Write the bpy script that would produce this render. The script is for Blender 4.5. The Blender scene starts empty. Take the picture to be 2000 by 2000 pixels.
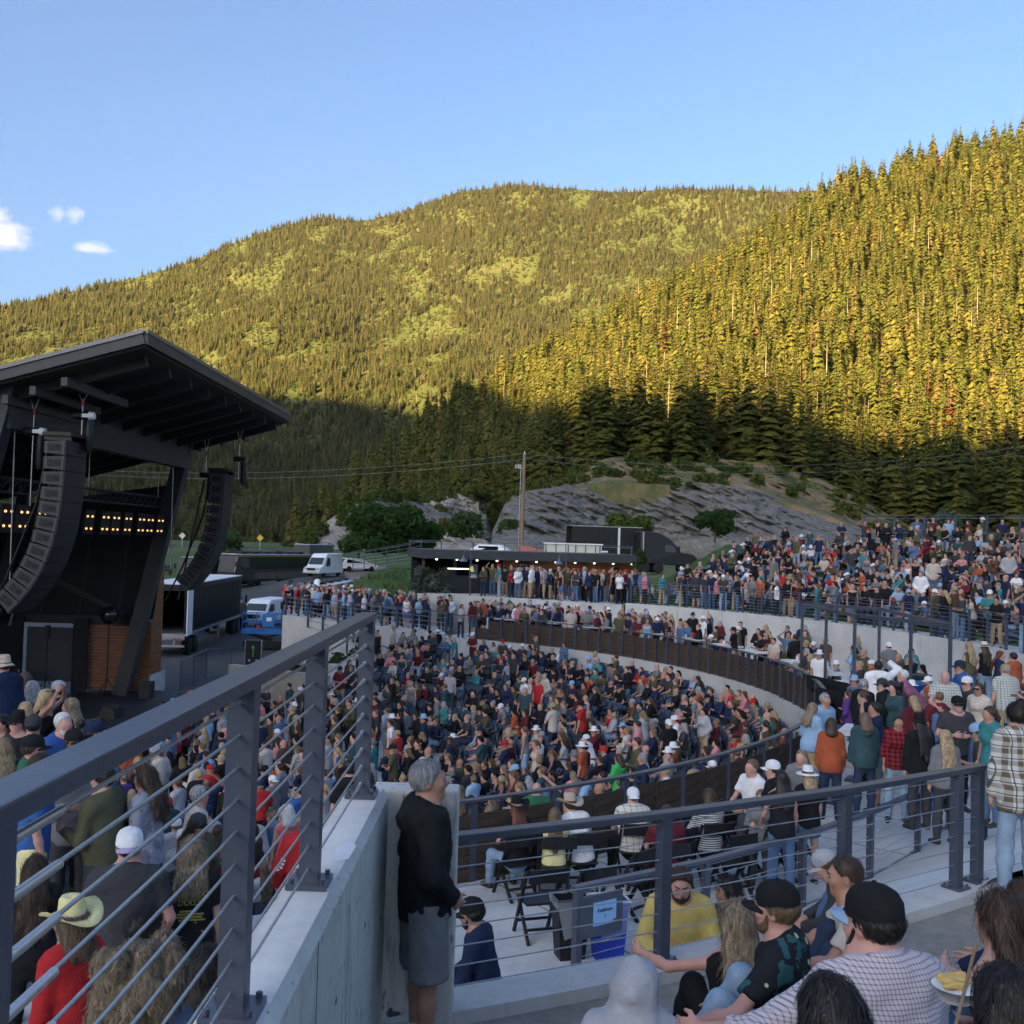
import bpy, math, random
import numpy as np
from mathutils import Vector, Matrix
R = math.radians
rnd = random.Random(7)
S = bpy.context.scene
COL = S.collection
# ------------------------------------------------------------------ camera
CAM_Z = 12.0
PITCH, ROLL = 1.72, 1.7
cam_data = bpy.data.cameras.new('camera')
cam = bpy.data.objects.new('camera', cam_data)
COL.objects.link(cam)
cam_data.sensor_width = 36.0
cam_data.lens = 36.0
cam_data.clip_start = 0.05
cam_data.clip_end = 20000
CAMM = Matrix.Rotation(R(90 + PITCH), 4, 'X') @ Matrix.Rotation(R(ROLL), 4, 'Z')
cam.matrix_world = Matrix.Translation((0, 0, CAM_Z)) @ CAMM
S.camera = cam
# ------------------------------------------------------------------ light
SUN_EL = R(15.0)
LDIR = Vector((0.6, 0.8, 0.0))                      # horizontal travel of the sunlight
sun_data = bpy.data.lights.new('sun', 'SUN')
sun_data.energy = 5.0
sun_data.angle = R(0.5)
sun_data.color = (1.0, 0.71, 0.31)
sun = bpy.data.objects.new('sun', sun_data)
COL.objects.link(sun)
ldir = Vector((LDIR.x * math.cos(SUN_EL), LDIR.y * math.cos(SUN_EL), -math.sin(SUN_EL)))
sun.rotation_euler = ldir.to_track_quat('-Z', 'Y').to_euler()
sun.location = (0, 0, 60)
world = bpy.data.worlds.new('World')
S.world = world
world.use_nodes = True
wn = world.node_tree.nodes
wl = world.node_tree.links
wn.clear()
sky = wn.new('ShaderNodeTexSky')
sky.sky_type = 'NISHITA'
sky.sun_disc = False
sky.sun_elevation = SUN_EL
sky.sun_rotation = math.atan2(-LDIR.x, -LDIR.y)      # azimuth of the sun from +Y, clockwise
sky.altitude = 900
sky.air_density = 1.0
sky.dust_density = 10.0
sky.ozone_density = 4.0
bg = wn.new('ShaderNodeBackground')
bg.inputs['Strength'].default_value = 0.050
wo = wn.new('ShaderNodeOutputWorld')
wl.new(sky.outputs[0], bg.inputs[0])
wl.new(bg.outputs[0], wo.inputs[0])
vs = S.view_settings
S.display_settings.display_device = 'sRGB'
vs.view_transform = 'Standard'
vs.look = 'None'
vs.exposure = 2.95
vs.gamma = 1.0
vs.use_curve_mapping = False
S.render.engine = 'CYCLES'
S.cycles.max_bounces = 5
S.cycles.diffuse_bounces = 3
S.cycles.glossy_bounces = 2
S.cycles.transmission_bounces = 4
S.cycles.transparent_max_bounces = 8
S.cycles.use_denoising = True

# ------------------------------------------------------------------ helpers
def P(u, v, d):
    """photo pixel (2000 px frame) and depth along the view axis -> world point"""
    c = Vector(((u - 1000) / 2000 * d, -(v - 1000) / 2000 * d, -d))
    return CAMM.to_3x3() @ c + Vector((0, 0, CAM_Z))

def at_z(u, v, z):
    """photo pixel and height -> world point on that level"""
    a = P(u, v, 1.0) - Vector((0, 0, CAM_Z))
    t = (z - CAM_Z) / a.z
    return Vector((0, 0, CAM_Z)) + a * t

def at_y(u, y, z):
    a = P(u, 1000, 1.0)
    return Vector((a.x / a.y * y, y, z))

MATS = {}
def mat(name, color, rough=0.7, metal=0.0, var=0.15, scale=3.0, bump=0.0, bscale=None, spec=0.4, coord='Object', emit=None, estr=0.0):
    if name in MATS:
        return MATS[name]
    m = bpy.data.materials.new(name)
    m.use_nodes = True
    nt = m.node_tree
    b = nt.nodes['Principled BSDF']
    b.inputs['Roughness'].default_value = rough
    b.inputs['Metallic'].default_value = metal
    b.inputs['Specular IOR Level'].default_value = spec
    tc = nt.nodes.new('ShaderNodeTexCoord')
    no = nt.nodes.new('ShaderNodeTexNoise')
    no.inputs['Scale'].default_value = scale
    no.inputs['Detail'].default_value = 6
    no.inputs['Roughness'].default_value = 0.65
    nt.links.new(tc.outputs[coord], no.inputs['Vector'])
    mr = nt.nodes.new('ShaderNodeMapRange')
    mr.inputs[1].default_value = 0.3
    mr.inputs[2].default_value = 0.7
    mr.inputs[3].default_value = 1 - var
    mr.inputs[4].default_value = 1 + var
    nt.links.new(no.outputs['Fac'], mr.inputs[0])
    mx = nt.nodes.new('ShaderNodeVectorMath')
    mx.operation = 'SCALE'
    mx.inputs[0].default_value = color[:3]
    nt.links.new(mr.outputs[0], mx.inputs['Scale'])
    nt.links.new(mx.outputs[0], b.inputs['Base Color'])
    if bump:
        bn = nt.nodes.new('ShaderNodeTexNoise')
        bn.inputs['Scale'].default_value = bscale or scale * 6
        bn.inputs['Detail'].default_value = 5
        nt.links.new(tc.outputs[coord], bn.inputs['Vector'])
        bp = nt.nodes.new('ShaderNodeBump')
        bp.inputs['Strength'].default_value = bump
        bp.inputs['Distance'].default_value = 0.02
        nt.links.new(bn.outputs['Fac'], bp.inputs['Height'])
        nt.links.new(bp.outputs[0], b.inputs['Normal'])
    if emit:
        b.inputs['Emission Color'].default_value = (*emit, 1)
        b.inputs['Emission Strength'].default_value = estr
    MATS[name] = m
    return m

def nodes_of(m):
    return m.node_tree, m.node_tree.nodes['Principled BSDF']

def tag(o, label=None, cat=None, group=None, kind=None):
    if label: o['label'] = label
    if cat: o['category'] = cat
    if group: o['group'] = group
    if kind: o['kind'] = kind
    return o

def empty(name, loc=(0, 0, 0), rz=0.0, label=None, cat=None, group=None, parent=None):
    o = bpy.data.objects.new(name, None)
    o.empty_display_size = 0.2
    COL.objects.link(o)
    o.location = loc
    o.rotation_euler = (0, 0, rz)
    if parent is not None: o.parent = parent
    return tag(o, label, cat, group)

def link(name, me, parent=None, loc=(0, 0, 0), rot=None, scale=None):
    o = bpy.data.objects.new(name, me)
    COL.objects.link(o)
    o.location = loc
    if rot is not None: o.rotation_euler = rot
    if scale is not None: o.scale = scale
    if parent is not None: o.parent = parent
    return o

def copy_tree(o, parent=None):
    c = o.copy()
    COL.objects.link(c)
    if parent is not None: c.parent = parent
    for ch in o.children:
        copy_tree(ch, c)
    return c

def np_mesh(name, V, F, mats=(), smooth=False, MI=None):
    """V (n,3) array, F (m,3|4) int array"""
    me = bpy.data.meshes.new(name)
    V = np.asarray(V, dtype=np.float32)
    F = np.asarray(F, dtype=np.int32)
    k = F.shape[1]
    me.vertices.add(len(V))
    me.vertices.foreach_set('co', V.ravel())
    me.loops.add(F.size)
    me.loops.foreach_set('vertex_index', F.ravel())
    me.polygons.add(len(F))
    me.polygons.foreach_set('loop_start', np.arange(0, F.size, k, dtype=np.int32))
    if MI is not None:
        me.polygons.foreach_set('material_index', np.asarray(MI, dtype=np.int32))
    if smooth:
        me.polygons.foreach_set('use_smooth', np.ones(len(F), dtype=bool))
    for m in mats: me.materials.append(m)
    me.update(calc_edges=True)
    me.validate()
    return me

class MB:
    """collects simple shapes and links them as one mesh object"""
    def __init__(self, off=(0, 0, 0)):
        self.v = []; self.f = []; self.m = []; self.off = Vector(off); self.sm = []
    def add(self, vs, fs, mi=0, smooth=False):
        n = len(self.v)
        self.v.extend([tuple(Vector(p) - self.off) for p in vs])
        for f in fs:
            self.f.append([n + i for i in f]); self.m.append(mi); self.sm.append(smooth)
        return self
    def box(self, c, s, rz=0.0, mi=0, M=None):
        hx, hy, hz = s[0] / 2, s[1] / 2, s[2] / 2
        pts = [Vector((x, y, z)) for z in (-hz, hz) for x, y in ((-hx, -hy), (hx, -hy), (hx, hy), (-hx, hy))]
        if M is None: M = Matrix.Rotation(rz, 3, 'Z')
        pts = [M @ p + Vector(c) for p in pts]
        return self.add(pts, [(3, 2, 1, 0), (4, 5, 6, 7), (0, 1, 5, 4), (1, 2, 6, 5), (2, 3, 7, 6), (3, 0, 4, 7)], mi)
    def bar(self, a, b, w, h, up=(0, 0, 1), mi=0):
        """box from a to b, w across, h along up"""
        a, b = Vector(a), Vector(b)
        d = (b - a)
        L = d.length
        d.normalize()
        up = Vector(up)
        s = d.cross(up)
        if s.length < 1e-6: s = d.cross(Vector((1, 0, 0)))
        s.normalize()
        t = s.cross(d)
        M = Matrix((s, d, t)).transposed()
        return self.box((a + b) / 2, (w, L, h), M=M, mi=mi)
    def tube(self, a, b, r0, r1=None, n=8, mi=0, cap=True):
        r1 = r0 if r1 is None else r1
        a, b = Vector(a), Vector(b)
        d = (b - a).normalized()
        s = d.orthogonal().normalized()
        t = d.cross(s)
        pts = []
        for c, r in ((a, r0), (b, r1)):
            for i in range(n):
                q = 2 * math.pi * i / n
                pts.append(c + s * (r * math.cos(q)) + t * (r * math.sin(q)))
        fs = [(i, (i + 1) % n, n + (i + 1) % n, n + i) for i in range(n)]
        self.add(pts, fs, mi, True)
        if cap:
            self.add(pts, [tuple(reversed(range(n))), tuple(range(n, 2 * n))], mi)
        return self
    def sweep(self, pts, w, h, mi=0, ext=0.0):
        """one continuous bar with mitred corners along pts"""
        P_ = [Vector(p) for p in pts]
        P_[0] = P_[0] - (P_[1] - P_[0]).normalized() * ext; P_[-1] = P_[-1] + (P_[-1] - P_[-2]).normalized() * ext
        vs = []
        for i, p in enumerate(P_):
            d0 = (P_[i] - P_[i - 1]) if i else (P_[1] - P_[0]); d1 = (P_[i + 1] - P_[i]) if i < len(P_) - 1 else d0
            n0 = Vector((d0.y, -d0.x, 0)).normalized(); n1 = Vector((d1.y, -d1.x, 0)).normalized()
            n = (n0 + n1).normalized(); k = 1 / max(0.3, n.dot(n0))
            for sx, sz in ((-1, -1), (1, -1), (1, 1), (-1, 1)): vs.append(p + n * (sx * w / 2 * k) + Vector((0, 0, sz * h / 2)))
        fs = [(3, 2, 1, 0)]
        for i in range(len(P_) - 1):
            a, b = i * 4, (i + 1) * 4
            fs += [(a + j, a + (j + 1) % 4, b + (j + 1) % 4, b + j) for j in range(4)]
        e = (len(P_) - 1) * 4; fs.append((e, e + 1, e + 2, e + 3))
        return self.add(vs, fs, mi)
    def path(self, pts, r, n=6, mi=0):
        for a, b in zip(pts[:-1], pts[1:]):
            self.tube(a, b, r, r, n, mi)
        return self
    def lathe(self, c, prof, n=16, mi=0, smooth=True, sx=1.0, sy=1.0):
        pts = []
        for r, z in prof:
            for i in range(n):
                q = 2 * math.pi * i / n
                pts.append(Vector(c) + Vector((r * math.cos(q) * sx, r * math.sin(q) * sy, z)))
        fs = []
        for k in range(len(prof) - 1):
            for i in range(n):
                j = (i + 1) % n
                fs.append((k * n + i, k * n + j, (k + 1) * n + j, (k + 1) * n + i))
        self.add(pts, fs, mi, smooth)
        if prof[0][0] > 1e-4: self.add(pts[:n], [tuple(reversed(range(n)))], mi)
        if prof[-1][0] > 1e-4: self.add(pts[-n:], [tuple(range(n))], mi)
        return self
    def prism(self, poly, z0, z1, mi=0):
        n = len(poly)
        pts = [(x, y, z0) for x, y in poly] + [(x, y, z1) for x, y in poly]
        fs = [tuple(reversed(range(n))), tuple(range(n, 2 * n))]
        fs += [(i, (i + 1) % n, n + (i + 1) % n, n + i) for i in range(n)]
        return self.add(pts, fs, mi)
    def prism_dir(self, poly, d, mi=0):
        """planar polygon (3-D points) extruded along d"""
        n = len(poly)
        d = Vector(d)
        pts = [Vector(p) for p in poly] + [Vector(p) + d for p in poly]
        fs = [tuple(reversed(range(n))), tuple(range(n, 2 * n))]
        fs += [(i, (i + 1) % n, n + (i + 1) % n, n + i) for i in range(n)]
        return self.add(pts, fs, mi)
    def mesh(self, name, mats):
        me = bpy.data.meshes.new(name)
        me.from_pydata(self.v, [], self.f)
        for m in (mats if isinstance(mats, (list, tuple)) else [mats]):
            if m: me.materials.append(m)
        me.polygons.foreach_set('material_index', self.m)
        me.polygons.foreach_set('use_smooth', self.sm)
        me.update()
        return me
    def build(self, name, mats, parent=None, label=None, loc=None, bevel=0.0):
        o = link(name, self.mesh(name, mats), parent, loc if loc is not None else (tuple(self.off) if parent is None else (0, 0, 0)))
        if label: o['label'] = label
        if bevel:
            md = o.modifiers.new('bevel', 'BEVEL'); md.width = bevel; md.segments = 2; md.limit_method = 'ANGLE'
        return o

CX, CY = -12.0, 32.0                                   # centre of the seating bowl (front of the stage)
def ring(r, deg, z=0.0):
    return Vector((CX + r * math.cos(R(deg)), CY + r * math.sin(R(deg)), z))
def rphi(x, y):
    return math.hypot(x - CX, y - CY), math.degrees(math.atan2(y - CY, x - CX))

def sdir(a):
    return Vector(a).normalized()

def lerp(a, b, t): return a + (b - a) * t
def table(xs, ys):
    return lambda x: float(np.interp(x, xs, ys))
HAZE = 0.000016
# ------------------------------------------------------------------ ground
GP = np.array([
 (-20,52,4.7),(-20,62,4.7),(-20,75,4.8),(-32,60,4.7),(-40,75,4.8),(-12,78,5.0),(-9,70,5.0),(-22,100,5.0),(-29,125,5.1),(-35,110,5.0),(-36,132,5.3),(-14,92,4.8),(-18,102,4.9),(-16,86,4.6),(-60,60,4.7),
 (-21,132,7.6),(-20,118,7.2),(-10,101,8.2),(-14,114,7.6),(-6,90,9.6),
 (-6,57,8.9),(0,58,8.9),(8,58,8.9),(-3,66,8.9),(8,66,8.9),(-7,62,8.9),(-9,55,7.5),
 (2,80,10.2),(14,80,9.7),(10,95,9.4),(24,100,9.6),(18,90,9.5),(-4,85,10.2),(30,85,10.6),(14,70,10.6),(0,72,10.2),
 (24,62,12.2),(40,40,12.2),(34,62,12.0),(46,55,12.2),(45,20,12.2),(45,-10,12.2),(30,-25,12.2),
 (-60,100,5.8),(-60,150,7.8),(-55,200,9.2),(-20,200,9.3),(20,200,10.0),(60,150,11.5),(60,200,11.0),(100,120,12),(-120,200,9),(-120,100,6),
 (-35,150,7.6),(-10,150,9.2),(15,140,10.3),(35,130,11.0),(-100,300,9),(0,300,9.5),(100,250,11.5),(-250,400,8),(-40,420,9),(150,180,12),(300,200,14),(-300,200,8),(-300,-50,10),(300,-50,14),
 (0,-12,13.5),(10,-20,14),(-30,0,9),(-50,20,5),(-45,40,4.7),(-14,0,9.5),(-25,-10,11)], dtype=float)
def G(x, y):
    """height of the ground outside the venue's rings"""
    x = np.asarray(x, dtype=float); y = np.asarray(y, dtype=float)
    w = 0; z = 0
    for px, py, pz in GP:
        q = 1.0 / ((x - px) ** 2 + (y - py) ** 2 + 4.0) ** 1.7
        w = w + q; z = z + q * pz
    return z / w

def noise2(x, y, seed=0, octaves=4):
    """cheap smooth value noise, about -1..1"""
    x = np.asarray(x, dtype=float); y = np.asarray(y, dtype=float)
    out = np.zeros(np.broadcast(x, y).shape); amp = 1.0; tot = 0
    for o in range(octaves):
        f = 2.0 ** o
        xi = np.floor(x * f); yi = np.floor(y * f)
        tx = x * f - xi; ty = y * f - yi
        tx = tx * tx * (3 - 2 * tx); ty = ty * ty * (3 - 2 * ty)
        def h(a, b):
            s = np.sin(a * 127.1 + b * 311.7 + seed * 74.7 + o * 19.19) * 43758.5453
            return s - np.floor(s)
        v = (h(xi, yi) * (1 - tx) + h(xi + 1, yi) * tx) * (1 - ty) + (h(xi, yi + 1) * (1 - tx) + h(xi + 1, yi + 1) * tx) * ty
        out = out + amp * (v * 2 - 1); tot += amp; amp *= 0.5
    return out / tot

def grid_mesh(name, X, Y, Z, mats, smooth=True):
    n, m = X.shape
    V = np.stack([X.ravel(), Y.ravel(), Z.ravel()], 1)
    i = np.arange(n * m).reshape(n, m)
    F = np.stack([i[:-1, :-1].ravel(), i[:-1, 1:].ravel(), i[1:, 1:].ravel(), i[1:, :-1].ravel()], 1)
    return np_mesh(name, V, F, mats, smooth)

def ramp_mat(name, stops, scale, rough=0.9, bump=0.3, bscale=8.0, detail=8, stretch=(1, 1, 1), coord='Object', dist=0.05, spec=0.2):
    """base colour from noise through a colour ramp"""
    m = bpy.data.materials.new(name); m.use_nodes = True
    nt, b = nodes_of(m)
    b.inputs['Roughness'].default_value = rough
    b.inputs['Specular IOR Level'].default_value = spec
    tc = nt.nodes.new('ShaderNodeTexCoord')
    mp = nt.nodes.new('ShaderNodeMapping'); mp.inputs['Scale'].default_value = stretch
    nt.links.new(tc.outputs[coord], mp.inputs[0])
    no = nt.nodes.new('ShaderNodeTexNoise'); no.inputs['Scale'].default_value = scale; no.inputs['Detail'].default_value = detail; no.inputs['Roughness'].default_value = 0.7
    nt.links.new(mp.outputs[0], no.inputs['Vector'])
    cr = nt.nodes.new('ShaderNodeValToRGB')
    els = cr.color_ramp.elements
    while len(els) < len(stops): els.new(0.5)
    for e, (p, c) in zip(els, stops):
        e.position = p; e.color = (*c, 1)
    nt.links.new(no.outputs['Fac'], cr.inputs[0])
    nt.links.new(cr.outputs[0], b.inputs['Base Color'])
    if bump:
        bn = nt.nodes.new('ShaderNodeTexNoise'); bn.inputs['Scale'].default_value = bscale; bn.inputs['Detail'].default_value = 6
        nt.links.new(mp.outputs[0], bn.inputs['Vector'])
        bp = nt.nodes.new('ShaderNodeBump'); bp.inputs['Strength'].default_value = bump; bp.inputs['Distance'].default_value = dist
        nt.links.new(bn.outputs['Fac'], bp.inputs['Height']); nt.links.new(bp.outputs[0], b.inputs['Normal'])
    MATS[name] = m
    return m

M_meadow = ramp_mat('meadow', [(0.3, (0.045, 0.075, 0.025)), (0.5, (0.075, 0.11, 0.035)), (0.62, (0.13, 0.13, 0.05)), (0.75, (0.20, 0.17, 0.08))], 0.06, bscale=2.0, bump=0.6, dist=0.3)
M_hill = ramp_mat('hillside', [(0.30, (0.035, 0.045, 0.012)), (0.5, (0.048, 0.055, 0.015)), (0.68, (0.070, 0.068, 0.022)), (0.8, (0.13, 0.09, 0.05))], 0.012, bscale=0.3, bump=0.5, dist=1.5)
M_grass = ramp_mat('lawn_grass', [(0.3, (0.03, 0.055, 0.014)), (0.55, (0.05, 0.085, 0.02)), (0.75, (0.085, 0.11, 0.035))], 2.0, bscale=40, bump=0.6, dist=0.03)

# one big ground sheet: fine near the venue, coarse towards the horizon
ax = np.unique(np.concatenate([np.arange(-2000, -400, 150), np.arange(-400, -120, 20), np.arange(-120, 120, 3.0), np.arange(120, 400, 20), np.arange(400, 2001, 150)]))
ay = np.unique(np.concatenate([np.arange(-1400, -60, 120), np.arange(-60, 220, 3.0), np.arange(220, 500, 20), np.arange(500, 2400, 200)]))
X, Y = np.meshgrid(ax, ay, indexing='ij')
Z = G(X, Y) + 0.25 * noise2(X / 14, Y / 14, 3) * np.clip((np.hypot(X - CX, Y - CY) - 45) / 20, 0, 1)
rr = np.hypot(X - CX, Y - CY); ph = np.degrees(np.arctan2(Y - CY, X - CX))
inside = (rr < 44) & (ph < 50) & (ph > -100)
inside |= (rr < 21.5) | ((rr < 27) & (ph < 66) & (ph > -100))
Z = np.where(inside, np.minimum(Z, 3.2), Z)
left_low = (ph >= 66) & (ph < 120) & (rr < 36) & (Y < 68) & (X > -16)
Z = np.where(left_low, np.minimum(Z, 4.2), Z)
yard = (X > -52) & (X < -9.5) & (Y > 42) & (Y < 87)
Z = np.where(yard, np.minimum(Z, 4.4), Z)
inside2 = (rr >= 27) & (rr < 46) & (ph >= 50) & (ph < 100) & (Y < 57)
Z = np.where(inside2 & (X > -8), np.minimum(Z, 8.6), Z)
Z = np.where(np.hypot(X, Y) > 900, np.minimum(Z, 8.0), Z)
ground = link('ground', grid_mesh('ground', X, Y, Z, [M_meadow]))
tag(ground, 'rough green and dry grass ground around the venue', kind='structure')

# ------------------------------------------------------------------ mountains
def sheet(name, us, v0, d0, v1, d1, nt_, ampl, label, seed, ease=1.0):
    T = np.linspace(0, 1, nt_)
    U, TT = np.meshgrid(us, T, indexing='ij')
    V0 = np.array([v0(u) for u in us])[:, None]; D0 = np.array([d0(u) for u in us])[:, None]
    V1 = np.array([v1(u) for u in us])[:, None]; D1 = np.array([d1(u) for u in us])[:, None]
    D = D0 + (D1 - D0) * TT
    VV = V0 + (V1 - V0) * (TT ** ease)
    M3 = np.array(CAMM.to_3x3())
    c = np.stack([(U - 1000) / 2000 * D, -(VV - 1000) / 2000 * D, -D], -1)
    w = c @ M3.T
    w[..., 2] += CAM_Z
    nz = noise2(w[..., 0] / 160 + 5, w[..., 1] / 160, seed, 5) * ampl * np.clip(TT * 3, 0, 1) * np.clip((1.0 - TT) * 5 + 0.25, 0, 1)
    w[..., 2] += nz
    # back side, falling away behind the ridge, and a skirt below the foot
    back = w[:, -1:, :].copy(); dirs = back[:, 0, :2] / np.linalg.norm(back[:, 0, :2], axis=1, keepdims=True)
    back[:, 0, :2] += dirs * 500; back[:, 0, 2] -= 260
    foot = w[:, :1, :].copy(); foot[:, 0, :2] -= dirs * 6; foot[:, 0, 2] -= 12
    w = np.concatenate([foot, w, back], 1)
    o = link(name, grid_mesh(name, w[..., 0], w[..., 1], w[..., 2], [M_hill]))
    tag(o, label, kind='structure')
    return w[:, 1:-1, :]

far_us = np.linspace(-700, 2700, 120)
ridge = table([-700, -300, 0, 166, 342, 497, 611, 704, 787, 900, 994, 1118, 1222, 1449, 1553, 2000, 2700],
              [760, 680, 596, 562, 520, 459, 429, 431, 414, 377, 364, 372, 377, 370, 374, 360, 420])
FAR = sheet('mountain', far_us, lambda u: 1072 + 0.015 * (u - 500), lambda u: 470.0, ridge, lambda u: 1500.0 + 200 * math.sin(u / 500), 60, 34, 'broad forested mountain slope behind the valley', 11)
near_us = np.linspace(560, 2900, 90)
NEAR = sheet('hillside', near_us,
    table([560, 850, 1000, 1100, 1400, 1560, 1700, 2900], [1072, 1066, 1050, 930, 905, 960, 1045, 1050]),
    table([560, 700, 850, 1000, 1100, 1400, 1560, 1700, 2000, 2900], [430, 400, 350, 300, 235, 225, 232, 240, 230, 215]),
    table([560, 700, 850, 1000, 1200, 1400, 1560, 1650, 1800, 2000, 2300, 2900], [1050, 930, 820, 740, 640, 530, 430, 365, 325, 275, 215, 150]),
    table([560, 700, 850, 1000, 1200, 1400, 1560, 1700, 2000, 2900], [445, 520, 570, 610, 650, 690, 710, 725, 740, 780]), 40, 12, 'steep near forested spur on the right', 23)

# ridge behind the photographer: it keeps the low sun off the venue
Nq = Vector((-0.8, 0.6))
qs = np.unique(np.concatenate([np.linspace(-1500, 1900, 110), np.linspace(-100, 500, 60)]))
crest = np.interp(qs, [-1500, -900, -420, -200, 40, 95, 140, 231, 400, 667, 900, 1300, 1900], [60, 110, 260, 515, 552, 518, 511, 560, 645, 737, 740, 460, 120]) + 4 * noise2(qs / 60, qs * 0, 5)
prof = [(-520, 0.0), (-700, 0.08), (-1000, 0.38), (-1320, 0.80), (-1500, 1.0), (-1650, 0.9), (-2050, 0.2)]
V = np.zeros((len(qs), len(prof), 3))
for j, (s, f) in enumerate(prof):
    V[:, j, 0] = LDIR.x * s + Nq.x * qs
    V[:, j, 1] = LDIR.y * s + Nq.y * qs
    V[:, j, 2] = 6 + f * (crest - 6) + (12 * noise2(qs / 90, qs * 0 + j, 9) if 0 < j < 4 else 0)
tag(link('hills', grid_mesh('hills', V[..., 0], V[..., 1], V[..., 2], [M_hill])), 'high ridge to the west behind the camera', kind='structure')

# ------------------------------------------------------------------ trees
def foliage_mat(name, stops, rough=0.85):
    m = bpy.data.materials.new(name); m.use_nodes = True
    nt, b = nodes_of(m)
    b.inputs['Roughness'].default_value = rough
    b.inputs['Specular IOR Level'].default_value = 0.15
    oi = nt.nodes.new('ShaderNodeObjectInfo')
    cr = nt.nodes.new('ShaderNodeValToRGB')
    els = cr.color_ramp.elements
    while len(els) < len(stops): els.new(0.5)
    for e, (p, c) in zip(els, stops): e.position = p; e.color = (*c, 1)
    nt.links.new(oi.outputs['Random'], cr.inputs[0])
    tc = nt.nodes.new('ShaderNodeTexCoord')
    no = nt.nodes.new('ShaderNodeTexNoise'); no.inputs['Scale'].default_value = 0.9; no.inputs['Detail'].default_value = 4
    nt.links.new(tc.outputs['Object'], no.inputs['Vector'])
    mr = nt.nodes.new('ShaderNodeMapRange'); mr.inputs[1].default_value = 0.3; mr.inputs[2].default_value = 0.7; mr.inputs[3].default_value = 0.65; mr.inputs[4].default_value = 1.35
    nt.links.new(no.outputs['Fac'], mr.inputs[0])
    sc = nt.nodes.new('ShaderNodeVectorMath'); sc.operation = 'SCALE'
    nt.links.new(cr.outputs[0], sc.inputs[0]); nt.links.new(mr.outputs[0], sc.inputs['Scale'])
    nt.links.new(sc.outputs[0], b.inputs['Base Color'])
    tr = nt.nodes.new('ShaderNodeBsdfTranslucent'); nt.links.new(sc.outputs[0], tr.inputs['Color'])
    mxs = nt.nodes.new('ShaderNodeMixShader'); mxs.inputs[0].default_value = 0.5
    nt.links.new(b.outputs[0], mxs.inputs[1]); nt.links.new(tr.outputs[0], mxs.inputs[2])
    nt.links.new(mxs.outputs[0], nt.nodes['Material Output'].inputs['Surface'])
    MATS[name] = m
    return m
M_conifer = foliage_mat('conifer_needles', [(0.0, (0.095, 0.115, 0.026)), (0.45, (0.140, 0.148, 0.030)), (0.8, (0.185, 0.172, 0.038)), (1.0, (0.19, 0.150, 0.046))])
M_conhaze = foliage_mat('haze_muted_needles', [(0.0, (0.085, 0.098, 0.036)), (0.5, (0.125, 0.130, 0.046)), (0.85, (0.155, 0.145, 0.056)), (1.0, (0.17, 0.135, 0.066))])  # far needles muted: distance haze is put into their colour
M_dead = foliage_mat('dead_needles', [(0.0, (0.19, 0.075, 0.035)), (1.0, (0.15, 0.06, 0.03))])
M_broad = foliage_mat('broad_leaves', [(0.0, (0.065, 0.10, 0.02)), (0.6, (0.10, 0.13, 0.025)), (1.0, (0.13, 0.14, 0.035))])
M_bark = mat('bark', (0.11, 0.075, 0.05), 0.95, var=0.3, scale=4, bump=0.5)
M_snag = mat('bare_wood', (0.24, 0.19, 0.14), 0.9, var=0.3, scale=3)

def conifer_arrays(seed, H=24.0, levels=18, nb=8, rmax=0.17, low=0.14, jag=1, sparse=0.0, droop=(0.10, 0.50)):
    g = np.random.RandomState(seed)
    V = []; F = []
    for i in range(levels):
        t = i / (levels - 1)
        z = H * (low + (0.985 - low) * t ** 0.92)
        rad = H * rmax * ((1 - t) ** 0.8 * 0.93 + 0.04) * (0.75 + 0.45 * g.rand())
        if t < 0.12: rad *= 0.75
        n = max(4, int(nb * (1 - 0.45 * t)))
        a0 = g.rand() * 6.28
        for k in range(n):
            if g.rand() < sparse: continue
            a = a0 + 6.283 * k / n + g.uniform(-0.3, 0.3)
            L = rad * g.uniform(0.65, 1.15)
            zz = z + g.uniform(-0.5, 0.5) * H / levels
            dz = -L * g.uniform(*droop) + (0.25 * L if t > 0.8 else 0)
            w = L * g.uniform(0.34, 0.52)
            ca, sa = math.cos(a), math.sin(a)
            def pt(r, s, h): return (ca * r - sa * s, sa * r + ca * s, zz + h)
            b = len(V)
            V += [pt(0, 0, 0.05 * L), pt(L * 0.5, -w, dz * 0.55 - 0.12 * L), pt(L * 0.55, 0, dz * 0.3), pt(L * 0.5, w, dz * 0.55 - 0.12 * L), pt(L, 0, dz)]
            F += [(b, b + 1, b + 2), (b, b + 2, b + 3), (b + 1, b + 4, b + 2), (b + 2, b + 4, b + 3)]
            if jag:
                for s in (-1, 1):
                    for q in (0.45, 0.75):
                        c = len(V)
                        V += [pt(L * (q - 0.16), 0, dz * q * 0.7), pt(L * (q + 0.1), 0, dz * q), pt(L * (q + 0.18), s * w * (1.35 - 0.4 * q), dz * q - 0.16 * L)]
                        F += [(c, c + 1, c + 2)]
    return np.array(V), np.array(F)

def trunk_arrays(H, r0, n=6, top=0.9):
    V = []; F = []
    for j, (z, r) in enumerate(((-0.6, r0 * 1.15), (H * 0.3, r0 * 0.8), (H * top, r0 * 0.15))):
        for i in range(n):
            V.append((r * math.cos(6.283 * i / n), r * math.sin(6.283 * i / n), z))
    for j in range(2):
        for i in range(n):
            a, b2 = j * n + i, j * n + (i + 1) % n
            F += [(a, b2, b2 + n), (a, b2 + n, a + n)]
    return np.array(V), np.array(F)

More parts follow.
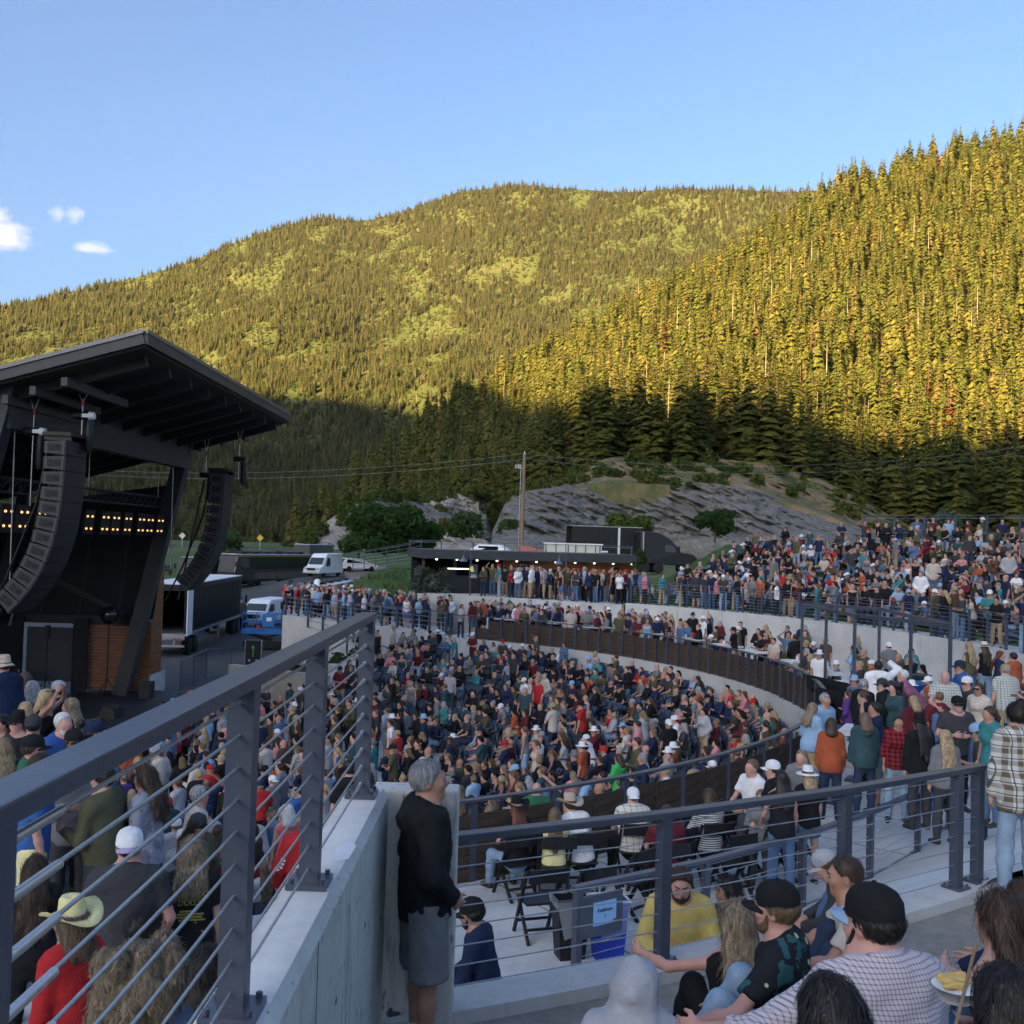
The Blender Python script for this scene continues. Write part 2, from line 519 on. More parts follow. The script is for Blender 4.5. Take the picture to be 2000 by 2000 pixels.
def leaf_blob(seed, clumps, leaves, size, squash=0.8):
    """leaf faces spread through clumps; clumps = [(x,y,z,r)]"""
    g = np.random.RandomState(seed)
    V = []; F = []
    for (x, y, z, r) in clumps:
        d = g.normal(size=(leaves, 3)); d /= np.linalg.norm(d, axis=1, keepdims=True)
        rad = r * g.uniform(0.55, 1.05, size=(leaves, 1))
        c = d * rad * np.array([1, 1, squash]) + np.array([x, y, z])
        nrm = d + g.normal(size=(leaves, 3)) * 0.55
        nrm /= np.linalg.norm(nrm, axis=1, keepdims=True)
        t = np.cross(nrm, g.normal(size=(leaves, 3))); t /= np.linalg.norm(t, axis=1, keepdims=True)
        s = np.cross(nrm, t)
        L = size * g.uniform(0.7, 1.4, size=(leaves, 1))
        b = len(V)
        q = np.stack([c - t * L, c + s * L * 0.55, c + t * L, c - s * L * 0.55], 1).reshape(-1, 3)
        V += q.tolist()
        i = np.arange(leaves) * 4 + b
        F += np.stack([i, i + 1, i + 2, i + 3], 1).tolist()
    return np.array(V), np.array(F)

def tri_fix(F):
    return np.array(F, dtype=np.int32)

def joined_tree(name, crown, trunk, mc, mt):
    V = np.concatenate([crown[0], trunk[0]]); F = np.concatenate([crown[1], trunk[1] + len(crown[0])])
    MI = np.concatenate([np.zeros(len(crown[1])), np.ones(len(trunk[1]))])
    return np_mesh(name, V, F, [mc, mt], False, MI)

PROTO = []
def proto_obj(name, me):
    o = bpy.data.objects.new(name, me); PROTO.append(o); return o
cone_specs = [(31, 0.21, 0.05), (32, 0.18, 0.08), (33, 0.25, 0.04), (34, 0.165, 0.12)]
for i, (sd, rm, lo) in enumerate(cone_specs):
    proto_obj('conifer_source', joined_tree('conifer_source', conifer_arrays(sd, 24, 19, 7, rm, lo, 1, 0, (0.45, 1.15)), trunk_arrays(24, 0.32, 4), M_conifer, M_bark))
pass
proto_obj('dead_conifer_source', joined_tree('dead_conifer_source', conifer_arrays(35, 24, 15, 6, 0.15, 0.15, 1, 0.2), trunk_arrays(24, 0.32, 4), M_dead, M_bark))
tv, tf = leaf_blob(36, [(0, 0, 3.2, 2.6), (1.6, 0.6, 2.4, 1.9), (-1.4, -0.9, 2.2, 1.9), (0.2, 1.6, 2.0, 1.7)], 60, 0.75)
proto_obj('broadleaf_source', np_mesh('broadleaf_source', tv, tf, [M_broad]))
sv, sf = trunk_arrays(24, 0.35, 5, 0.98)
proto_obj('snag_source', np_mesh('snag_source', sv, sf, [M_snag]))
N_CON = 4
for sd, rm, lo in cone_specs:
    proto_obj('conifer_source', joined_tree('conifer_source', conifer_arrays(sd + 50, 24, 17, 7, rm, lo, 1, 0, (0.4, 1.0)), trunk_arrays(24, 0.32, 4), M_conhaze, M_bark))

def scatter(W, n, gen, size_fn, mix, gap):
    """random points on a sheet, evenly spread over its area"""
    nu, nt_, _ = W.shape
    a = W[:-1, :-1]; b = W[1:, :-1]; c = W[:-1, 1:]
    area = np.linalg.norm(np.cross(b - a, c - a), axis=2).ravel()
    idx = gen.choice(area.size, size=n, p=area / area.sum())
    i, j = np.unravel_index(idx, (nu - 1, nt_ - 1))
    s = gen.rand(n, 1); t = gen.rand(n, 1)
    p = (W[i, j] * (1 - s) + W[i + 1, j] * s) * (1 - t) + (W[i, j + 1] * (1 - s) + W[i + 1, j + 1] * s) * t
    tt = (j + t[:, 0]) / (nt_ - 1)
    g = noise2(p[:, 0] / 45, p[:, 1] / 45, 41, 3)
    k = np.zeros(n, int)
    r = gen.rand(n)
    k = gen.randint(0, N_CON, n)
    open_ = g > gap
    k = np.where(open_ & (r < 0.75), N_CON + 1, k)
    k = np.where((r > 0.75) & (r < 0.75 + mix[1]), N_CON + 1, k)
    k = np.where((r > 1 - mix[0]), N_CON, k)
    k = np.where((r > 0.97 - mix[2]) & (r < 0.97), N_CON + 2, k)
    keep = ~(open_ & (gen.rand(n) < 0.25))
    return p[keep], k[keep], tt[keep]

gen = np.random.RandomState(5)
pf, kf, tf_ = scatter(FAR, 95000, gen, None, (0.006, 0.10, 0.012), 0.30)
kf = np.where(kf < N_CON, kf + 7, kf)
sf_ = gen.uniform(0.4, 1.0, len(pf)) * 0.62
pn, kn, tn_ = scatter(NEAR, 11000, gen, None, (0.010, 0.05, 0.02), 0.52)
sn_ = gen.uniform(0.5, 1.12, len(pn)) * 1.0
sn_ = np.where(kn == N_CON + 1, sn_ * 0.9, sn_)
def to_px(p):
    q = (p - np.array([0, 0, CAM_Z])) @ np.array(CAMM.to_3x3())
    return 1000 + q[:, 0] / -q[:, 2] * 2000, 1000 - q[:, 1] / -q[:, 2] * 2000, -q[:, 2]
un, vn, dn = to_px(pn)
cand = np.where((un > 520) & (un < 2040) & (kn < N_CON) & (sn_ > 0.7))[0]
cand = cand[np.argsort((dn / sn_)[cand])][:270]
is_thing = np.zeros(len(pn), bool); is_thing[cand] = True

# the trees that show largest: each a tree of its own with trunk and crown
crowns = []; trunks = []
for sd, rm, lo in ((61, 0.19, 0.06), (62, 0.17, 0.09), (63, 0.21, 0.05), (64, 0.155, 0.12)):
    cv, cf = conifer_arrays(sd, 24, 25, 10, rm, lo, 1, 0, (0.2, 0.75))
    crowns.append(np_mesh('crown', cv, cf, [M_conifer]))
    tv2, tf2 = trunk_arrays(24, 0.34, 6)
    trunks.append(np_mesh('trunk', tv2, tf2, [M_bark]))
dv, df = conifer_arrays(65, 24, 20, 8, 0.13, 0.15, 1, 0.12)
dead_crown = np_mesh('crown', dv, df, [M_dead])
for i in cand:
    x, y, z = pn[i]; k = i % 4; s = float(sn_[i])
    zone = 'at the foot of the right forested slope behind the lawn' if un[i] > 1600 else ('on the slope above the grey rock face' if un[i] > 1000 else 'low on the dark slope left of the pole')
    size = 'tall' if s > 0.95 else 'mid-sized' if s > 0.82 else 'small'
    shp = ('broad', 'narrow', 'wide-skirted', 'slender')[k]
    o = empty('conifer_tree', (x, y, z - 0.3), gen.rand() * 6.28, f'{size} {shp} dark green conifer {zone}', 'tree', 'conifers along the foot of the slope')
    o.scale = (s * 1.1, s * 1.1, s)
    link('trunk', trunks[k], o); link('crown', crowns[k], o)
# a few trees the photograph singles out
def special(u, v_base, d, h, label, dead=False, k=0):
    p = P(u, v_base, d)
    o = empty('conifer_tree', p, rnd.random() * 6, label, 'tree')
    s = h / 24
    o.scale = (s * 1.1, s * 1.1, s)
    link('trunk', trunks[k], o); link('crown', dead_crown if dead else crowns[k], o)
special(1397, 905, 262, 21, 'rust orange dead conifer above the rock face', True)
special(1345, 905, 236, 17.5, 'broad shaded dark conifer left of the rust orange tree above the rock', k=2)
special(1462, 912, 236, 15.5, 'pointed dark conifer just right of the rust orange tree above the rock', k=0)
special(1530, 925, 238, 19, 'wide dark conifer second right of the rust orange tree', k=2)
special(1200, 915, 240, 15, 'narrow dark conifer at the left end of the rock top', k=1)
special(1165, 918, 240, 12, 'small dark conifer beside the pole at the left end of the rock top', k=3)
special(1265, 910, 240, 13, 'dark conifer midway along the rock top', k=0)
special(1855, 905, 330, 30, 'tall red-brown dead tree high on the right slope', True)
special(1298, 700, 420, 22, 'rusty dying tree in the sunlit middle of the slope', True)

def forest_group(name, protos):
    ng = bpy.data.node_groups.new(name, 'GeometryNodeTree')
    ng.interface.new_socket('Geometry', in_out='INPUT', socket_type='NodeSocketGeometry')
    ng.interface.new_socket('Geometry', in_out='OUTPUT', socket_type='NodeSocketGeometry')
    N = ng.nodes; L = ng.links
    gi = N.new('NodeGroupInput'); go = N.new('NodeGroupOutput')
    jg = N.new('GeometryNodeJoinGeometry')
    def attr(nm, ty):
        a = N.new('GeometryNodeInputNamedAttribute'); a.data_type = ty; a.inputs['Name'].default_value = nm
        return a.outputs['Attribute']
    kind = attr('kind', 'INT'); scl = attr('sc', 'FLOAT'); rot = attr('rot', 'FLOAT')
    cr = N.new('ShaderNodeCombineXYZ'); L.new(rot, cr.inputs['Z'])
    e2r = N.new('FunctionNodeEulerToRotation'); L.new(cr.outputs[0], e2r.inputs[0])
    for i, o in enumerate(protos):
        cmpn = N.new('FunctionNodeCompare'); cmpn.data_type = 'INT'; cmpn.operation = 'EQUAL'
        ins = [s for s in cmpn.inputs if s.enabled and s.type == 'INT']
        L.new(kind, ins[0]); ins[1].default_value = i
        oi = N.new('GeometryNodeObjectInfo'); oi.inputs['Object'].default_value = o
        oi.inputs['As Instance'].default_value = True
        ip = N.new('GeometryNodeInstanceOnPoints')
        L.new(gi.outputs[0], ip.inputs['Points']); L.new(cmpn.outputs[0], ip.inputs['Selection'])
        L.new(oi.outputs['Geometry'], ip.inputs['Instance'])
        L.new(e2r.outputs[0], ip.inputs['Rotation']); L.new(scl, ip.inputs['Scale'])
        L.new(ip.outputs[0], jg.inputs[0])
    L.new(jg.outputs[0], go.inputs[0])
    return ng

def scatter_object(name, pts, kinds, scales, rots, protos, label, kind='stuff'):
    me = bpy.data.meshes.new(name)
    me.vertices.add(len(pts))
    me.vertices.foreach_set('co', np.asarray(pts, dtype=np.float32).ravel())
    for nm, ty, arr in (('kind', 'INT', np.asarray(kinds, np.int32)), ('sc', 'FLOAT', np.asarray(scales, np.float32)), ('rot', 'FLOAT', np.asarray(rots, np.float32))):
        a = me.attributes.new(nm, ty, 'POINT'); a.data.foreach_set('value', arr)
    me.update()
    o = link(name, me)
    md = o.modifiers.new('scatter', 'NODES'); md.node_group = forest_group(name, protos)
    return tag(o, label, kind=kind)
allp = np.concatenate([pf, pn[~is_thing]]); allk = np.concatenate([kf, kn[~is_thing]]); alls = np.concatenate([sf_, sn_[~is_thing]])
alls = np.where(allk == N_CON + 2, alls * 1.0, alls)
scatter_object('forest', allp - np.array([0, 0, 0.5]), allk, alls, gen.rand(len(allp)) * 6.28, PROTO, 'dense conifer forest covering the mountain slopes')

hz = MB().box((0, -150, 395), (4400, 5300, 810)).build('haze', None)
m_ = bpy.data.materials.new('valley_haze'); m_.use_nodes = True
m_.node_tree.nodes.remove(m_.node_tree.nodes['Principled BSDF'])
pv = m_.node_tree.nodes.new('ShaderNodeVolumePrincipled'); pv.inputs['Density'].default_value = HAZE; pv.inputs['Color'].default_value = (.85, .88, .95, 1)
m_.node_tree.links.new(pv.outputs[0], m_.node_tree.nodes['Material Output'].inputs['Volume'])
hz.data.materials.clear(); hz.data.materials.append(m_)
tag(hz, 'thin evening haze filling the valley', kind='stuff')
# ------------------------------------------------------------------ materials of built things
M_steel = mat('dark_painted_steel', (0.055, 0.064, 0.092), 0.30, 0.0, var=0.18, scale=2.5, bump=0.05, bscale=60, spec=0.7)
M_stage = mat('stage_black_steel', (0.020, 0.021, 0.026), 0.6, var=0.2, scale=1.2)
M_black = mat('black_paint', (0.012, 0.012, 0.014), 0.5, var=0.2, scale=2)
M_drape = mat('black_drape', (0.016, 0.017, 0.022), 0.9, var=0.3, scale=0.8)
M_fascia = mat('roof_fascia', (0.045, 0.047, 0.052), 0.5, var=0.12, scale=1)
M_soffit = mat('roof_soffit', (0.030, 0.024, 0.021), 0.8, var=0.25, scale=0.8)
M_alu = mat('bare_aluminium', (0.55, 0.56, 0.58), 0.35, 0.8, var=0.1, scale=2)
M_cable = mat('steel_cable', (0.42, 0.44, 0.47), 0.35, 0.7, var=0.12, scale=30)
M_white = mat('white_paint', (0.74, 0.75, 0.77), 0.4, var=0.05, scale=1.5)
M_offwhite = mat('offwhite_panel', (0.58, 0.56, 0.48), 0.6, var=0.1, scale=1)
M_blue = mat('blue_paint', (0.03, 0.16, 0.42), 0.45, var=0.15, scale=2)
M_red = mat('red_paint', (0.5, 0.05, 0.04), 0.5, var=0.15, scale=2)
M_yellow = mat('yellow_sign', (0.7, 0.48, 0.04), 0.5, var=0.05, scale=2)
M_glass = mat('tinted_glass', (0.012, 0.016, 0.018), 0.08, var=0.0, spec=0.7)
M_shield = mat('windshield_glass', (0.03, 0.045, 0.05), 0.12, var=0.0, spec=0.5)
M_rubber = mat('tyre_rubber', (0.014, 0.014, 0.014), 0.85, var=0.2)
M_rim = mat('polished_rim', (0.6, 0.61, 0.63), 0.25, 0.9, var=0.05)
M_asphalt = ramp_mat('asphalt', [(0.3, (0.060, 0.060, 0.062)), (0.6, (0.085, 0.083, 0.082)), (0.75, (0.11, 0.105, 0.10))], 0.35, bscale=30, bump=0.2)
M_gravelroad = ramp_mat('gravel_road', [(0.3, (0.17, 0.145, 0.13)), (0.7, (0.25, 0.215, 0.195))], 0.8, bscale=10, bump=0.4)
M_cedar = ramp_mat('cedar_cladding', [(0.3, (0.13, 0.055, 0.026)), (0.5, (0.22, 0.092, 0.040)), (0.7, (0.30, 0.135, 0.060))], 1.6, rough=0.6, bscale=14, bump=0.2, stretch=(1, 1, 12), dist=0.01)
M_plank = ramp_mat('weathered_plank', [(0.25, (0.030, 0.020, 0.015)), (0.5, (0.062, 0.043, 0.032)), (0.7, (0.105, 0.078, 0.060)), (0.8, (0.15, 0.12, 0.095))], 2.2, rough=0.85, bscale=18, bump=0.4, stretch=(1, 1, 9), dist=0.01)
M_pole = ramp_mat('pole_wood', [(0.3, (0.20, 0.13, 0.085)), (0.7, (0.34, 0.235, 0.16))], 4.0, bscale=12, bump=0.4, stretch=(1, 1, 0.1))
M_rock = None

def concrete_mat(name, base, stain=(0.5, 0.5), streak=True, pits=0.0):
    m = bpy.data.materials.new(name); m.use_nodes = True
    nt, b = nodes_of(m); N = nt.nodes; L = nt.links
    b.inputs['Roughness'].default_value = 0.85; b.inputs['Specular IOR Level'].default_value = 0.25
    tc = N.new('ShaderNodeTexCoord')
    def noise(scale, stretch=(1, 1, 1), detail=6, rough=0.6):
        mp = N.new('ShaderNodeMapping'); mp.inputs['Scale'].default_value = stretch
        L.new(tc.outputs['Object'], mp.inputs[0])
        n = N.new('ShaderNodeTexNoise'); n.inputs['Scale'].default_value = scale; n.inputs['Detail'].default_value = detail; n.inputs['Roughness'].default_value = rough
        L.new(mp.outputs[0], n.inputs['Vector']); return n.outputs['Fac']
    def rng(src, a, b_, c, d):
        r = N.new('ShaderNodeMapRange'); r.inputs[1].default_value = a; r.inputs[2].default_value = b_; r.inputs[3].default_value = c; r.inputs[4].default_value = d
        L.new(src, r.inputs[0]); return r.outputs[0]
    def mul(p, q):
        k = N.new('ShaderNodeMath'); k.operation = 'MULTIPLY'; L.new(p, k.inputs[0]); L.new(q, k.inputs[1]); return k.outputs[0]
    f = mul(rng(noise(0.7), 0.3, 0.7, 0.82, 1.1), rng(noise(9.0), 0.3, 0.75, 0.90, 1.06))
    if streak:
        f = mul(f, rng(noise(4.5, (1, 1, 0.12), 5, 0.75), 0.56, 0.72, 1.0, stain[0]))
    if pits:
        f = mul(f, rng(noise(26.0, (1, 1, 0.35), 2, 0.5), 0.66, 0.72, 1.0, 1 - pits))
    s = N.new('ShaderNodeVectorMath'); s.operation = 'SCALE'; s.inputs[0].default_value = base
    L.new(f, s.inputs['Scale']); L.new(s.outputs[0], b.inputs['Base Color'])
    bp = N.new('ShaderNodeBump'); bp.inputs['Strength'].default_value = 0.25; bp.inputs['Distance'].default_value = 0.01
    L.new(noise(35.0, detail=4), bp.inputs['Height']); L.new(bp.outputs[0], b.inputs['Normal'])
    MATS[name] = m
    return m
M_conc = concrete_mat('concrete', (0.53, 0.515, 0.49), (0.72, 1))
M_slab = concrete_mat('concrete_slab', (0.60, 0.59, 0.565), streak=False)
M_wallconc = concrete_mat('stained_wall_concrete', (0.58, 0.565, 0.52), (0.30, 1), pits=0.6)
M_walltop = concrete_mat('wall_top_concrete', (0.72, 0.69, 0.66), streak=False)

# ------------------------------------------------------------------ rock faces and banks
def rock_mat(name, dark, light, vein):
    m = ramp_mat(name, [(0.28, dark), (0.5, tuple((a + b) / 2 for a, b in zip(dark, light))), (0.68, light), (0.80, vein)], 0.45, bscale=1.6, bump=1.0, detail=14, stretch=(0.6, 1.0, 1.5), dist=0.6)  # darkest stop paints crevice shade into the rock colour
    for n in m.node_tree.nodes:
        if n.type == 'MAPPING': n.inputs['Rotation'].default_value = (0, R(28), 0)
    return m
M_rockdark = rock_mat('grey_rock', (0.11, 0.104, 0.095), (0.25, 0.236, 0.214), (0.42, 0.40, 0.36))
M_rocklight = rock_mat('pale_rock', (0.24, 0.215, 0.19), (0.40, 0.375, 0.345), (0.52, 0.49, 0.45))
M_bank = ramp_mat('dry_grass_bank', [(0.36, (0.05, 0.075, 0.025)), (0.45, (0.13, 0.115, 0.05)), (0.56, (0.24, 0.17, 0.095)), (0.75, (0.31, 0.22, 0.13))], 0.075, bscale=1.5, bump=0.9, dist=0.4)
def rock_sheet(name, us, vb, db, vt, dt, mt, amp, label, seed, nt_=60):
    T = np.linspace(0, 1, nt_)
    U, TT = np.meshgrid(us, T, indexing='ij')
    g = lambda f: np.array([f(u) for u in us])[:, None]
    V = g(vb) + (g(vt) - g(vb)) * TT
    D = g(db) + (g(dt) - g(db)) * TT
    q = V * 1.0 - U * 0.45
    n = 1.1 * noise2(q / 9, U / 40, seed, 6) + 0.5 * np.abs(noise2(q / 3, U / 20, seed + 9, 4)) + 0.6 * noise2(U / 22 + V / 30, q / 8, seed + 5, 5) + 0.8 * np.abs(noise2(U / 80 - V / 40, V / 50, seed + 3, 4))
    D = D + amp * n * np.clip(TT * 6, 0, 1) * np.clip((1 - TT) * 8 + 0.2, 0, 1)
    M3 = np.array(CAMM.to_3x3())
    c = np.stack([(U - 1000) / 2000 * D, -(V - 1000) / 2000 * D, -D], -1)
    w = c @ M3.T; w[..., 2] += CAM_Z
    foot = w[:, :1, :].copy(); foot[..., 2] -= 4
    back = w[:, -1:, :].copy(); back[..., 1] += 30; back[..., 2] -= 6
    w = np.concatenate([foot, w, back], 1)
    return tag(link(name, grid_mesh(name, w[..., 0], w[..., 1], w[..., 2], [mt], smooth=False)), label, kind='structure')
ru = np.linspace(960, 1730, 300)
rtop = table([960, 985, 1030, 1100, 1180, 1260, 1400, 1480, 1560, 1640, 1700, 1730], [1045, 985, 958, 950, 935, 940, 945, 958, 985, 1012, 1040, 1052])
rock_sheet('rock_face', ru, lambda u: 1058 + 0.01 * (u - 1000), lambda u: 168.0 + 10 * math.sin(u / 90), rtop, lambda u: 190.0 + 6 * math.sin(u / 60), M_rockdark, 3.2, 'grey slanting rock face cut behind the lawn', 3)
btop = table([960, 1000, 1100, 1180, 1210, 1280, 1400, 1500, 1600, 1700, 1780, 1850], [1040, 960, 935, 895, 890, 905, 896, 905, 935, 985, 1030, 1050])
rock_sheet('hill_bank', np.linspace(962, 1850, 220), lambda u: rtop(min(u, 1730)) + 6, lambda u: 189.0, btop, lambda u: 232.0, M_bank, 5.5, 'bank of dry brown grass and shrubs above the grey rock face', 8, 34)
lu = np.linspace(545, 965, 220)
ltop = table([545, 600, 650, 700, 740, 790, 860, 900, 935, 950, 965], [1078, 1045, 1010, 982, 966, 958, 972, 964, 962, 985, 1055])
rock_sheet('rock_face', lu, lambda u: 1079.0, lambda u: 262.0, ltop, lambda u: 300.0 + 5 * math.sin(u / 40), M_rocklight, 5.0, 'pale grey crumbling rock face left of the utility pole', 14)
sv_, sf_2 = leaf_blob(91, [(0, 0, 0.9, 1.3), (1.2, 0.3, 0.7, 1.0), (-1.1, -0.4, 0.6, 1.0)], 90, 0.30)
bank_me = np_mesh('shrub', sv_, sf_2, [M_broad])
for k in range(110):
    t = gen.rand(); u = gen.uniform(985, 1830) if k < 70 else gen.uniform(560, 960)
    if k < 70:
        a, b = rtop(min(u, 1730)) + gen.uniform(-2, 12), btop(u) - 2
        v, d = lerp(a, b, t), lerp(187, 230, t)
    else:
        v, d = ltop(u) + gen.uniform(-6, 30) * t, 296 - 20 * t
    p = P(u, v + 2, d); s = gen.uniform(.5, 1.5) * (1 if k < 70 else 1.3)
    o = link('bank_shrub', bank_me, None, p - Vector((0, 0, .5)), (0, 0, gen.rand() * 6), (s, s, s))
    tag(o, 'green shrub growing on the bank above the ' + ('grey rock face' if k < 70 else 'pale rock face'), 'shrub', 'shrubs on the banks above the ' + ('grey rock' if k < 70 else 'pale rock'))

# ------------------------------------------------------------------ roads and paved sheets draped on the ground
def drape(name, poly_fn, nu, nv, mt, label, lift=0.04, zflat=None):
    us_ = np.linspace(0, 1, nu); vs_ = np.linspace(0, 1, nv)
    us_ = np.concatenate([[0], us_, [1]]); vs_ = np.concatenate([[0], vs_, [1]])
    XY = np.array([[poly_fn(a, b) for b in vs_] for a in us_])
    Z = (G(XY[..., 0], XY[..., 1]) if zflat is None else np.full(XY.shape[:2], zflat)) + lift
    for sl in (np.s_[0, :], np.s_[-1, :], np.s_[:, 0], np.s_[:, -1]): Z[sl] -= 3.0
    return tag(link(name, grid_mesh(name, XY[..., 0], XY[..., 1], Z, [mt])), label, kind='structure')
def quadfn(a, b, c, d):
    return lambda s, t: tuple((np.array(a) * (1 - s) + np.array(b) * s) * (1 - t) + (np.array(d) * (1 - s) + np.array(c) * s) * t)
drape('parking_lot', quadfn((-48, 45), (-12.6, 45), (-12.6, 84), (-48, 84)), 40, 40, M_asphalt, 'grey asphalt yard where the trucks park', 0.0, 5.0)
drape('road', quadfn((-48, 83.5), (-13.5, 83.5), (-19, 140), (-40, 140)), 30, 40, M_asphalt, 'asphalt lane where the tour buses queue', 0.32)
drape('road', quadfn((-13.3, 84), (-8.5, 84), (-17, 142), (-23, 142)), 14, 40, M_gravelroad, 'pale gravel drive climbing past the white cars', 0.36)
drape('highway', quadfn((-170, 206), (40, 206), (40, 216), (-170, 216)), 60, 6, M_asphalt, 'highway running along the foot of the mountain', 0.35)
# guard rail posts and yellow signs beside the highway
for u, v in ((467, 1064), (510, 1064), (358, 1064), (944, 1050)):
    p = at_y(u, 200 if u < 900 else 140, 0); z = float(G(p.x, p.y))
    o = empty('road_sign', (p.x, p.y, z), 0, {467: 'left of two yellow diamond signs on the far highway', 510: 'right of two yellow diamond signs on the far highway', 358: 'pale marker sign seen beside the stage column', 944: 'yellow road sign above the roof of the concession building'}[u], 'road sign')
    MB().box((0, 0, 1.2), (0.08, 0.08, 2.6)).build('post', M_alu, o)
    MB().box((0, -0.05, 2.3), (0.95, 0.04, 0.95), M=Matrix.Rotation(R(45), 3, 'Y')).build('sign_panel', M_yellow if u != 358 else M_offwhite, o)

# ------------------------------------------------------------------ trees and shrubs near the venue
def broad_tree(name, x, y, w, h, label, mt, seed, n=9, leaves=240, size=0.35, trunk=True, cat='tree', z=None):
    g = np.random.RandomState(seed)
    z = float(G(x, y)) if z is None else z
    cl = []
    for i in range(n):
        a = g.rand() * 6.28; q = g.rand() ** 0.5
        hh = g.uniform(0.25, 0.85)
        cl.append((math.cos(a) * q * w * 0.36, math.sin(a) * q * w * 0.36, h * hh * (1 - 0.25 * q), w * g.uniform(0.16, 0.27)))
    V, F = leaf_blob(seed + 1, cl, leaves, size, 0.85)
    V[:, 2] = np.maximum(V[:, 2], 0.02)
    o = empty(name, (x, y, z - 0.05), 0, label, cat)
    link('crown', np_mesh('crown', V, F, [mt]), o)
    t = MB()
    if trunk:
        t.tube((0, 0, -0.3), (0.1, 0, h * 0.5), w * 0.035, w * 0.018, 8)
        for k in range(5):
            a = k * 1.3
            t.tube((0.05, 0, h * (0.2 + 0.05 * k)), (math.cos(a) * w * 0.25, math.sin(a) * w * 0.25, h * 0.7), w * 0.016, w * 0.005, 5)
    else:
        for k in range(7):
            a = k * 0.9
            t.tube((0, 0, -0.1), (math.cos(a) * w * 0.3, math.sin(a) * w * 0.3, h * 0.75), 0.03, 0.012, 4)
    t.build('trunk' if trunk else 'stems', M_bark, o)
    return o
M_leaf1 = foliage_mat('round_tree_leaves', [(0, (0.035, 0.075, 0.018)), (1, (0.05, 0.095, 0.022))])
M_leaf2 = foliage_mat('grey_green_leaves', [(0, (0.10, 0.13, 0.095)), (1, (0.14, 0.165, 0.125))])
M_leaf3 = foliage_mat('shrub_leaves', [(0, (0.06, 0.10, 0.03)), (1, (0.08, 0.12, 0.04))])
def bt(u, d, w, h, label, mt, seed, name='broadleaf_tree', vbase=None, **k):
    p = P(u, vbase if vbase else 1000, d)
    return broad_tree(name, p.x, p.y, w, h, label, mt, seed, z=p.z if vbase else None, **k)
bt(752, 120, 9.5, 6.2, 'large round dark green tree in front of the pale rock', M_leaf1, 5, vbase=1080, n=16, leaves=420, size=0.32)
bt(812, 125, 6.5, 4.6, 'lower round green tree right of the largest round tree', M_leaf1, 6, vbase=1080, n=10, leaves=300, size=0.3)
bt(700, 128, 5.0, 4.6, 'light green tree at the left of the large round tree', M_leaf3, 7, vbase=1085, n=9, leaves=240, size=0.3)
bt(1230, 150, 7.0, 3.8, 'bright round green tree behind the black truck', M_broad, 8, vbase=1052, n=12, leaves=320, size=0.28)
bt(1396, 135, 4.8, 5.2, 'dark leafy tree in front of the grey rock face', M_leaf1, 9, vbase=1055, n=10, leaves=260, size=0.28)
bt(1842, 78, 3.1, 3.0, 'silvery willow bush above the top fence of the lawn', M_leaf2, 10, 'willow_bush', vbase=1062, n=14, leaves=260, size=0.11, trunk=False, cat='bush')
bt(1742, 82, 2.4, 1.6, 'smaller silvery bush left of the big willow bush', M_leaf2, 11, 'willow_bush', vbase=1058, n=8, leaves=200, size=0.11, trunk=False, cat='bush')
bt(842, 61, 2.5, 2.5, 'pale grey-green olive bush left of the concession counter', M_leaf2, 12, 'willow_bush', vbase=1165, n=12, leaves=260, size=0.10, trunk=False, cat='bush')
bt(1246, 60, 1.0, 1.6, 'small green sapling at the right end of the concession roof', M_leaf3, 13, 'sapling', vbase=1112, n=6, leaves=120, size=0.09, trunk=True)
bt(440, 185, 7, 5, 'grey-green bush in the meadow beside the far loudspeakers', M_leaf3, 15, 'meadow_bush', vbase=1085, n=8, leaves=200, size=0.35, trunk=False, cat='bush')
bt(865, 150, 3, 3.4, 'dark little conifer in front of the pale rock', M_conifer, 16, 'young_conifer', vbase=1048, n=8, leaves=160, size=0.2)
bt(905, 170, 9, 4.0, 'light green thicket of young trees between the two rock faces', M_leaf3, 17, 'thicket', vbase=1050, n=12, leaves=220, size=0.34)
bt(1000, 170, 7, 3.4, 'light green bushes behind the utility pole', M_leaf3, 18, 'thicket', vbase=1054, n=10, leaves=220, size=0.34)
# meadow shrubs and grass mound
sv_, sf_2 = leaf_blob(90, [(0, 0, 0.7, 1.0), (0.9, 0.3, 0.5, 0.8), (-0.8, -0.4, 0.45, 0.8)], 70, 0.28)
shrub_me = np_mesh('shrub', sv_, sf_2, [M_leaf2])
for k in range(34):
    x = gen.uniform(-75, -28); y = gen.uniform(135, 190)
    o = link('meadow_shrub', shrub_me, None, (x, y, float(G(x, y))), (0, 0, gen.rand() * 6), [gen.uniform(0.35, 1.0)] * 3)
    tag(o, 'low grey-green shrub in the meadow below the highway', 'shrub', 'shrubs in the meadow below the highway')
M_mound = ramp_mat('mound_grass', [(0.3, (0.045, 0.085, 0.025)), (0.6, (0.075, 0.115, 0.035)), (0.8, (0.10, 0.14, 0.05))], 1.2, bscale=14, bump=0.8, dist=0.1)
xs = np.linspace(-1, 1, 40); ys = np.linspace(-1, 1, 30)
XX, YY = np.meshgrid(xs, ys, indexing='ij')
mz = 3.4 * np.clip(1 - XX ** 2, 0, 1) ** 0.8 * np.clip(1 - YY ** 2, 0, 1) ** 0.8 * (1 + 0.12 * noise2(XX * 3, YY * 3, 4))
mp = P(778, 1158, 72)
tag(link('grass_mound', grid_mesh('grass_mound', mp.x + XX * 5.2, mp.y + YY * 7, 6.9 + mz - 0.4, [M_mound])), 'grassy mound left of the concession building', kind='structure')
gv, gf = [], []
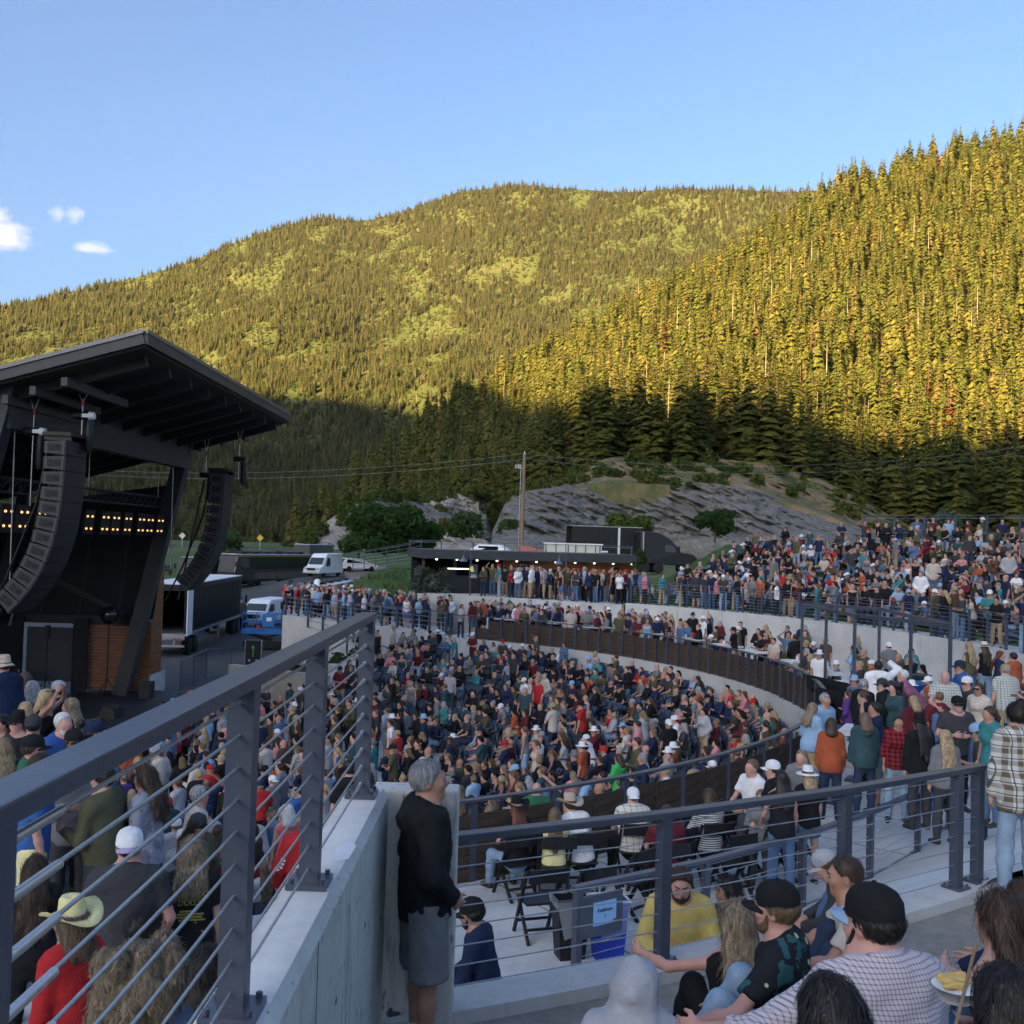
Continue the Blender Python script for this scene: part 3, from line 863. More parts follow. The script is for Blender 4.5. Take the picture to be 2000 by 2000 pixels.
for k in range(2600):
    a, b = gen.uniform(-1, 1, 2)
    zz = 3.4 * max(1 - a * a, 0) ** 0.8 * max(1 - b * b, 0) ** 0.8
    if zz < 0.3: continue
    x0, y0, z0 = mp.x + a * 5.2, mp.y + b * 7, 6.5 + zz - 0.1
    h = gen.uniform(0.15, 0.4); an = gen.rand() * 6.28; w_ = 0.06
    n0 = len(gv)
    gv += [(x0 - w_ * math.cos(an), y0 - w_ * math.sin(an), z0), (x0 + w_ * math.cos(an), y0 + w_ * math.sin(an), z0), (x0 + gen.uniform(-.15, .15), y0 + gen.uniform(-.15, .15), z0 + h)]
    gf.append((n0, n0 + 1, n0 + 2))
tag(link('grass', np_mesh('grass', gv, gf, [M_mound])), 'tall grass growing on the mound', kind='stuff')

# ------------------------------------------------------------------ utility pole and wires
pp = P(1018, 1072, 95); ptop = P(1024, 886, 95)
o = empty('utility_pole', (pp.x, pp.y, pp.z - 1), 0, 'tall wooden utility pole behind the concession roof', 'utility pole')
hgt = ptop.z - pp.z + 1
MB().tube((0, 0, 0), (0.05, 0, hgt), 0.21, 0.14, 10).build('pole', M_pole, o)
MB().tube((-0.55, 0, hgt - 1.35), (0.1, 0, hgt - 1.35), 0.05).tube((-0.5, 0, hgt - 1.35), (-0.5, 0, hgt - 1.0), 0.09).tube((-0.3, 0, hgt - 1.35), (-0.3, 0, hgt - 1.0), 0.09).tube((-0.72, 0, hgt - 1.4), (-0.72, 0, hgt - 1.0), 0.07).build('insulator_bracket', M_alu, o)
MB().tube((0.05, 0, hgt - 0.05), (0.05, 0, hgt + 0.22), 0.07, 0.04).build('top_insulator', M_white, o)
MB().path([(-0.25, -0.12, hgt - 1.4), (-0.28, -0.2, hgt * 0.5), (-0.25, -0.15, 0.5)], 0.03, 5).build('down_cable', M_alu, o)
top = Vector((pp.x + 0.05, pp.y, pp.z - 1 + hgt))
def wire(name, a, b, sag, r, label):
    a, b = Vector(a), Vector(b)
    pts = [a.lerp(b, t) - Vector((0, 0, sag * 4 * t * (1 - t))) for t in np.linspace(0, 1, 25)]
    tag(MB().path(pts, r, 4).build(name, M_cable), label, 'power line')
w1 = P(100, 912, 120); w2 = P(100, 920, 118); w3 = P(2200, 838, 100); w4 = P(2200, 846, 98)
wire('power_line', top, w1, 1.2, 0.012, 'upper overhead wire from the pole towards the stage')
wire('power_line', top + Vector((0, 0, -0.5)), w2, 1.3, 0.013, 'lower overhead wire from the pole towards the stage')
wire('power_line', top, w3, 2.2, 0.011, 'upper overhead wire from the pole across the right trees')
wire('power_line', top + Vector((0, 0, -0.4)), w4, 2.5, 0.011, 'lower overhead wire from the pole across the right trees')
wire('power_line', top + Vector((0, 0, -0.1)), P(1075, 960, 120), 0.0, 0.012, 'short guy wire slanting down to the right of the pole')

# ------------------------------------------------------------------ wheels and vehicles (local: +y forward, x across)
def wheel(parent, x, y, r, w, side):
    o = MB().lathe((0, 0, 0), [(r * 0.62, -w / 2), (r * 0.92, -w / 2), (r, -w * 0.3), (r, w * 0.3), (r * 0.92, w / 2), (r * 0.62, w / 2)], 20).build('tyre', M_rubber, parent)
    o.name = 'wheel'
    o.location = (x, y, r); o.rotation_euler = (0, R(90), 0)
    MB().lathe((0, 0, 0), [(r * 0.63, w * 0.1 * side), (r * 0.6, w * 0.42 * side), (r * 0.35, w * 0.30 * side), (r * 0.2, w * 0.45 * side), (0.001, w * 0.47 * side)], 16).build('rim', M_rim, o)
    return o

def semi_trailer(parent_label, cat, x, y, z, rz, L=15.5, open_rear=True, stripe=False):
    o = empty('semi_trailer', (x, y, z), rz, parent_label, cat)
    W, z0, z1 = 2.55, 1.15, 4.05
    MB().box((0, L / 2, z0 + 0.08), (W, L, 0.16)).build('floor_frame', M_alu, o)
    side = MB()
    for s in (-1, 1):
        side.box((s * (W / 2 - 0.03), L / 2, (z0 + z1) / 2 + 0.08), (0.06, L, z1 - z0 - 0.16))
        for k in range(34):
            side.box((s * (W / 2 + 0.012), 0.5 + k * (L - 1) / 33, (z0 + z1) / 2), (0.03, 0.06, z1 - z0 - 0.5))
    side.box((0, L - 0.03, (z0 + z1) / 2 + 0.08), (W - 0.13, 0.06, z1 - z0 - 0.16))
    side.build('side_wall', M_black, o)
    MB().box((0, L / 2, z1 + 0.03), (W + 0.04, L + 0.04, 0.06)).build('roof', M_white if open_rear else M_alu, o)
    MB().box((W / 2 + 0.03, L / 2, z0 + 0.1), (0.05, L, 0.14)).box((-W / 2 - 0.03, L / 2, z0 + 0.1), (0.05, L, 0.14)).build('side_rail', M_alu, o)
    if open_rear:
        MB().box((W / 2 + 0.10, 0.62, (z0 + z1) / 2), (0.06, 1.2, z1 - z0 - 0.1)).build('rear_door', M_white, o)
        MB().box((-W / 2 - 0.10, 0.62, (z0 + z1) / 2), (0.06, 1.2, z1 - z0 - 0.1)).build('rear_door', M_white, o)
        MB().box((0, -0.02, z1 - 0.15), (W, 0.1, 0.34)).build('header', M_black, o)
        MB().box((0, 0.05, z0 - 0.08), (W, 0.14, 0.2)).box((0, 0.05, 0.62), (W, 0.1, 0.12)).box((-0.7, 0.05, 0.85), (0.1, 0.1, 0.5)).box((0.7, 0.05, 0.85), (0.1, 0.1, 0.5)).build('rear_bumper', M_alu, o)
        MB().box((0.85, 0.0, 1.0), (0.5, 0.04, 0.12)).box((-0.85, 0.0, 1.0), (0.5, 0.04, 0.12)).build('tail_light', M_red, o)
    if stripe:
        MB().box((-W / 2 - 0.045, L - 2.3, (z0 + z1) / 2), (0.03, 0.22, z1 - z0 - 0.1)).box((W / 2 + 0.045, L - 2.3, (z0 + z1) / 2), (0.03, 0.22, z1 - z0 - 0.1)).build('white_stripe', M_white, o)
        b = MB()
        for k in range(3):
            for j in range(2):
                b.box((W / 2 + 0.05, L - 4 - k * 1.5 - 0.3 * j, 1.65 - 0.34 * j), (0.02, 1.25, 0.16))
        b.build('lettering', M_white, o)
    for yy in (1.5, 2.8):
        for s in (-1, 1): wheel(o, s * 1.05, yy, 0.5, 0.42, s)
    MB().box((0.95, 4.6, 0.75), (0.08, 3.2, 0.5)).box((-0.95, 4.6, 0.75), (0.08, 3.2, 0.5)).box((0.7, L - 4.2, 0.6), (0.12, 0.12, 1.1)).box((-0.7, L - 4.2, 0.6), (0.12, 0.12, 1.1)).build('side_skirt', M_alu, o)
    return o

def prof_body(parent, name, prof, W, mt, tumble=None, bevel=0.06):
    """side profile (y,z) extruded across x; points above 'tumble' height lean inwards"""
    def wx(z): return W / 2 - (max(0, z - tumble[0]) * tumble[1] if tumble else 0)
    n = len(prof)
    vs = [(-wx(z), y, z) for y, z in prof] + [(wx(z), y, z) for y, z in prof]
    fs = [tuple(range(n)), tuple(reversed(range(n, 2 * n)))]
    fs += [(i, n + i, n + (i + 1) % n, (i + 1) % n) for i in range(n)]
    return MB().add(vs, fs).build(name, mt, parent, bevel=bevel)

def tractor(label, x, y, z, rz):
    o = empty('truck_tractor', (x, y, z), rz, label, 'truck')
    prof_body(o, 'cab', [(0.3, 0.9), (5.9, 0.75), (5.95, 1.5), (5.6, 1.85), (4.3, 2.05), (3.75, 2.75), (3.2, 3.35), (2.2, 3.85), (1.2, 4.0), (0.3, 4.0)], 2.3, M_black, (2.0, 0.10), 0.12)
    MB().add([(-0.95, 4.34, 2.1), (0.95, 4.34, 2.1), (0.9, 3.80, 2.80), (-0.9, 3.80, 2.80)], [(0, 1, 2, 3)]).build('windshield', M_shield, o)
    for s in (-1, 1):
        MB().add([(s * 1.16, 2.7, 2.05), (s * 1.16, 3.9, 2.05), (s * 1.10, 3.5, 2.7), (s * 1.10, 2.7, 2.7)], [(0, 1, 2, 3)]).build('side_window', M_glass, o)
        MB().box((s * 1.4, 4.0, 2.3), (0.12, 0.18, 0.6)).build('mirror', M_black, o)
        MB().box((s * 0.85, 5.97, 1.25), (0.45, 0.06, 0.25)).build('headlight', M_white, o)
        for yy in (0.8, 2.1): wheel(o, s * 1.0, yy, 0.5, 0.5, s)
        wheel(o, s * 1.05, 5.0, 0.5, 0.32, s)
        MB().tube((s * 1.0, 0.6, 1.2), (s * 1.0, 0.6, 3.9), 0.08).build('exhaust_stack', M_alu, o)
    MB().box((0, 5.98, 1.2), (1.0, 0.06, 0.9)).build('grille', M_alu, o)
    MB().box((0, 6.05, 0.62), (2.3, 0.16, 0.35)).build('bumper', M_alu, o)
    return o

def bus(label, x, y, z, rz, L=13.6, acs=5, dome=False):
    o = empty('tour_bus', (x, y, z), rz, label, 'bus', 'tour buses parked in the yard')
    prof_body(o, 'body', [(0, 0.45), (L, 0.45), (L + 0.05, 1.5), (L - 0.35, 3.3), (L - 0.7, 3.45), (0.15, 3.45), (0, 3.2)], 2.58, M_busbody, None, 0.12)
    for s in (-1, 1):
        MB().box((s * 1.30, L / 2 - 0.2, 2.45), (0.03, L - 1.6, 1.25)).build('window_band', M_glass, o)
        MB().box((s * 1.30, L / 2, 3.30), (0.025, L - 1.0, 0.10)).build('gold_trim', M_gold, o)
        for k in range(5):
            MB().box((s * 1.297, 2.2 + k * 1.9, 1.05), (0.02, 1.8, 0.75)).build('luggage_door', M_busgrey, o)
        for yy in (2.3, 3.5): wheel(o, s * 1.1, yy, 0.5, 0.35, s)
        wheel(o, s * 1.1, L - 2.6, 0.5, 0.35, s)
        MB().box((s * 1.5, L + 0.1, 2.4), (0.2, 0.12, 0.55)).build('mirror', M_black, o)
        MB().box((s * 0.95, L + 0.03, 0.95), (0.4, 0.05, 0.22)).build('headlight', M_white, o)
    MB().add([(-1.15, L + 0.05, 1.45), (1.15, L + 0.05, 1.45), (1.1, L - 0.33, 3.15), (-1.1, L - 0.33, 3.15)], [(0, 1, 2, 3)]).build('windshield', M_shield, o)
    MB().box((0, -0.02, 2.6), (2.0, 0.04, 1.0)).build('rear_window', M_glass, o)
    MB().box((0, L / 2, 3.47), (2.3, L - 0.8, 0.06)).build('roof', M_busroof, o)
    for k in range(acs):
        MB().box((0, 1.6 + k * (L - 4) / max(1, acs - 1), 3.65), (1.0, 1.1, 0.28)).build('air_unit', M_black, o, bevel=0.08)
    if dome:
        MB().lathe((0, L - 1.4, 3.5), [(0.3, 0), (0.3, 0.25), (0.2, 0.45), (0.001, 0.52)], 12).build('satellite_dome', M_white, o)
    return o
M_busbody = mat('bus_dark_bronze', (0.055, 0.047, 0.040), 0.28, 0.3, var=0.08, scale=0.5, spec=0.6)
M_busgrey = mat('bus_grey_panel', (0.13, 0.122, 0.115), 0.35, 0.4, var=0.06)
M_gold = mat('bus_gold_trim', (0.45, 0.26, 0.06), 0.4, 0.4, var=0.05)
M_busroof = mat('bus_pale_roof', (0.56, 0.60, 0.68), 0.4, var=0.08)

def van(label, x, y, z, rz, high=False):
    o = empty('white_van', (x, y, z), rz, label, 'van')
    if high:
        prof = [(0, 0.35), (5.9, 0.35), (5.95, 0.95), (5.1, 1.2), (4.35, 2.15), (3.9, 2.55), (0.1, 2.6), (0, 1.0)]
        W, t = 2.0, (1.2, 0.06)
    else:
        prof = [(0, 0.35), (5.5, 0.35), (5.55, 0.95), (4.7, 1.12), (4.2, 1.75), (3.7, 2.05), (0.35, 2.08), (0.05, 1.2)]
        W, t = 2.0, (1.1, 0.12)
    prof_body(o, 'body', prof, W, M_white, t, 0.10)
    a, b = prof[3], prof[4]
    def fp(k, s, q=0.03):
        yy = a[0] + (b[0] - a[0]) * k; zz = a[1] + (b[1] - a[1]) * k
        return (s * (W / 2 - 0.12 - max(0, zz - t[0]) * t[1]), yy + q, zz + q)
    MB().add([fp(0.12, -1), fp(0.12, 1), fp(0.92, 1), fp(0.92, -1)], [(0, 1, 2, 3)]).build('windshield', M_shield, o)
    for s in (-1, 1):
        x1 = lambda zz: s * (W / 2 - max(0, zz - t[0]) * t[1] + 0.012)
        zt = b[1] - 0.05
        MB().add([(x1(1.2), 3.3, 1.2), (x1(1.2), 4.4, 1.2), (x1(zt), 3.95, zt), (x1(zt), 3.3, zt)], [(0, 1, 2, 3)]).build('side_window', M_glass, o)
        MB().box((s * (W / 2 + 0.15), 4.2, 1.3), (0.2, 0.14, 0.3)).build('mirror', M_black, o)
        MB().box((s * 0.72, prof[2][0] + 0.0, 0.88), (0.36, 0.06, 0.2)).build('headlight', M_alu, o)
        for yy in (1.1, 4.6): wheel(o, s * 0.85, yy, 0.37, 0.26, s)
    MB().box((0, prof[2][0] + 0.01, 0.83), (1.0, 0.06, 0.3)).build('grille', M_black, o)
    MB().box((0, prof[2][0] + 0.04, 0.48), (1.95, 0.14, 0.2)).build('bumper', M_alu, o)
    return o

def suv(label, x, y, z, rz):
    o = empty('white_suv', (x, y, z), rz, label, 'car')
    prof_body(o, 'body', [(0, 0.4), (4.7, 0.4), (4.75, 0.85), (3.6, 1.08), (2.75, 1.65), (0.5, 1.70), (0.05, 1.1)], 1.9, M_white, (1.05, 0.22), 0.09)
    for s in (-1, 1):
        MB().add([(s * 0.93, 0.5, 1.1), (s * 0.93, 3.3, 1.1), (s * 0.83, 2.6, 1.56), (s * 0.83, 0.7, 1.58)], [(0, 1, 2, 3)]).build('side_window', M_glass, o)
        for yy in (0.85, 3.85): wheel(o, s * 0.83, yy, 0.36, 0.24, s)
        MB().box((s * 0.75, -0.02, 1.0), (0.3, 0.05, 0.18)).build('tail_light', M_red, o)
    MB().add([(-0.75, 0.0, 1.12), (0.75, 0.0, 1.12), (0.68, 0.40, 1.6), (-0.68, 0.40, 1.6)], [(0, 1, 2, 3)]).build('rear_window', M_glass, o)
    return o
YZ = 5.02
semi_trailer('long black semi trailer with open white rear doors', 'trailer', -19.45, 57.6, YZ - 0.0, R(3.5))
tractor('black truck tractor hitched in front of the open trailer', -20.45, 71.2, YZ, R(3.5))
def gz(x, y): return float(G(x, y)) + 0.3
def bus_at(label, u, d, rz, L=13.6, acs=5, dome=False, dz=0.0):
    p = P(u, 1100, d); return bus(label, p.x, p.y, gz(p.x, p.y) + dz, rz, L, acs, dome)
bus_at('left tour bus whose bright windshield shows over the black trailer', 515, 131, R(153), 13.6, 5)
bus_at('long dark tour bus behind the others with six roof units', 597, 127, R(153), 14.0, 6, dz=0.3)
bus_at('dark tour bus facing the camera with a white dome on its roof', 676, 99, R(178), 13.6, 4, True, dz=4.45 - gz(P(676, 1100, 99).x, P(676, 1100, 99).y))
p = P(612, 1110, 131)
cg = empty('cargo_trailer', (p.x, p.y, gz(p.x, p.y) + 0.4), R(153), 'grey box trailer hitched behind the far tour bus', 'trailer')
MB().box((0, 0, 1.9), (2.5, 5, 2.6)).build('box_body', M_busgrey, cg, bevel=0.05)
MB().box((0, 0, 3.22), (2.54, 5.04, 0.05)).build('roof', M_busroof, cg)
for s in (-1, 1):
    for yy in (-0.6, 0.5): wheel(cg, s * 1.2, yy, 0.4, 0.3, s)
p = P(548, 1215, 83); van('white passenger van with chrome grille beside the black trailer', p.x, p.y, 5.0, R(168))
p = P(655, 1125, 119); van('tall white cargo van parked uphill of the buses', p.x, p.y, gz(p.x, p.y) + 0.1, R(163), True)
p = P(664, 1115, 128); suv('white sport utility car at the top of the gravel drive', p.x, p.y, gz(p.x, p.y) + 0.15, R(-60))
# black truck on the upper road, right
tz = 9.75
p = P(1110, 1085, 100); semi_trailer('black box trailer with a white stripe parked above the concession roof', 'trailer', p.x, p.y, tz, R(-81), 7.0, False, True)
p2 = P(1243, 1085, 98); tractor('black truck cab facing right above the concession roof', p2.x - 0.2, p2.y + 0.2, tz - 0.25, R(-81))
p = P(1118, 1070, 84)
o = empty('site_container', (p.x, p.y, 9.9), R(0), 'cream site cabin with dark frame posts behind the concession roof', 'cabin')
MB().box((0, 0, 1.1), (4.6, 2.2, 2.0)).build('wall', M_offwhite, o); MB().box((0, 0, 2.15), (4.8, 2.4, 0.12)).build('roof', M_white, o)
for k in range(6): MB().box((-2.2 + k * 0.8, -1.14, 1.1), (0.06, 0.05, 2.0)).build('post', M_black, o)
p = P(1038, 1075, 82)
o = empty('red_tarp_stand', (p.x, p.y, 10.5), 0, 'faded red covered stand beside the utility pole', 'stand')
MB().prism_dir([(-0.9, -0.5, 0), (1.0, -0.5, 0), (1.0, -0.5, 0.9), (-0.2, -0.5, 1.3), (-0.9, -0.5, 1.25)], (0, 1.0, 0)).build('tarp', mat('faded_red', (0.45, 0.16, 0.13), 0.8), o)
p = P(998, 1073, 82)
o = empty('parked_car', (p.x, p.y, 10.4), R(80), 'white roofed car half hidden behind the concession roof', 'car')
prof_body(o, 'body', [(0, 0.3), (4.2, 0.3), (4.2, 0.8), (3.2, 0.95), (2.5, 1.4), (0.8, 1.4), (0, 0.9)], 1.8, M_white, (0.9, 0.25), 0.08)
MB().box((-0.80, 1.7, 1.12), (0.1, 1.6, 0.3)).build('side_window', M_glass, o)

# ------------------------------------------------------------------ clouds
def cloud(u, v, w, h, lab, seed):
    p = P(u, v, 3200)
    m = bpy.data.materials.new('cloud_vapour'); m.use_nodes = True
    nt = m.node_tree; N = nt.nodes; L = nt.links; N.remove(N['Principled BSDF'])
    pv = N.new('ShaderNodeVolumePrincipled'); pv.inputs['Color'].default_value = (1, 1, 1, 1); pv.inputs['Anisotropy'].default_value = 0.2
    tc = N.new('ShaderNodeTexCoord'); no = N.new('ShaderNodeTexNoise'); no.inputs['Scale'].default_value = 1.7; no.inputs['Detail'].default_value = 5
    mp = N.new('ShaderNodeMapping'); mp.inputs['Location'].default_value = (seed, seed * 2, 0)
    L.new(tc.outputs['Object'], mp.inputs[0]); L.new(mp.outputs[0], no.inputs['Vector'])
    ln = N.new('ShaderNodeVectorMath'); ln.operation = 'LENGTH'; L.new(tc.outputs['Object'], ln.inputs[0])
    sb2 = N.new('ShaderNodeMath'); sb2.operation = 'SUBTRACT'; L.new(no.outputs['Fac'], sb2.inputs[0])
    ml = N.new('ShaderNodeMath'); ml.operation = 'MULTIPLY'; ml.inputs[1].default_value = 0.62; L.new(ln.outputs['Value'], ml.inputs[0]); L.new(ml.outputs[0], sb2.inputs[1])
    mr = N.new('ShaderNodeMapRange'); mr.inputs[1].default_value = 0.0; mr.inputs[2].default_value = 0.34; mr.inputs[4].default_value = 0.0055
    L.new(sb2.outputs[0], mr.inputs[0]); L.new(mr.outputs[0], pv.inputs['Density']); L.new(pv.outputs[0], N['Material Output'].inputs['Volume'])
    o = MB().lathe((0, 0, 0), [(.001, -1)] + [(math.sin(t), -math.cos(t)) for t in np.linspace(.3, 2.84, 8)] + [(.001, 1)], 16).build('cloud', m)
    o.location = p; k = 3200 / 2000
    o.scale = (w * k / 2, w * k / 2, h * k / 2)
    tag(o, lab, 'cloud')
cloud(14, 462, 128, 74, 'largest pinkish cloud at the left edge above the ridge', 1.0)
cloud(147, 420, 46, 50, 'small bright puffy cloud right of the largest cloud', 3.0)
cloud(112, 418, 42, 42, 'faint small cloud beside the bright puff', 5.0)
cloud(180, 484, 96, 26, 'thin flat cloud low over the left ridge', 7.0)
cloud(2, 420, 50, 50, 'small cloud cut by the left edge', 9.0)
# ------------------------------------------------------------------ floors of the venue
Z_DECK = 7.2
outer_z = table([-90, -66, -63, -54.6, -40, -30, -20, 90], [7.2, 7.2, 7.2, 9.0, 8.9, 8.2, 7.2, 7.2])
def lawn_z(r):
    return 8.95 + 0.27 * (min(r, 41.5) - 29.2 if r > 29.2 else 0)
ROW_R = [10.4 + 0.86 * k for k in range(12)]
ROW_Z = [4.5 + 0.145 * k for k in range(12)]
def floor_z(x, y):
    r, f = rphi(x, y)
    if (f < -71.2 and r > 17.6) or (x < -0.95 and y < 8.2): return 8.0 + max(0, min(r, 36) - 29.5) * 0.3
    if r < ROW_R[0] - 0.4: return 4.4
    if r < 20.8:
        k = min(11, int((r - ROW_R[0] + 0.4) / 0.86)); return ROW_Z[k]
    if r < 24.15: return Z_DECK
    if r < 27.8 and f < 50: return lerp(Z_DECK, outer_z(f), (r - 24.15) / 3.65)
    if f < 50: return lawn_z(r)
    if r < 27.8: return Z_DECK
    return 8.9
def polar_sheet(name, r0, r1, f0, f1, nr, nf, zf, mt, label, kind='structure', smooth=True, clip=None):
    rs = np.linspace(r0, r1, nr); fs = np.linspace(f0, f1, nf)
    RR, FF = np.meshgrid(rs, fs, indexing='ij')
    X = CX + RR * np.cos(np.radians(FF)); Y = CY + RR * np.sin(np.radians(FF))
    Z = np.array([[zf(r, f) for f in fs] for r in rs])
    if clip == 'right': X = np.where(Y < 6.3, np.maximum(X, -0.80), X)
    if clip == 'left': X = np.where(Y < 6.3, np.minimum(X, -0.90), X)
    o = link(name, grid_mesh(name, X, Y, Z, [mt], smooth))
    # orientation upwards
    return tag(o, label, kind=kind)
polar_sheet('pit_floor', 0.6, 10.0, -100, 100, 10, 60, lambda r, f: 4.4, M_slab, 'concrete floor of the standing pit in front of the stage')
# stepped tiers
tv_, tf_l = [], []
fs = np.radians(np.linspace(-86, 78, 83))
prof_t = [(10.0, 4.38)]
for rk, zk in zip(ROW_R, ROW_Z):
    prof_t += [(rk - 0.4, zk - 0.145 if rk > 10.5 else 4.4), (rk - 0.395, zk), (rk + 0.455, zk)]
prof_t += [(20.85, ROW_Z[-1])]
Xp = np.array([[CX + r * math.cos(a) for a in fs] for r, z in prof_t]); Yp = np.array([[CY + r * math.sin(a) for a in fs] for r, z in prof_t]); Zp = np.array([[z for a in fs] for r, z in prof_t])
tag(link('terrace_floor', grid_mesh('terrace_floor', Xp, Yp, Zp, [M_conc], False)), 'stepped concrete terraces of the seating bowl', kind='structure')
polar_sheet('deck_floor', 20.9, 24.15, -92, 66, 4, 80, lambda r, f: Z_DECK, M_slab, 'concrete deck for the boxes around the bowl')
polar_sheet('ramp_floor', 24.14, 27.97, -67.5, 66, 10, 90, lambda r, f: lerp(Z_DECK, outer_z(f), (r - 24.15) / 3.65) + 0.004, M_slab, 'sloping pale concrete walkway behind the boxes')
M_sand = ramp_mat('sandy_gravel', [(0.3, (0.20, 0.18, 0.155)), (0.55, (0.29, 0.265, 0.23)), (0.75, (0.36, 0.33, 0.29))], 5.0, bscale=60, bump=0.5, dist=0.02)
polar_sheet('sand_strip', 27.9, 30.6, -69.5, 52, 12, 120, lambda r, f: 8.93 + 0.05 * max(0, r - 29.4), M_sand, 'strip of sandy gravel between the walkway and the lawn', clip='right')
polar_sheet('lawn', 28.9, 47, -71.3, 52, 40, 120, lambda r, f: lawn_z(r) - 0.14 * max(0, 1 - (r - 28.9) / 0.9) + 0.03 * math.sin(r * 3 + f), M_grass, 'sloping green lawn where people sit', clip='right')
polar_sheet('path', 27.9, 29.35, -36, 50, 5, 80, lambda r, f: 9.0, M_slab, 'concrete path in front of the lawn')
polar_sheet('plaza', 27.8, 40, 49, 76, 12, 40, lambda r, f: 8.9, M_slab, 'concrete plaza in front of the concession building')
jn = MB()
for f in np.arange(-66, 60, 5.2):
    jn.bar(ring(21.1, f, Z_DECK + .003), ring(24.1, f, Z_DECK + .003), .022, .004)
    if f > -66: jn.bar(ring(24.2, f, Z_DECK + .012), ring(27.6, f, lerp(Z_DECK, outer_z(f), .945) + .012), .022, .004)
for f in np.arange(-66, 60, 2): jn.bar(ring(24.13, f, Z_DECK + .006), ring(24.13, f + 1.98, Z_DECK + .006), .025, .004)
jo = jn.build('slab_joints', mat('joint_grey', (.20, .195, .185), .9)); jo['kind'] = 'structure'
# raised floor and shallow stairs on the left, behind the near railing
polar_sheet('platform_floor', 17.6, 24.3, -118, -71.2, 8, 30, lambda r, f: 8.0, M_slab, 'raised concrete standing floor left of the near railing')
polar_sheet('platform_floor', 24.3, 29.5, -118, -67.4, 8, 30, lambda r, f: 8.0, M_slab, 'raised concrete floor at the foot of the left steps', clip='left')
st = MB()
for k in range(13):
    r0 = 29.5 + k * 0.5; z = 8.0 + (k + 1) * 0.15
    a = [ring(r0, f, 0) for f in np.linspace(-100, -66.6 - k * .3, 9)]; b = [ring(r0 + 0.52, f, 0) for f in np.linspace(-100, -66.6 - k * .3, 9)]
    for p, q, s, t in zip(a[:-1], a[1:], b[:-1], b[1:]):
        st.add([(p.x, p.y, z), (q.x, q.y, z), (t.x, t.y, z), (s.x, s.y, z), (p.x, p.y, z - 0.3), (q.x, q.y, z - 0.3)], [(0, 1, 2, 3), (4, 5, 1, 0)])
tag(st.build('stairs', M_slab), 'concrete steps left of the near railing', kind='structure')

def arc_wall(name, r0, r1, f0, f1, z0, z1, mt, label, n=60, cat='wall'):
    m = MB()
    fs = np.linspace(f0, f1, n)
    top = z1 if callable(z1) else (lambda f: z1)
    for a, b in zip(fs[:-1], fs[1:]):
        p = [ring(r0, a), ring(r0, b), ring(r1, b), ring(r1, a)]
        za, zb = top(a), top(b)
        v = [(q.x, q.y, z0) for q in p] + [(p[0].x, p[0].y, za), (p[1].x, p[1].y, zb), (p[2].x, p[2].y, zb), (p[3].x, p[3].y, za)]
        m.add(v, [(4, 5, 6, 7), (0, 1, 5, 4), (2, 3, 7, 6)])
    p = [ring(r0, f0), ring(r1, f0), ring(r1, f1), ring(r0, f1)]
    m.add([(p[0].x, p[0].y, z0), (p[1].x, p[1].y, z0), (p[1].x, p[1].y, top(f0)), (p[0].x, p[0].y, top(f0))], [(0, 1, 2, 3)])
    m.add([(p[2].x, p[2].y, z0), (p[3].x, p[3].y, z0), (p[3].x, p[3].y, top(f1)), (p[2].x, p[2].y, top(f1))], [(0, 1, 2, 3)])
    o = m.build(name, mt)
    return tag(o, label, cat)
arc_wall('parapet_wall', 20.78, 21.06, -62, 64.6, 5.0, 7.24, M_conc, 'curved concrete wall under the brown plank barrier behind the seats', 90)
arc_wall('retaining_wall', 27.72, 27.98, -20, 49.5, 6.8, 9.06, M_conc, 'curved concrete retaining wall between the boxes and the lawn path', 60)
arc_wall('kerb_wall', 27.66, 28.0, -69.9, -53.2, 6.8, 9.02, M_conc, 'low concrete kerb carrying the near right railing', 24)
arc_wall('retaining_wall', 27.72, 27.98, 50, 76, 4.4, 8.94, M_conc, 'concrete wall below the crowded plaza', 20)

arc_wall('platform_wall', 17.35, 17.6, -118, -71.2, 4.4, 8.01, M_conc, 'concrete wall under the raised standing floor on the left', 30)
# plank barrier around the bowl
def bent_plank(r, f0, f1, z0, z1, th):
    a, b = ring(r, f0), ring(r, f1)
    d = (b - a); L = d.length
    m = MB(); m.box((0, 0, 0), (L, th, z1 - z0))
    return m
pw = empty('plank_barrier', ring(21.02, 3, 7.24), 0, 'long curved barrier of dark weathered planks between black posts', 'barrier')
pw_off = Vector(pw.location)
bays = 62
fe = np.linspace(-60.5, 64.2, bays + 1)
bayL = (ring(20.98, fe[1]) - ring(20.98, fe[0])).length
plank_me = []
for k in range(4):
    m = MB(); m.box((0, 0, 0), (bayL - 0.05, 0.04, 0.178)); plank_me.append(m.mesh('plank', M_plank))
prnd = random.Random(3)
n_pl = 0
for i in range(bays):
    a, b = ring(20.98, fe[i]), ring(20.98, fe[i + 1])
    ang = math.atan2((b - a).y, (b - a).x); mid = (a + b) / 2
    for k in range(5):
        if n_pl >= 298: break
        n_pl += 1
        o = link('plank', plank_me[(i + k) % 4], pw, (mid.x - pw_off.x + prnd.uniform(-.006, .006), mid.y - pw_off.y + prnd.uniform(-.006, .006), 0.06 + 0.185 * k + 0.1 - 0.06), (0, 0, ang))
post_m = MB(); post_m.box((0, 0, 0.5), (0.11, 0.11, 1.16)); post_me = post_m.mesh('post', M_steel)
thin_m = MB(); thin_m.box((0, 0, 0.5), (0.035, 0.05, 1.0)); thin_me = thin_m.mesh('mullion', M_steel)
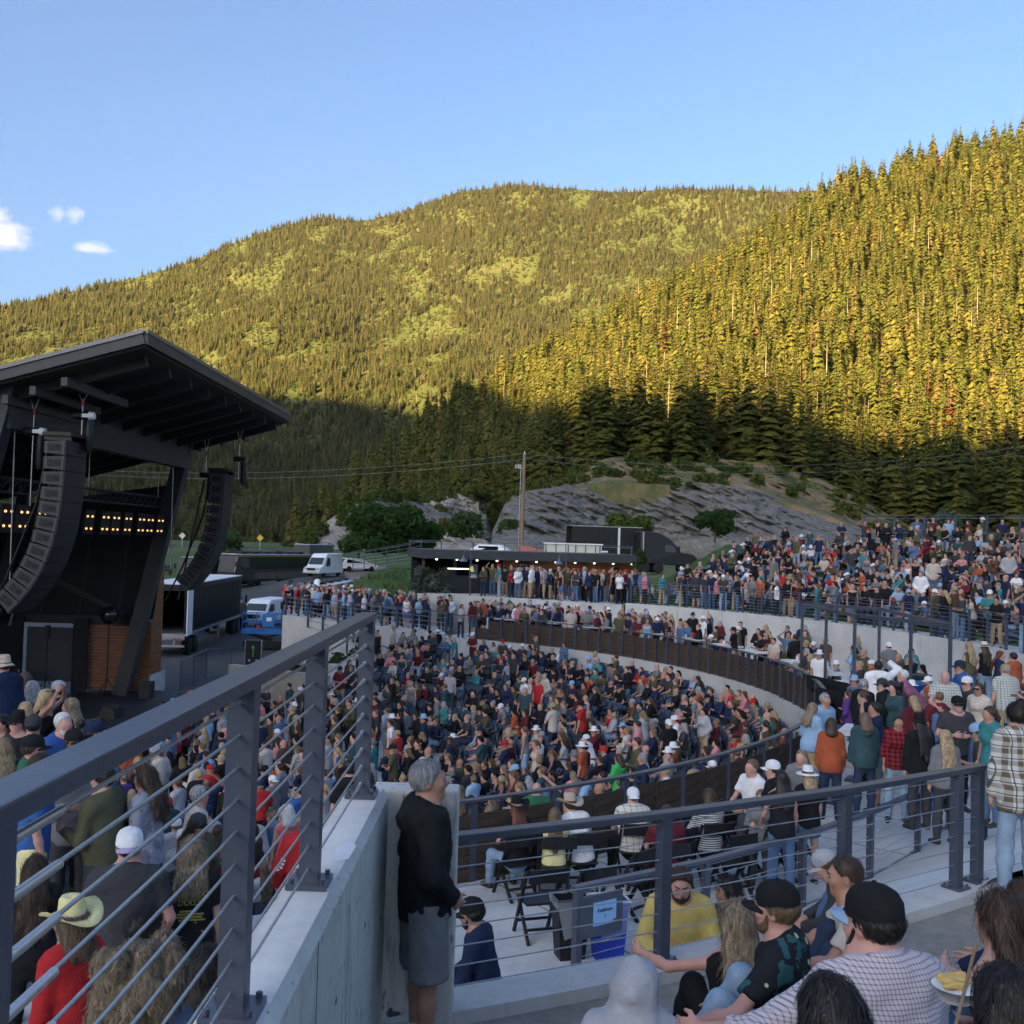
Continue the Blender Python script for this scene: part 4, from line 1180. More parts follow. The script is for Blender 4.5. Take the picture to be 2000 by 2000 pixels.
for i in range(bays + 1):
    p = ring(20.955 if i % 2 == 0 else 20.93, fe[i])
    link('post' if i % 2 == 0 else 'mullion', post_me if i % 2 == 0 else thin_me, pw, (p.x - pw_off.x, p.y - pw_off.y, 0), (0, 0, R(fe[i] + 90)))
m = MB(pw_off)
m.sweep([ring(20.95, a, 8.36) for a in fe], 0.11, 0.04)
m.build('top_rail', M_steel, pw)

# ------------------------------------------------------------------ steel railings with cables
def railing(name, pts, base_z, H, label, n_cab=9, post_w=0.09, cap=(0.11, 0.045), plates=True, group=None, top_first=True, cable_r=0.005, cat='railing', joints=None):
    """pts: plan points; base_z: list or number"""
    bz = base_z if isinstance(base_z, (list, tuple)) else [base_z] * len(pts)
    P3 = [Vector((p[0], p[1], z)) for p, z in zip(pts, bz)]
    o = empty(name, P3[0], 0, label, cat, group)
    off = P3[0]
    for i, p in enumerate(P3):
        d = (P3[min(i + 1, len(P3) - 1)] - P3[max(i - 1, 0)]); ang = math.atan2(d.y, d.x)
        m = MB(); m.box((0, 0, (H - cap[1]) / 2), (post_w, post_w, H - cap[1])); m.build('post', M_steel, o, loc=p - off).rotation_euler = (0, 0, ang)
        if plates:
            m = MB(); m.box((0, 0, 0.012), (post_w * 2.1, post_w * 2.1, 0.024))
            for sx in (-1, 1):
                for sy in (-1, 1): m.tube((sx * post_w * 0.8, sy * post_w * 0.8, 0.02), (sx * post_w * 0.8, sy * post_w * 0.8, 0.045), 0.011, n=6)
            m.build('base_plate', M_steel, o, loc=p - off).rotation_euler = (0, 0, ang)
    m = MB(off)
    m.sweep([p + Vector((0, 0, H - cap[1] / 2)) for p in P3], cap[0], cap[1], 0, 0.07)
    m.build('top_rail', M_steel, o, bevel=0.006)
    for k in range(n_cab):
        z = H * 0.075 + (H * 0.84) * k / max(1, n_cab - 1)
        MB(off).path([p + Vector((0, 0, z)) for p in P3], cable_r, 6).build('cable', M_cable, o)
    return o
# left railing on the wall
LX = -0.855
left = railing('cable_railing', [(LX - 0.005, 0.15), (LX - 0.005, 1.70), (LX, 3.36), (LX, 4.62), (LX, 6.22)], 10.45, 1.10, 'big dark steel cable railing on the concrete wall, left foreground', 10, 0.085, (0.098, 0.045), cable_r=0.0055)
fit = MB(left.location)
for k in range(10):
    z = 10.45 + 1.10 * 0.075 + 1.10 * 0.84 * k / 9
    fit.tube((LX, 6.18, z), (LX, 6.02, z), 0.011, 0.009, 8); fit.tube((LX, 6.02, z), (LX, 5.93, z), 0.009, 0.006, 8)
    fit.lathe((LX, 6.15, z), [(0.001, -0.016), (0.016, 0), (0.001, 0.016)], 8)
    fit.tube((LX, 1.78, z), (LX, 2.0, z), 0.011, 0.010, 8)
fo = fit.build('cable_fittings', M_alu, left); fo['kind'] = 'stuff'
# concrete wall under it: chamfered top, short return behind the standing man
w = MB()
prof = [(-0.98, 6.5), (-0.98, 10.42), (-0.955, 10.446), (-0.75, 10.446), (-0.715, 10.40), (-0.715, 6.5)]
w.prism_dir([(x, 0.2, z) for x, z in prof], (0, 6.22, 0))
w.build('concrete_wall', [M_wallconc])
cw = bpy.data.objects['concrete_wall']
tag(cw, 'thick stained concrete wall carrying the left steel railing', 'wall')
wt = MB(); wt.add([(-0.953, 0.21, 10.4475), (-0.752, 0.21, 10.4475), (-0.752, 6.41, 10.4475), (-0.953, 6.41, 10.4475)], [(0, 1, 2, 3)]).build('wall_top', M_walltop, cw)
w2 = MB(); w2.box((-0.56, 6.62, 8.47), (0.55, 0.22, 3.9)).build('wall_return', M_wallconc, cw, bevel=0.015)
tie = MB()
for y in np.arange(1.0, 6.2, 0.9):
    for z in (9.35, 9.95): tie.tube((-0.7155, y, z), (-0.7135, y, z), 0.017, 0.017, 10)
for y in (2.3, 4.1): tie.box((-0.7145, y, 8.5), (0.002, 0.012, 3.8))
tie.build('tie_holes', mat('dark_pit', (0.10, 0.10, 0.095), .9), cw)['kind'] = 'stuff'
st_ = MB(); st_.add([(-0.80, 4.95, 10.4495), (-0.74, 5.0, 10.4495), (-0.735, 5.22, 10.4495), (-0.78, 5.3, 10.4495), (-0.83, 5.15, 10.4495)], [(0, 1, 2, 3, 4)]).build('paper_scrap', M_white)
tag(bpy.data.objects['paper_scrap'], 'crumpled pale blue-white paper scrap on top of the concrete wall', 'litter')

def arcpts(r, fs): return [(ring(r, f).x, ring(r, f).y) for f in fs]
near_right = railing('cable_railing', arcpts(27.83, [-65.9, -61.75, -57.9, -54.7, -54.0]), 9.02, 1.07, 'near right cable railing on the low concrete kerb', 8, 0.085, (0.10, 0.05))
r2f = [-57.9, -53.2, -48.5, -44, -39.5, -35]
second = railing('cable_railing', arcpts(24.2, r2f), Z_DECK, 1.02, 'lower cable railing behind the folding chairs of the box deck', 7, 0.085, (0.10, 0.05))
fence_f = np.linspace(-20, 49, 30)
railing('cable_railing', arcpts(27.85, fence_f), 9.06, 1.15, 'long curved cable railing along the front edge of the lawn path', 8, 0.075, (0.05, 0.03), False)
top_f = np.linspace(-28, 40, 28)
railing('wire_fence', arcpts(42.3, top_f), 12.27, 1.9, 'tall thin wire fence along the top of the lawn', 3, 0.09, (0.03, 0.03), False, cable_r=0.008, cat='fence')
arc_wall('seat_wall', 41.4, 41.9, -28, 40, 12.0, 12.72, M_conc, 'low stone seat wall along the top of the lawn', 50)
# sign on the second railing
sp = ring(24.28, -57.4, 0); ang = R(-57.4 + 90)
d = (ring(24.2, r2f[1]) - ring(24.2, r2f[0])).normalized()
ang = math.atan2(d.y, d.x)
sgn = empty('paper_sign', (ring(24.2, -57.9).x + d.x * 0.30 + d.y * 0.06, ring(24.2, -57.9).y + d.y * 0.30 - d.x * 0.06, 7.86), ang, 'pale blue paper sign with dark lettering on the lower railing', 'sign')
MB().box((0, 0.02, 0.0), (0.62, 0.03, 0.46)).build('backing_plate', M_steel, sgn)
MB().box((0.04, -0.004, 0.02), (0.33, 0.008, 0.26)).build('sheet', mat('blue_paper', (0.25, 0.47, 0.74), 0.6, var=0.04), sgn)
def text(body, size, loc, parent, mt, name='lettering', rot=(R(90), 0, 0), ext=0.001, sx=1.0):
    cu = bpy.data.curves.new(name, 'FONT'); cu.body = body; cu.size = size; cu.align_x = 'CENTER'; cu.extrude = ext
    cu.materials.append(mt)
    tmp = bpy.data.objects.new('tmp_text', cu)
    COL.objects.link(tmp)
    dg_ = bpy.context.evaluated_depsgraph_get()
    me = bpy.data.meshes.new_from_object(tmp.evaluated_get(dg_))
    bpy.data.objects.remove(tmp)
    if not me.materials: me.materials.append(mt)
    o = link(name, me, parent, loc, rot); o.scale = (sx, 1, 1); o['kind'] = 'stuff'
    return o
M_ink = mat('dark_ink', (0.015, 0.02, 0.05), 0.7, var=0)
text('Kettlehouse', 0.062, (0.04, -0.010, 0.035), sgn, M_ink, sx=0.72, ext=0.002)
text('1', 0.062, (0.04, -0.010, -0.035), sgn, M_ink, sx=0.9, ext=0.002)
MB().box((0.18, -0.010, -0.085), (0.04, 0.004, 0.035)).build('corner_print', M_red, sgn)

# ------------------------------------------------------------------ concession building
bA = P(823, 1100, 60); bB = P(1250, 1100, 63)
bang = math.atan2(bB.y - bA.y, bB.x - bA.x); bL = math.hypot(bB.x - bA.x, bB.y - bA.y)
con = empty('concession_building', (bA.x, bA.y, 8.88), bang, 'low concession building with dark flat roof and cedar front', 'building')
m = MB(); m.box((bL / 2, 3.2, 2.33), (bL, 7.4, 0.52)); m.build('roof', M_fascia, con)
MB().box((bL / 2, 3.2, 2.06), (bL - 0.1, 7.2, 0.02)).build('soffit', M_soffit, con)
m = MB()
m.box((2.6, 3.6, 1.0), (0.2, 0.2, 2.1)); m.box((0.3, 1.3, 1.0), (0.14, 0.14, 2.1))
m.build('post', M_steel, con)
MB().box((bL / 2, 6.2, 1.0), (bL - 0.4, 0.2, 2.1)).build('back_wall', M_drape, con)
# front wall: clad pieces around two serving openings
def board_wall(x0, x1, z0, z1, y):
    n = max(1, int((z1 - z0) / 0.15))
    for k in range(n):
        a = z0 + (z1 - z0) * k / n; b = z0 + (z1 - z0) * (k + 1) / n
        MB().box(((x0 + x1) / 2, y + prnd.uniform(-.004, .004), (a + b) / 2), (x1 - x0, 0.05, b - a - 0.012)).build('cladding_board', M_cedar, con)
fx = lambda u: (u - 823) / (1250 - 823) * bL
yw = 0.55
board_wall(fx(983), fx(1250), 1.55, 2.05, yw)
board_wall(fx(983), fx(998), 0, 1.55, yw); board_wall(fx(1049), fx(1058), 0, 1.55, yw); board_wall(fx(1097), fx(1250), 0, 1.55, yw)
board_wall(fx(998), fx(1049), 0, 0.95, yw); board_wall(fx(1058), fx(1097), 0, 0.95, yw)
MB().box((fx(1110), yw + 0.1, 1.0), (fx(1250) - fx(983) - 0.1, 0.06, 2.05)).build('inner_wall', M_drape, con)
MB().box((fx(983), yw + 1.2, 1.0), (0.1, 2.3, 2.0)).build('side_wall', M_cedar, con)
MB().box((fx(900), yw, 0.55), (fx(975) - fx(840), 0.3, 1.05)).build('bar_counter', M_drape, con)
MB().box((fx(897), yw - 0.1, 1.48), (fx(916) - fx(872), 0.05, 0.07)).build('tube_light', mat('tube_light', (0.8, 0.8, 0.8), 0.4, emit=(1, 0.97, 0.92), estr=0.35), con)
M_dl = mat('downlight', (0.9, 0.88, 0.8), 0.4, emit=(1, 0.93, 0.8), estr=1.1)
for k in range(11):
    MB().lathe((0.9 + k * (bL - 1.4) / 10, 0.05, 2.0), [(0.06, 0.05), (0.06, 0), (0.001, -0.03)], 10).build('downlight', M_dl, con)
mb = MB().box((fx(1022), yw - 0.07, 1.72), (0.72, 0.06, 0.46)).build('menu_board', M_black, con)
M_ltext = mat('pale_lettering', (0.5, 0.62, 0.62), 0.6, var=0)
text('Dirt & Space', 0.13, (fx(1022), yw - 0.105, 1.76), con, M_ltext, 'menu_lettering', sx=0.82)
text('Beverages', 0.13, (fx(1022), yw - 0.105, 1.60), con, M_ltext, 'menu_lettering', sx=0.9)
for u in (1053, 1174): MB().box((fx(u), yw - 0.05, 1.52), (0.17, 0.03, 0.17)).build('yellow_sign', M_yellow, con)
MB().box((fx(1205), yw - 0.06, 1.55), (0.5, 0.06, 0.5)).build('menu_board', M_black, con)
for u, lab in ((908, 'left gooseneck lamp hanging in front of the concession roof'), (1094, 'right gooseneck lamp in front of the cedar wall')):
    p = at_y(u, 58.0, 8.9)
    o = empty('gooseneck_lamp', (p.x, p.y, 8.88), 0, lab, 'lamp')
    MB().tube((0.42, 0, 0), (0.42, 0, 2.35), 0.045).path([(0.42, 0, 2.35), (0.36, 0, 2.55), (0.2, 0, 2.62), (0.05, 0, 2.55), (0, 0, 2.35)], 0.025, 6).build('pole', M_steel, o)
    MB().lathe((0, 0, 1.98), [(0.24, 0), (0.22, 0.08), (0.10, 0.17), (0.05, 0.22), (0.04, 0.38)], 16).build('lamp_shade', mat('blue_grey_enamel', (0.11, 0.15, 0.21), 0.35), o)
p = at_y(928, 57.6, 8.9)
o = empty('banner', (p.x, p.y, 8.9), 0, 'small black banner with a yellow round emblem in front of the bar', 'banner')
MB().box((0, 0, 1.42), (0.50, 0.03, 0.80)).build('cloth', mat('banner_cloth', (0.05, 0.05, 0.055), 0.8), o)
c = MB()
c.add([(-0.06 + 0.14 * math.cos(a), -0.02, 1.56 + 0.17 * math.sin(a)) for a in np.linspace(R(75), R(330), 14)] + [(0.02, -0.02, 1.50)], [tuple(range(15))])
c.build('emblem', mat('emblem_yellow', (0.75, 0.68, 0.2), 0.7, var=0.02), o)
MB().box((0.02, -0.02, 1.22), (0.26, 0.01, 0.04)).box((0.02, -0.02, 1.12), (0.34, 0.01, 0.05)).build('lettering', M_offwhite, o)
# fence and railing above the roof
fp = [(P(800 + k * 62, 1070, 72).x, P(800 + k * 62, 1070, 72).y) for k in range(8)]
railing('wire_fence', fp, [10.5] * 8, 1.5, 'black wire fence behind the concession roof', 3, 0.08, (0.04, 0.04), False, cable_r=0.01, cat='fence')
fp = [(P(560 + k * 34, 1100, 108 - k * 1.5).x, P(560 + k * 34, 1100, 108 - k * 1.5).y) for k in range(1, 9)]
railing('wire_fence', [(P(690 + k * 22, 1080, 112 - 4 * k).x, P(690 + k * 22, 1080, 112 - 4 * k).y) for k in range(7)], [8.6 + .25 * k for k in range(7)], 1.9, 'dark mesh fence running past the white car towards the building', 6, 0.08, (0.05, 0.05), False, cable_r=0.015, cat='fence')

# ------------------------------------------------------------------ stage
ST = empty('stage', (-15, 34, 4.4), 0, 'black open stage house with a big sloping roof, left side', 'stage')
so = ST.location
def sb(): return MB(so)
DZ = 5.4
sb().box((-17.6, 34.3, 4.85), (11.0, 17.4, 1.10)).build('deck', M_stage, ST)
sb().box((-12.06, 34.3, 5.37), (0.12, 17.5, 0.10)).build('deck_edge', M_black, ST)
# roof plate: front edge x=-9.5 z=17, falling to the back
sl = 0.29
def rz(x): return 17.0 - sl * (-9.5 - x)
m = sb(); y0, y1, xb = 26.0, 42.6, -24.0
m.add([(-9.5, y0, rz(-9.5)), (-9.5, y1, rz(-9.5)), (xb, y1, rz(xb)), (xb, y0, rz(xb)), (-9.5, y0, rz(-9.5) - .30), (-9.5, y1, rz(-9.5) - .30), (xb, y1, rz(xb) - .30), (xb, y0, rz(xb) - .30)],
      [(0, 1, 2, 3), (4, 7, 6, 5), (0, 4, 5, 1), (1, 5, 6, 2), (2, 6, 7, 3), (3, 7, 4, 0)])
m.build('roof', M_soffit, ST)
m = sb()
for a, b in (((-9.46, y0 - .06, rz(-9.5) - .05), (-9.46, y1 + .06, rz(-9.5) - .05)), ((-9.5, y0 - .05, rz(-9.5) - .05), (xb, y0 - .05, rz(xb) - .05)), ((-9.5, y1 + .05, rz(-9.5) - .05), (xb, y1 + .05, rz(xb) - .05))):
    m.bar(a, b, 0.12, 0.34)
m.build('fascia', M_fascia, ST)
m = sb()
for a, b in (((-9.40, y0 - .13, rz(-9.5) + .10), (-9.40, y1 + .13, rz(-9.5) + .10)), ((-9.5, y0 - .13, rz(-9.5) + .10), (xb, y0 - .13, rz(xb) + .10)), ((-9.5, y1 + .13, rz(-9.5) + .10), (xb, y1 + .13, rz(xb) + .10))):
    m.bar(a, b, 0.05, 0.10)
m.build('drip_edge', mat('metal_edge', (0.16, 0.165, 0.18), 0.4, 0.3), ST)
for k in range(9):
    y = y0 + 0.9 + k * 1.86
    sb().bar((-9.75, y, rz(-9.75) - 0.44), (xb + .2, y, rz(xb) - 0.36), 0.14, 0.28).build('rafter', M_stage, ST)
for x, z in ((-13.1, 15.3), (-12.4, 15.55), (-11.6, 15.8)):
    sb().box((x, 28.3, z), (0.16, 4.2, 0.22)).build('rigging_beam', M_fascia, ST)
for k in range(4):
    sb().box((-13.9 + k * 0.9, y1 + .05, rz(-13.9 + k * .9) - .52), (0.12, 0.7, 0.14)).build('bracket', M_fascia, ST)
sb().box((-13.35, 34.2, 15.12), (0.42, 15.2, 1.05)).build('header_beam', mat('header_steel', (0.034, 0.036, 0.044), 0.55, var=0.12), ST)
M_col = mat('column_steel', (0.030, 0.032, 0.040), 0.55, var=0.15)
for y in (26.7, 41.5):
    sb().bar((-15.55, y, DZ), (-13.25, y, 15.9), 0.5, 0.55, up=(1, 0, 0)).build('leaning_column', M_col, ST)
sb().bar((-21.5, 41.9, DZ), (-19.8, 41.9, 14.2), 0.4, 0.4, up=(1, 0, 0)).build('leaning_column', M_col, ST)
# far side wall
m = sb()
yw2 = 42.35
m.add([(-24, yw2, 8.4), (-14.72, yw2, 8.4), (-14.0, yw2, 14.0), (-24, yw2, 12.4)], [(0, 1, 2, 3)])
m.add([(-24, yw2 + .15, 8.4), (-14.72, yw2 + .15, 8.4), (-14.0, yw2 + .15, 14.0), (-24, yw2 + .15, 12.4)], [(3, 2, 1, 0)])
m.build('side_wall', M_drape, ST)
for x in (-22.5, -20.9, -19.3, -17.7, -16.1):
    sb().bar((x, yw2 - .03, 8.4), (x + .45, yw2 - .03, 13.0), 0.06, 0.05, up=(0, 1, 0)).build('panel_seam', M_stage, ST)
sb().bar((-20.2, yw2 - .10, 10.6), (-15.6, yw2 - .10, 8.5), 0.22, 0.14, up=(0, 1, 0)).build('brace', M_stage, ST)
sb().box((-19.4, yw2 - .06, 8.32), (9.2, 0.12, 0.35)).build('ledge', M_stage, ST)
nb = 22
for k in range(nb):
    z0 = 5.5 + k * 2.8 / nb
    sb().box((-16.05, yw2 - .02 + prnd.uniform(-.006, .006), z0 + 0.06), (2.7, 0.05, 2.8 / nb - 0.012)).build('cladding_board', M_cedar, ST)
for k in range(38):
    z0 = 5.9 + k * 0.125
    sb().box((-15.15 + prnd.uniform(-.006, .006), 43.7, z0), (0.05, 2.4, 0.113)).build('cladding_board', M_cedar, ST)
m = sb(); m.prism_dir([(-17.4, yw2 + .3, 4.4), (-14.9, yw2 + .3, 4.4), (-14.9, yw2 + .3, 6.0), (-17.4, yw2 + .3, 5.5)], (0, 2.2, 0)); m.build('plinth', M_conc, ST)
sb().box((-23.6, 34.2, 9.0), (0.2, 16.8, 8.4)).build('back_drape', M_drape, ST)
sb().box((-18.7, yw2 - .35, 6.9), (1.9, 0.05, 2.2)).build('grey_screen', mat('screen_grey', (0.06, 0.06, 0.065), 0.8), ST)
sb().box((-17.45, yw2 - .4, 6.9), (.6, 0.12, 3.0)).build('leg_drape', M_drape, ST)
sb().box((-21.6, yw2 - .4, 6.9), (3.6, 0.12, 3.0)).build('leg_drape', M_drape, ST)
sb().box((-22.9, 40.0, 7.5), (0.1, 4.6, 5.0)).build('leg_drape', M_drape, ST)
for k in range(6):
    sb().box((-17.2 - 0.2 * k, 27.1 + 0.1 * k, 10.5 + 0.0 * k + k * 0.75), (0.9, 0.12, 0.10)).build('louvre', M_fascia, ST)
# truss with lamp units
tr = empty('lighting_truss', (-14.3, 27.5, 13.2), 0, 'black box truss hung across the stage front', 'truss')
m = MB()
for dx in (-.2, .2):
    for dz in (-.2, .2): m.tube((dx, 0, dz), (dx, 14.4, dz), 0.03, n=6)
m.build('chord', M_stage, tr)
m = MB()
for k in range(24):
    y = k * 0.6
    m.tube((-.2, y, -.2), (-.2, y + .6, .2), 0.016, n=5).tube((.2, y, -.2), (.2, y + .6, .2), 0.016, n=5).tube((.2, y, -.2), (.2, y, .2), 0.016, n=5).tube((-.2, y, .2), (.2, y, .2), 0.016, n=5)
m.build('lacing', M_stage, tr)
for yy in (0.6, 7, 13.8):
    MB().tube((0, yy, 0.2), (0, yy, 2.0), 0.012).build('chain', M_alu, tr)
M_bulb = mat('warm_bulb', (1, 0.7, 0.3), 0.4, emit=(1.0, 0.50, 0.14), estr=0.2, var=0)
lamp_proto = empty('blinder_lamp', (0, 0, 0), 0, 'blinder lamp of four small warm bulbs under the stage truss', 'stage lamp', 'warm blinder lamps under the stage truss')
MB().box((0, 0, -0.15), (0.12, 0.36, 0.80)).build('housing', M_black, lamp_proto)
bm_ = MB()
bm_.lathe((0, 0, 0), [(0.040, 0), (0.034, 0.024), (0.001, 0.035)], 10)
bulb_me = bm_.mesh('bulb', M_bulb)
for dy in (-.09, .09):
    for dz in (0.05, -0.36):
        b = link('bulb', bulb_me, lamp_proto, (0.065, dy, dz), (0, R(90), 0))
for k in range(12):
    o = lamp_proto if k == 0 else copy_tree(lamp_proto)
    y = 28.2 + 1.14 * k + (0.2 if k % 3 == 0 else 0)
    o.location = (-14.0, y, 12.42); o['label'] = ('first', 'second', 'third', 'fourth', 'fifth', 'sixth', 'seventh', 'eighth', 'ninth', 'tenth', 'eleventh', 'last')[k] + ' warm blinder lamp from the left under the stage truss'
    o.rotation_euler = (0, R(8), R(-32))
# line arrays
def speaker_module():
    mm = []
    m = MB()
    w, d, h = 1.3, 0.58, 0.40
    # trapezoid seen from the side: taller at the front
    poly = [(0.0, -h / 2), (0.0, h / 2), (-d, h / 2 - 0.05), (-d, -h / 2 + 0.05)]
    m.prism_dir([(x, -w / 2, z) for x, z in poly], (0, w, 0))
    body = m.mesh('cabinet', mat('speaker_black', (0.022, 0.023, 0.027), 0.6, var=0.2, scale=6))
    g = MB().box((0.006, 0, 0), (0.02, w - 0.06, h - 0.03)).mesh('grille', mat('grille_black', (0.014, 0.014, 0.018), 0.55))
    p = MB()
    for s in (-1, 1):
        y = s * (w / 2 + 0.006)
        p.box((-0.06, y, 0), (0.05, 0.02, h - 0.02)); p.box((-0.50, y, 0), (0.05, 0.02, h - 0.08))
        p.box((-0.28, y, 0.13), (0.40, 0.016, 0.03)); p.box((-0.28, y, -0.13), (0.40, 0.016, 0.03))
    plate = p.mesh('rigging_plate', mat('rigging_grey', (0.055, 0.058, 0.07), 0.5, 0.3))
    hnd = MB()
    for s in (-1, 1):
        y = s * (w / 2 + 0.004)
        hnd.box((-0.17, y, 0), (0.06, 0.012, 0.13)); hnd.box((-0.25, y, 0), (0.06, 0.012, 0.13)); hnd.box((-0.37, y, 0.03), (0.12, 0.012, 0.06)); hnd.box((-0.37, y, -0.06), (0.12, 0.012, 0.06))
    handle = hnd.mesh('handle_pocket', mat('pocket_black', (0.006, 0.006, 0.008), 0.7))
    return body, g, plate, handle
SPK = speaker_module()
def line_array(y, n, label, tilts, x=-11.72):
    z = 14.25
    o = empty('line_array', (x, y, z), 0, label, 'loudspeaker array')
    MB().box((-0.28, 0, 0.26), (0.75, 1.2, 0.10)).box((-0.28, -0.5, 0.16), (0.7, 0.08, 0.14)).box((-0.28, 0.5, 0.16), (0.7, 0.08, 0.14)).build('fly_frame', M_black, o)
    px, pz = 0.0, 0.1
    for i in range(n):
        t = R(tilts[i])
        px -= math.sin(t) * 0.205; pz -= math.cos(t) * 0.205
        s = link('speaker_module', SPK[0], o, (px, 0, pz), (0, t, 0))
        link('grille', SPK[1], s); link('rigging_plate', SPK[2], s)['kind'] = 'stuff'; link('handle_pocket', SPK[3], s)['kind'] = 'stuff'
        px -= math.sin(t) * 0.205; pz -= math.cos(t) * 0.205
    m = MB()
    m.path([(-0.62, 0.3, 0.2), (-0.66, 0.3, -1.5), (-0.9, 0.3, -3.2)], 0.03, 5).path([(-0.62, -0.2, 0.2), (-0.9, -0.25, -1.6), (-1.6, -0.3, -3.6), (-2.2, -0.3, -4.9)], 0.035, 5)
    m.build('cable_bundle', M_black, o)
    return o
tl = [0, 1, 2, 4, 7, 10, 14, 19, 25, 31, 37, 43, 48]
line_array(27.4, 12, 'large near line array of black loudspeaker boxes hanging in a curve', tl)
line_array(40.3, 12, 'far line array of black loudspeaker boxes beside the parked trucks', tl, -11.2)
def hoist(p, ztop, label, zbot, tag_white=True, bag=True):
    p = Vector(p)
    o = empty('chain_hoist', p, 0, label, 'hoist')
    MB().tube((-.22, 0, 0), (.12, 0, 0), 0.11, 0.11, 12).tube((.12, 0, 0), (.26, 0, 0), 0.10, 0.07, 12).build('motor_body', M_black, o)
    if tag_white: MB().tube((.20, -.02, 0), (.34, -.02, 0), 0.115, 0.095, 14).box((.14, -.115, 0), (.22, .012, .10)).build('motor_cap', M_white, o)
    m = MB()
    n = 10
    m.tube((0, 0, .1), (0, 0, (ztop - p.z) * .6), 0.014).tube((0, 0, (ztop - p.z) * .6), (-.12, 0, ztop - p.z), 0.01).tube((0, 0, (ztop - p.z) * .6), (.12, 0, ztop - p.z), 0.01)
    m.tube((0, 0, -.1), (0, 0, zbot - p.z), 0.016)
    m.build('chain', M_alu, o)
    MB().lathe((0, 0, (ztop - p.z) * .55), [(0.001, -.08), (.04, 0), (.03, .1), (.001, .16)], 8).build('hook', M_red, o)
    if bag: MB().lathe((.18, .05, -1.0), [(.08, 0), (.12, .1), (.12, .85), (.10, .9)], 10).build('chain_bag', M_black, o)
    return o
hoist((-11.75, 27.75, 15.1), 15.7, 'white capped chain hoist above the near line array', 14.5)
hoist((-12.9, 27.4, 14.6), 15.5, 'chain hoist left of the near line array with a white cap', 12.6)
hoist((-12.35, 41.1, 14.35), 15.9, 'left of two black hoists above the far line array', 14.2, False)
hoist((-10.9, 40.6, 15.0), 16.2, 'right of two black hoists above the far line array', 14.2, False)
# bands pulling the arrays back
for y, lab in ((27.4, 'dark pull-back strap behind the near line array'), (40.3, 'dark pull-back strap with red shackle behind the far line array')):
    o = empty('pullback_strap', (-13.9, y, 9.3), 0, lab, 'strap')
    MB().bar((0.9 if y > 30 else 0.6, 0, 0.1), (1.75, 0, 4.8), 0.07, 0.05).build('strap', M_black, o)
    MB().lathe((0.55, 0, 1.1), [(0.001, -.1), (.07, 0), (.05, .12), (.001, .2)], 8).build('shackle', M_red, o)
    MB().path([(0.55, 0, 1.2), (0.5, 0, 5.4)], 0.018, 5).build('chain', M_alu, o)
# things on the stage
def stand_light(x, y, label, ball=True):
    o = empty('balloon_light' if ball else 'stand_light', (x, y, DZ + .0), 0, label, 'light stand')
    m = MB(); m.tube((0, 0, 0.5), (0, 0, 3.0 if ball else 2.3), 0.025)
    for a in (0, 2.1, 4.2): m.tube((0, 0, .75), (.5 * math.cos(a), .5 * math.sin(a), 0), 0.022)
    m.build('tripod', M_black, o)
    if ball: MB().lathe((0, 0, 3.25), [(0.001, -.36)] + [(.36 * math.sin(t), -.36 * math.cos(t)) for t in np.linspace(.3, 2.84, 9)] + [(0.001, .36)], 18).build('balloon', mat('balloon_black', (0.02, 0.02, 0.022), 0.15, spec=0.6), o)
    else: MB().box((0, 0, 2.55), (.16, .12, .5)).build('lamp_head', M_black, o)
stand_light(-15.9, 40.9, 'tall stand with a glossy black ball before the cedar wall')
stand_light(-18.2, 40.6, 'thin stand with narrow lamp head left of the black ball', False)
stand_light(-20.5, 41.0, 'stand with a grey ball in the dark opening of the stage')
o = empty('microphone_stand', (-16.4, 39.2, DZ), 0, 'thin microphone stand near the front of the stage', 'microphone stand')
MB().tube((0, 0, 0), (0, 0, 1.5), 0.018).lathe((0, 0, 0), [(.16, 0), (.16, .03), (.02, .05)], 12).tube((-.12, 0, 1.5), (.1, 0, 1.55), 0.03).build('stand', M_black, o)
o = empty('monitor_speaker', (-14.0, 36.5, DZ), 0, 'small black wedge loudspeaker at the stage edge', 'loudspeaker')
MB().prism_dir([(-.3, -.4, 0), (.3, -.4, 0), (.25, -.4, .35), (-.15, -.4, .45)], (0, .8, 0)).build('cabinet', M_black, o)
MB().box((.31, 0, .2), (.02, .7, .3)).build('grille', M_stage, o)
o = empty('pa_speaker', (-14.35, 41.0, DZ - .35), 0, 'upright black loudspeaker beside the leaning stage column', 'loudspeaker')
MB().box((0, 0, .5), (.5, .5, 1.0)).build('cabinet', M_black, o, bevel=.02); MB().box((0, -.26, .55), (.4, .02, .75)).build('grille', M_stage, o)
rc = empty('road_case', (-19.2, 38.8, DZ), 0, 'black road case with metal edges on the stage', 'road case')
MB().box((0, 0, .65), (1.2, .7, 1.1)).build('box_body', M_black, rc)
e = MB()
for sx in (-.6, .6):
    for sy in (-.36, .36): e.box((sx, sy, .65), (.05, .05, 1.12))
e.box((0, -.36, 1.2), (1.2, .05, .06)).box((0, -.36, .1), (1.2, .05, .06)).box((-.2, -.36, .72), (.2, .03, .12)).box((.2, -.36, .72), (.2, .03, .12)).build('edging', M_alu, rc)
d_ = empty('drum_kit', (-20.4, 39.9, DZ + .3), 0, 'dark drum kit under covers in the stage opening', 'drum kit')
for i, (x, y, z, r, h) in enumerate(((0, 0, .1, .30, .5), (-.6, .2, .35, .22, .35), (.55, .2, .35, .22, .35), (.2, -.5, .5, .2, .16))):
    MB().lathe((x, y, z), [(r, 0), (r, h)], 16).build('drum', M_stage, d_)
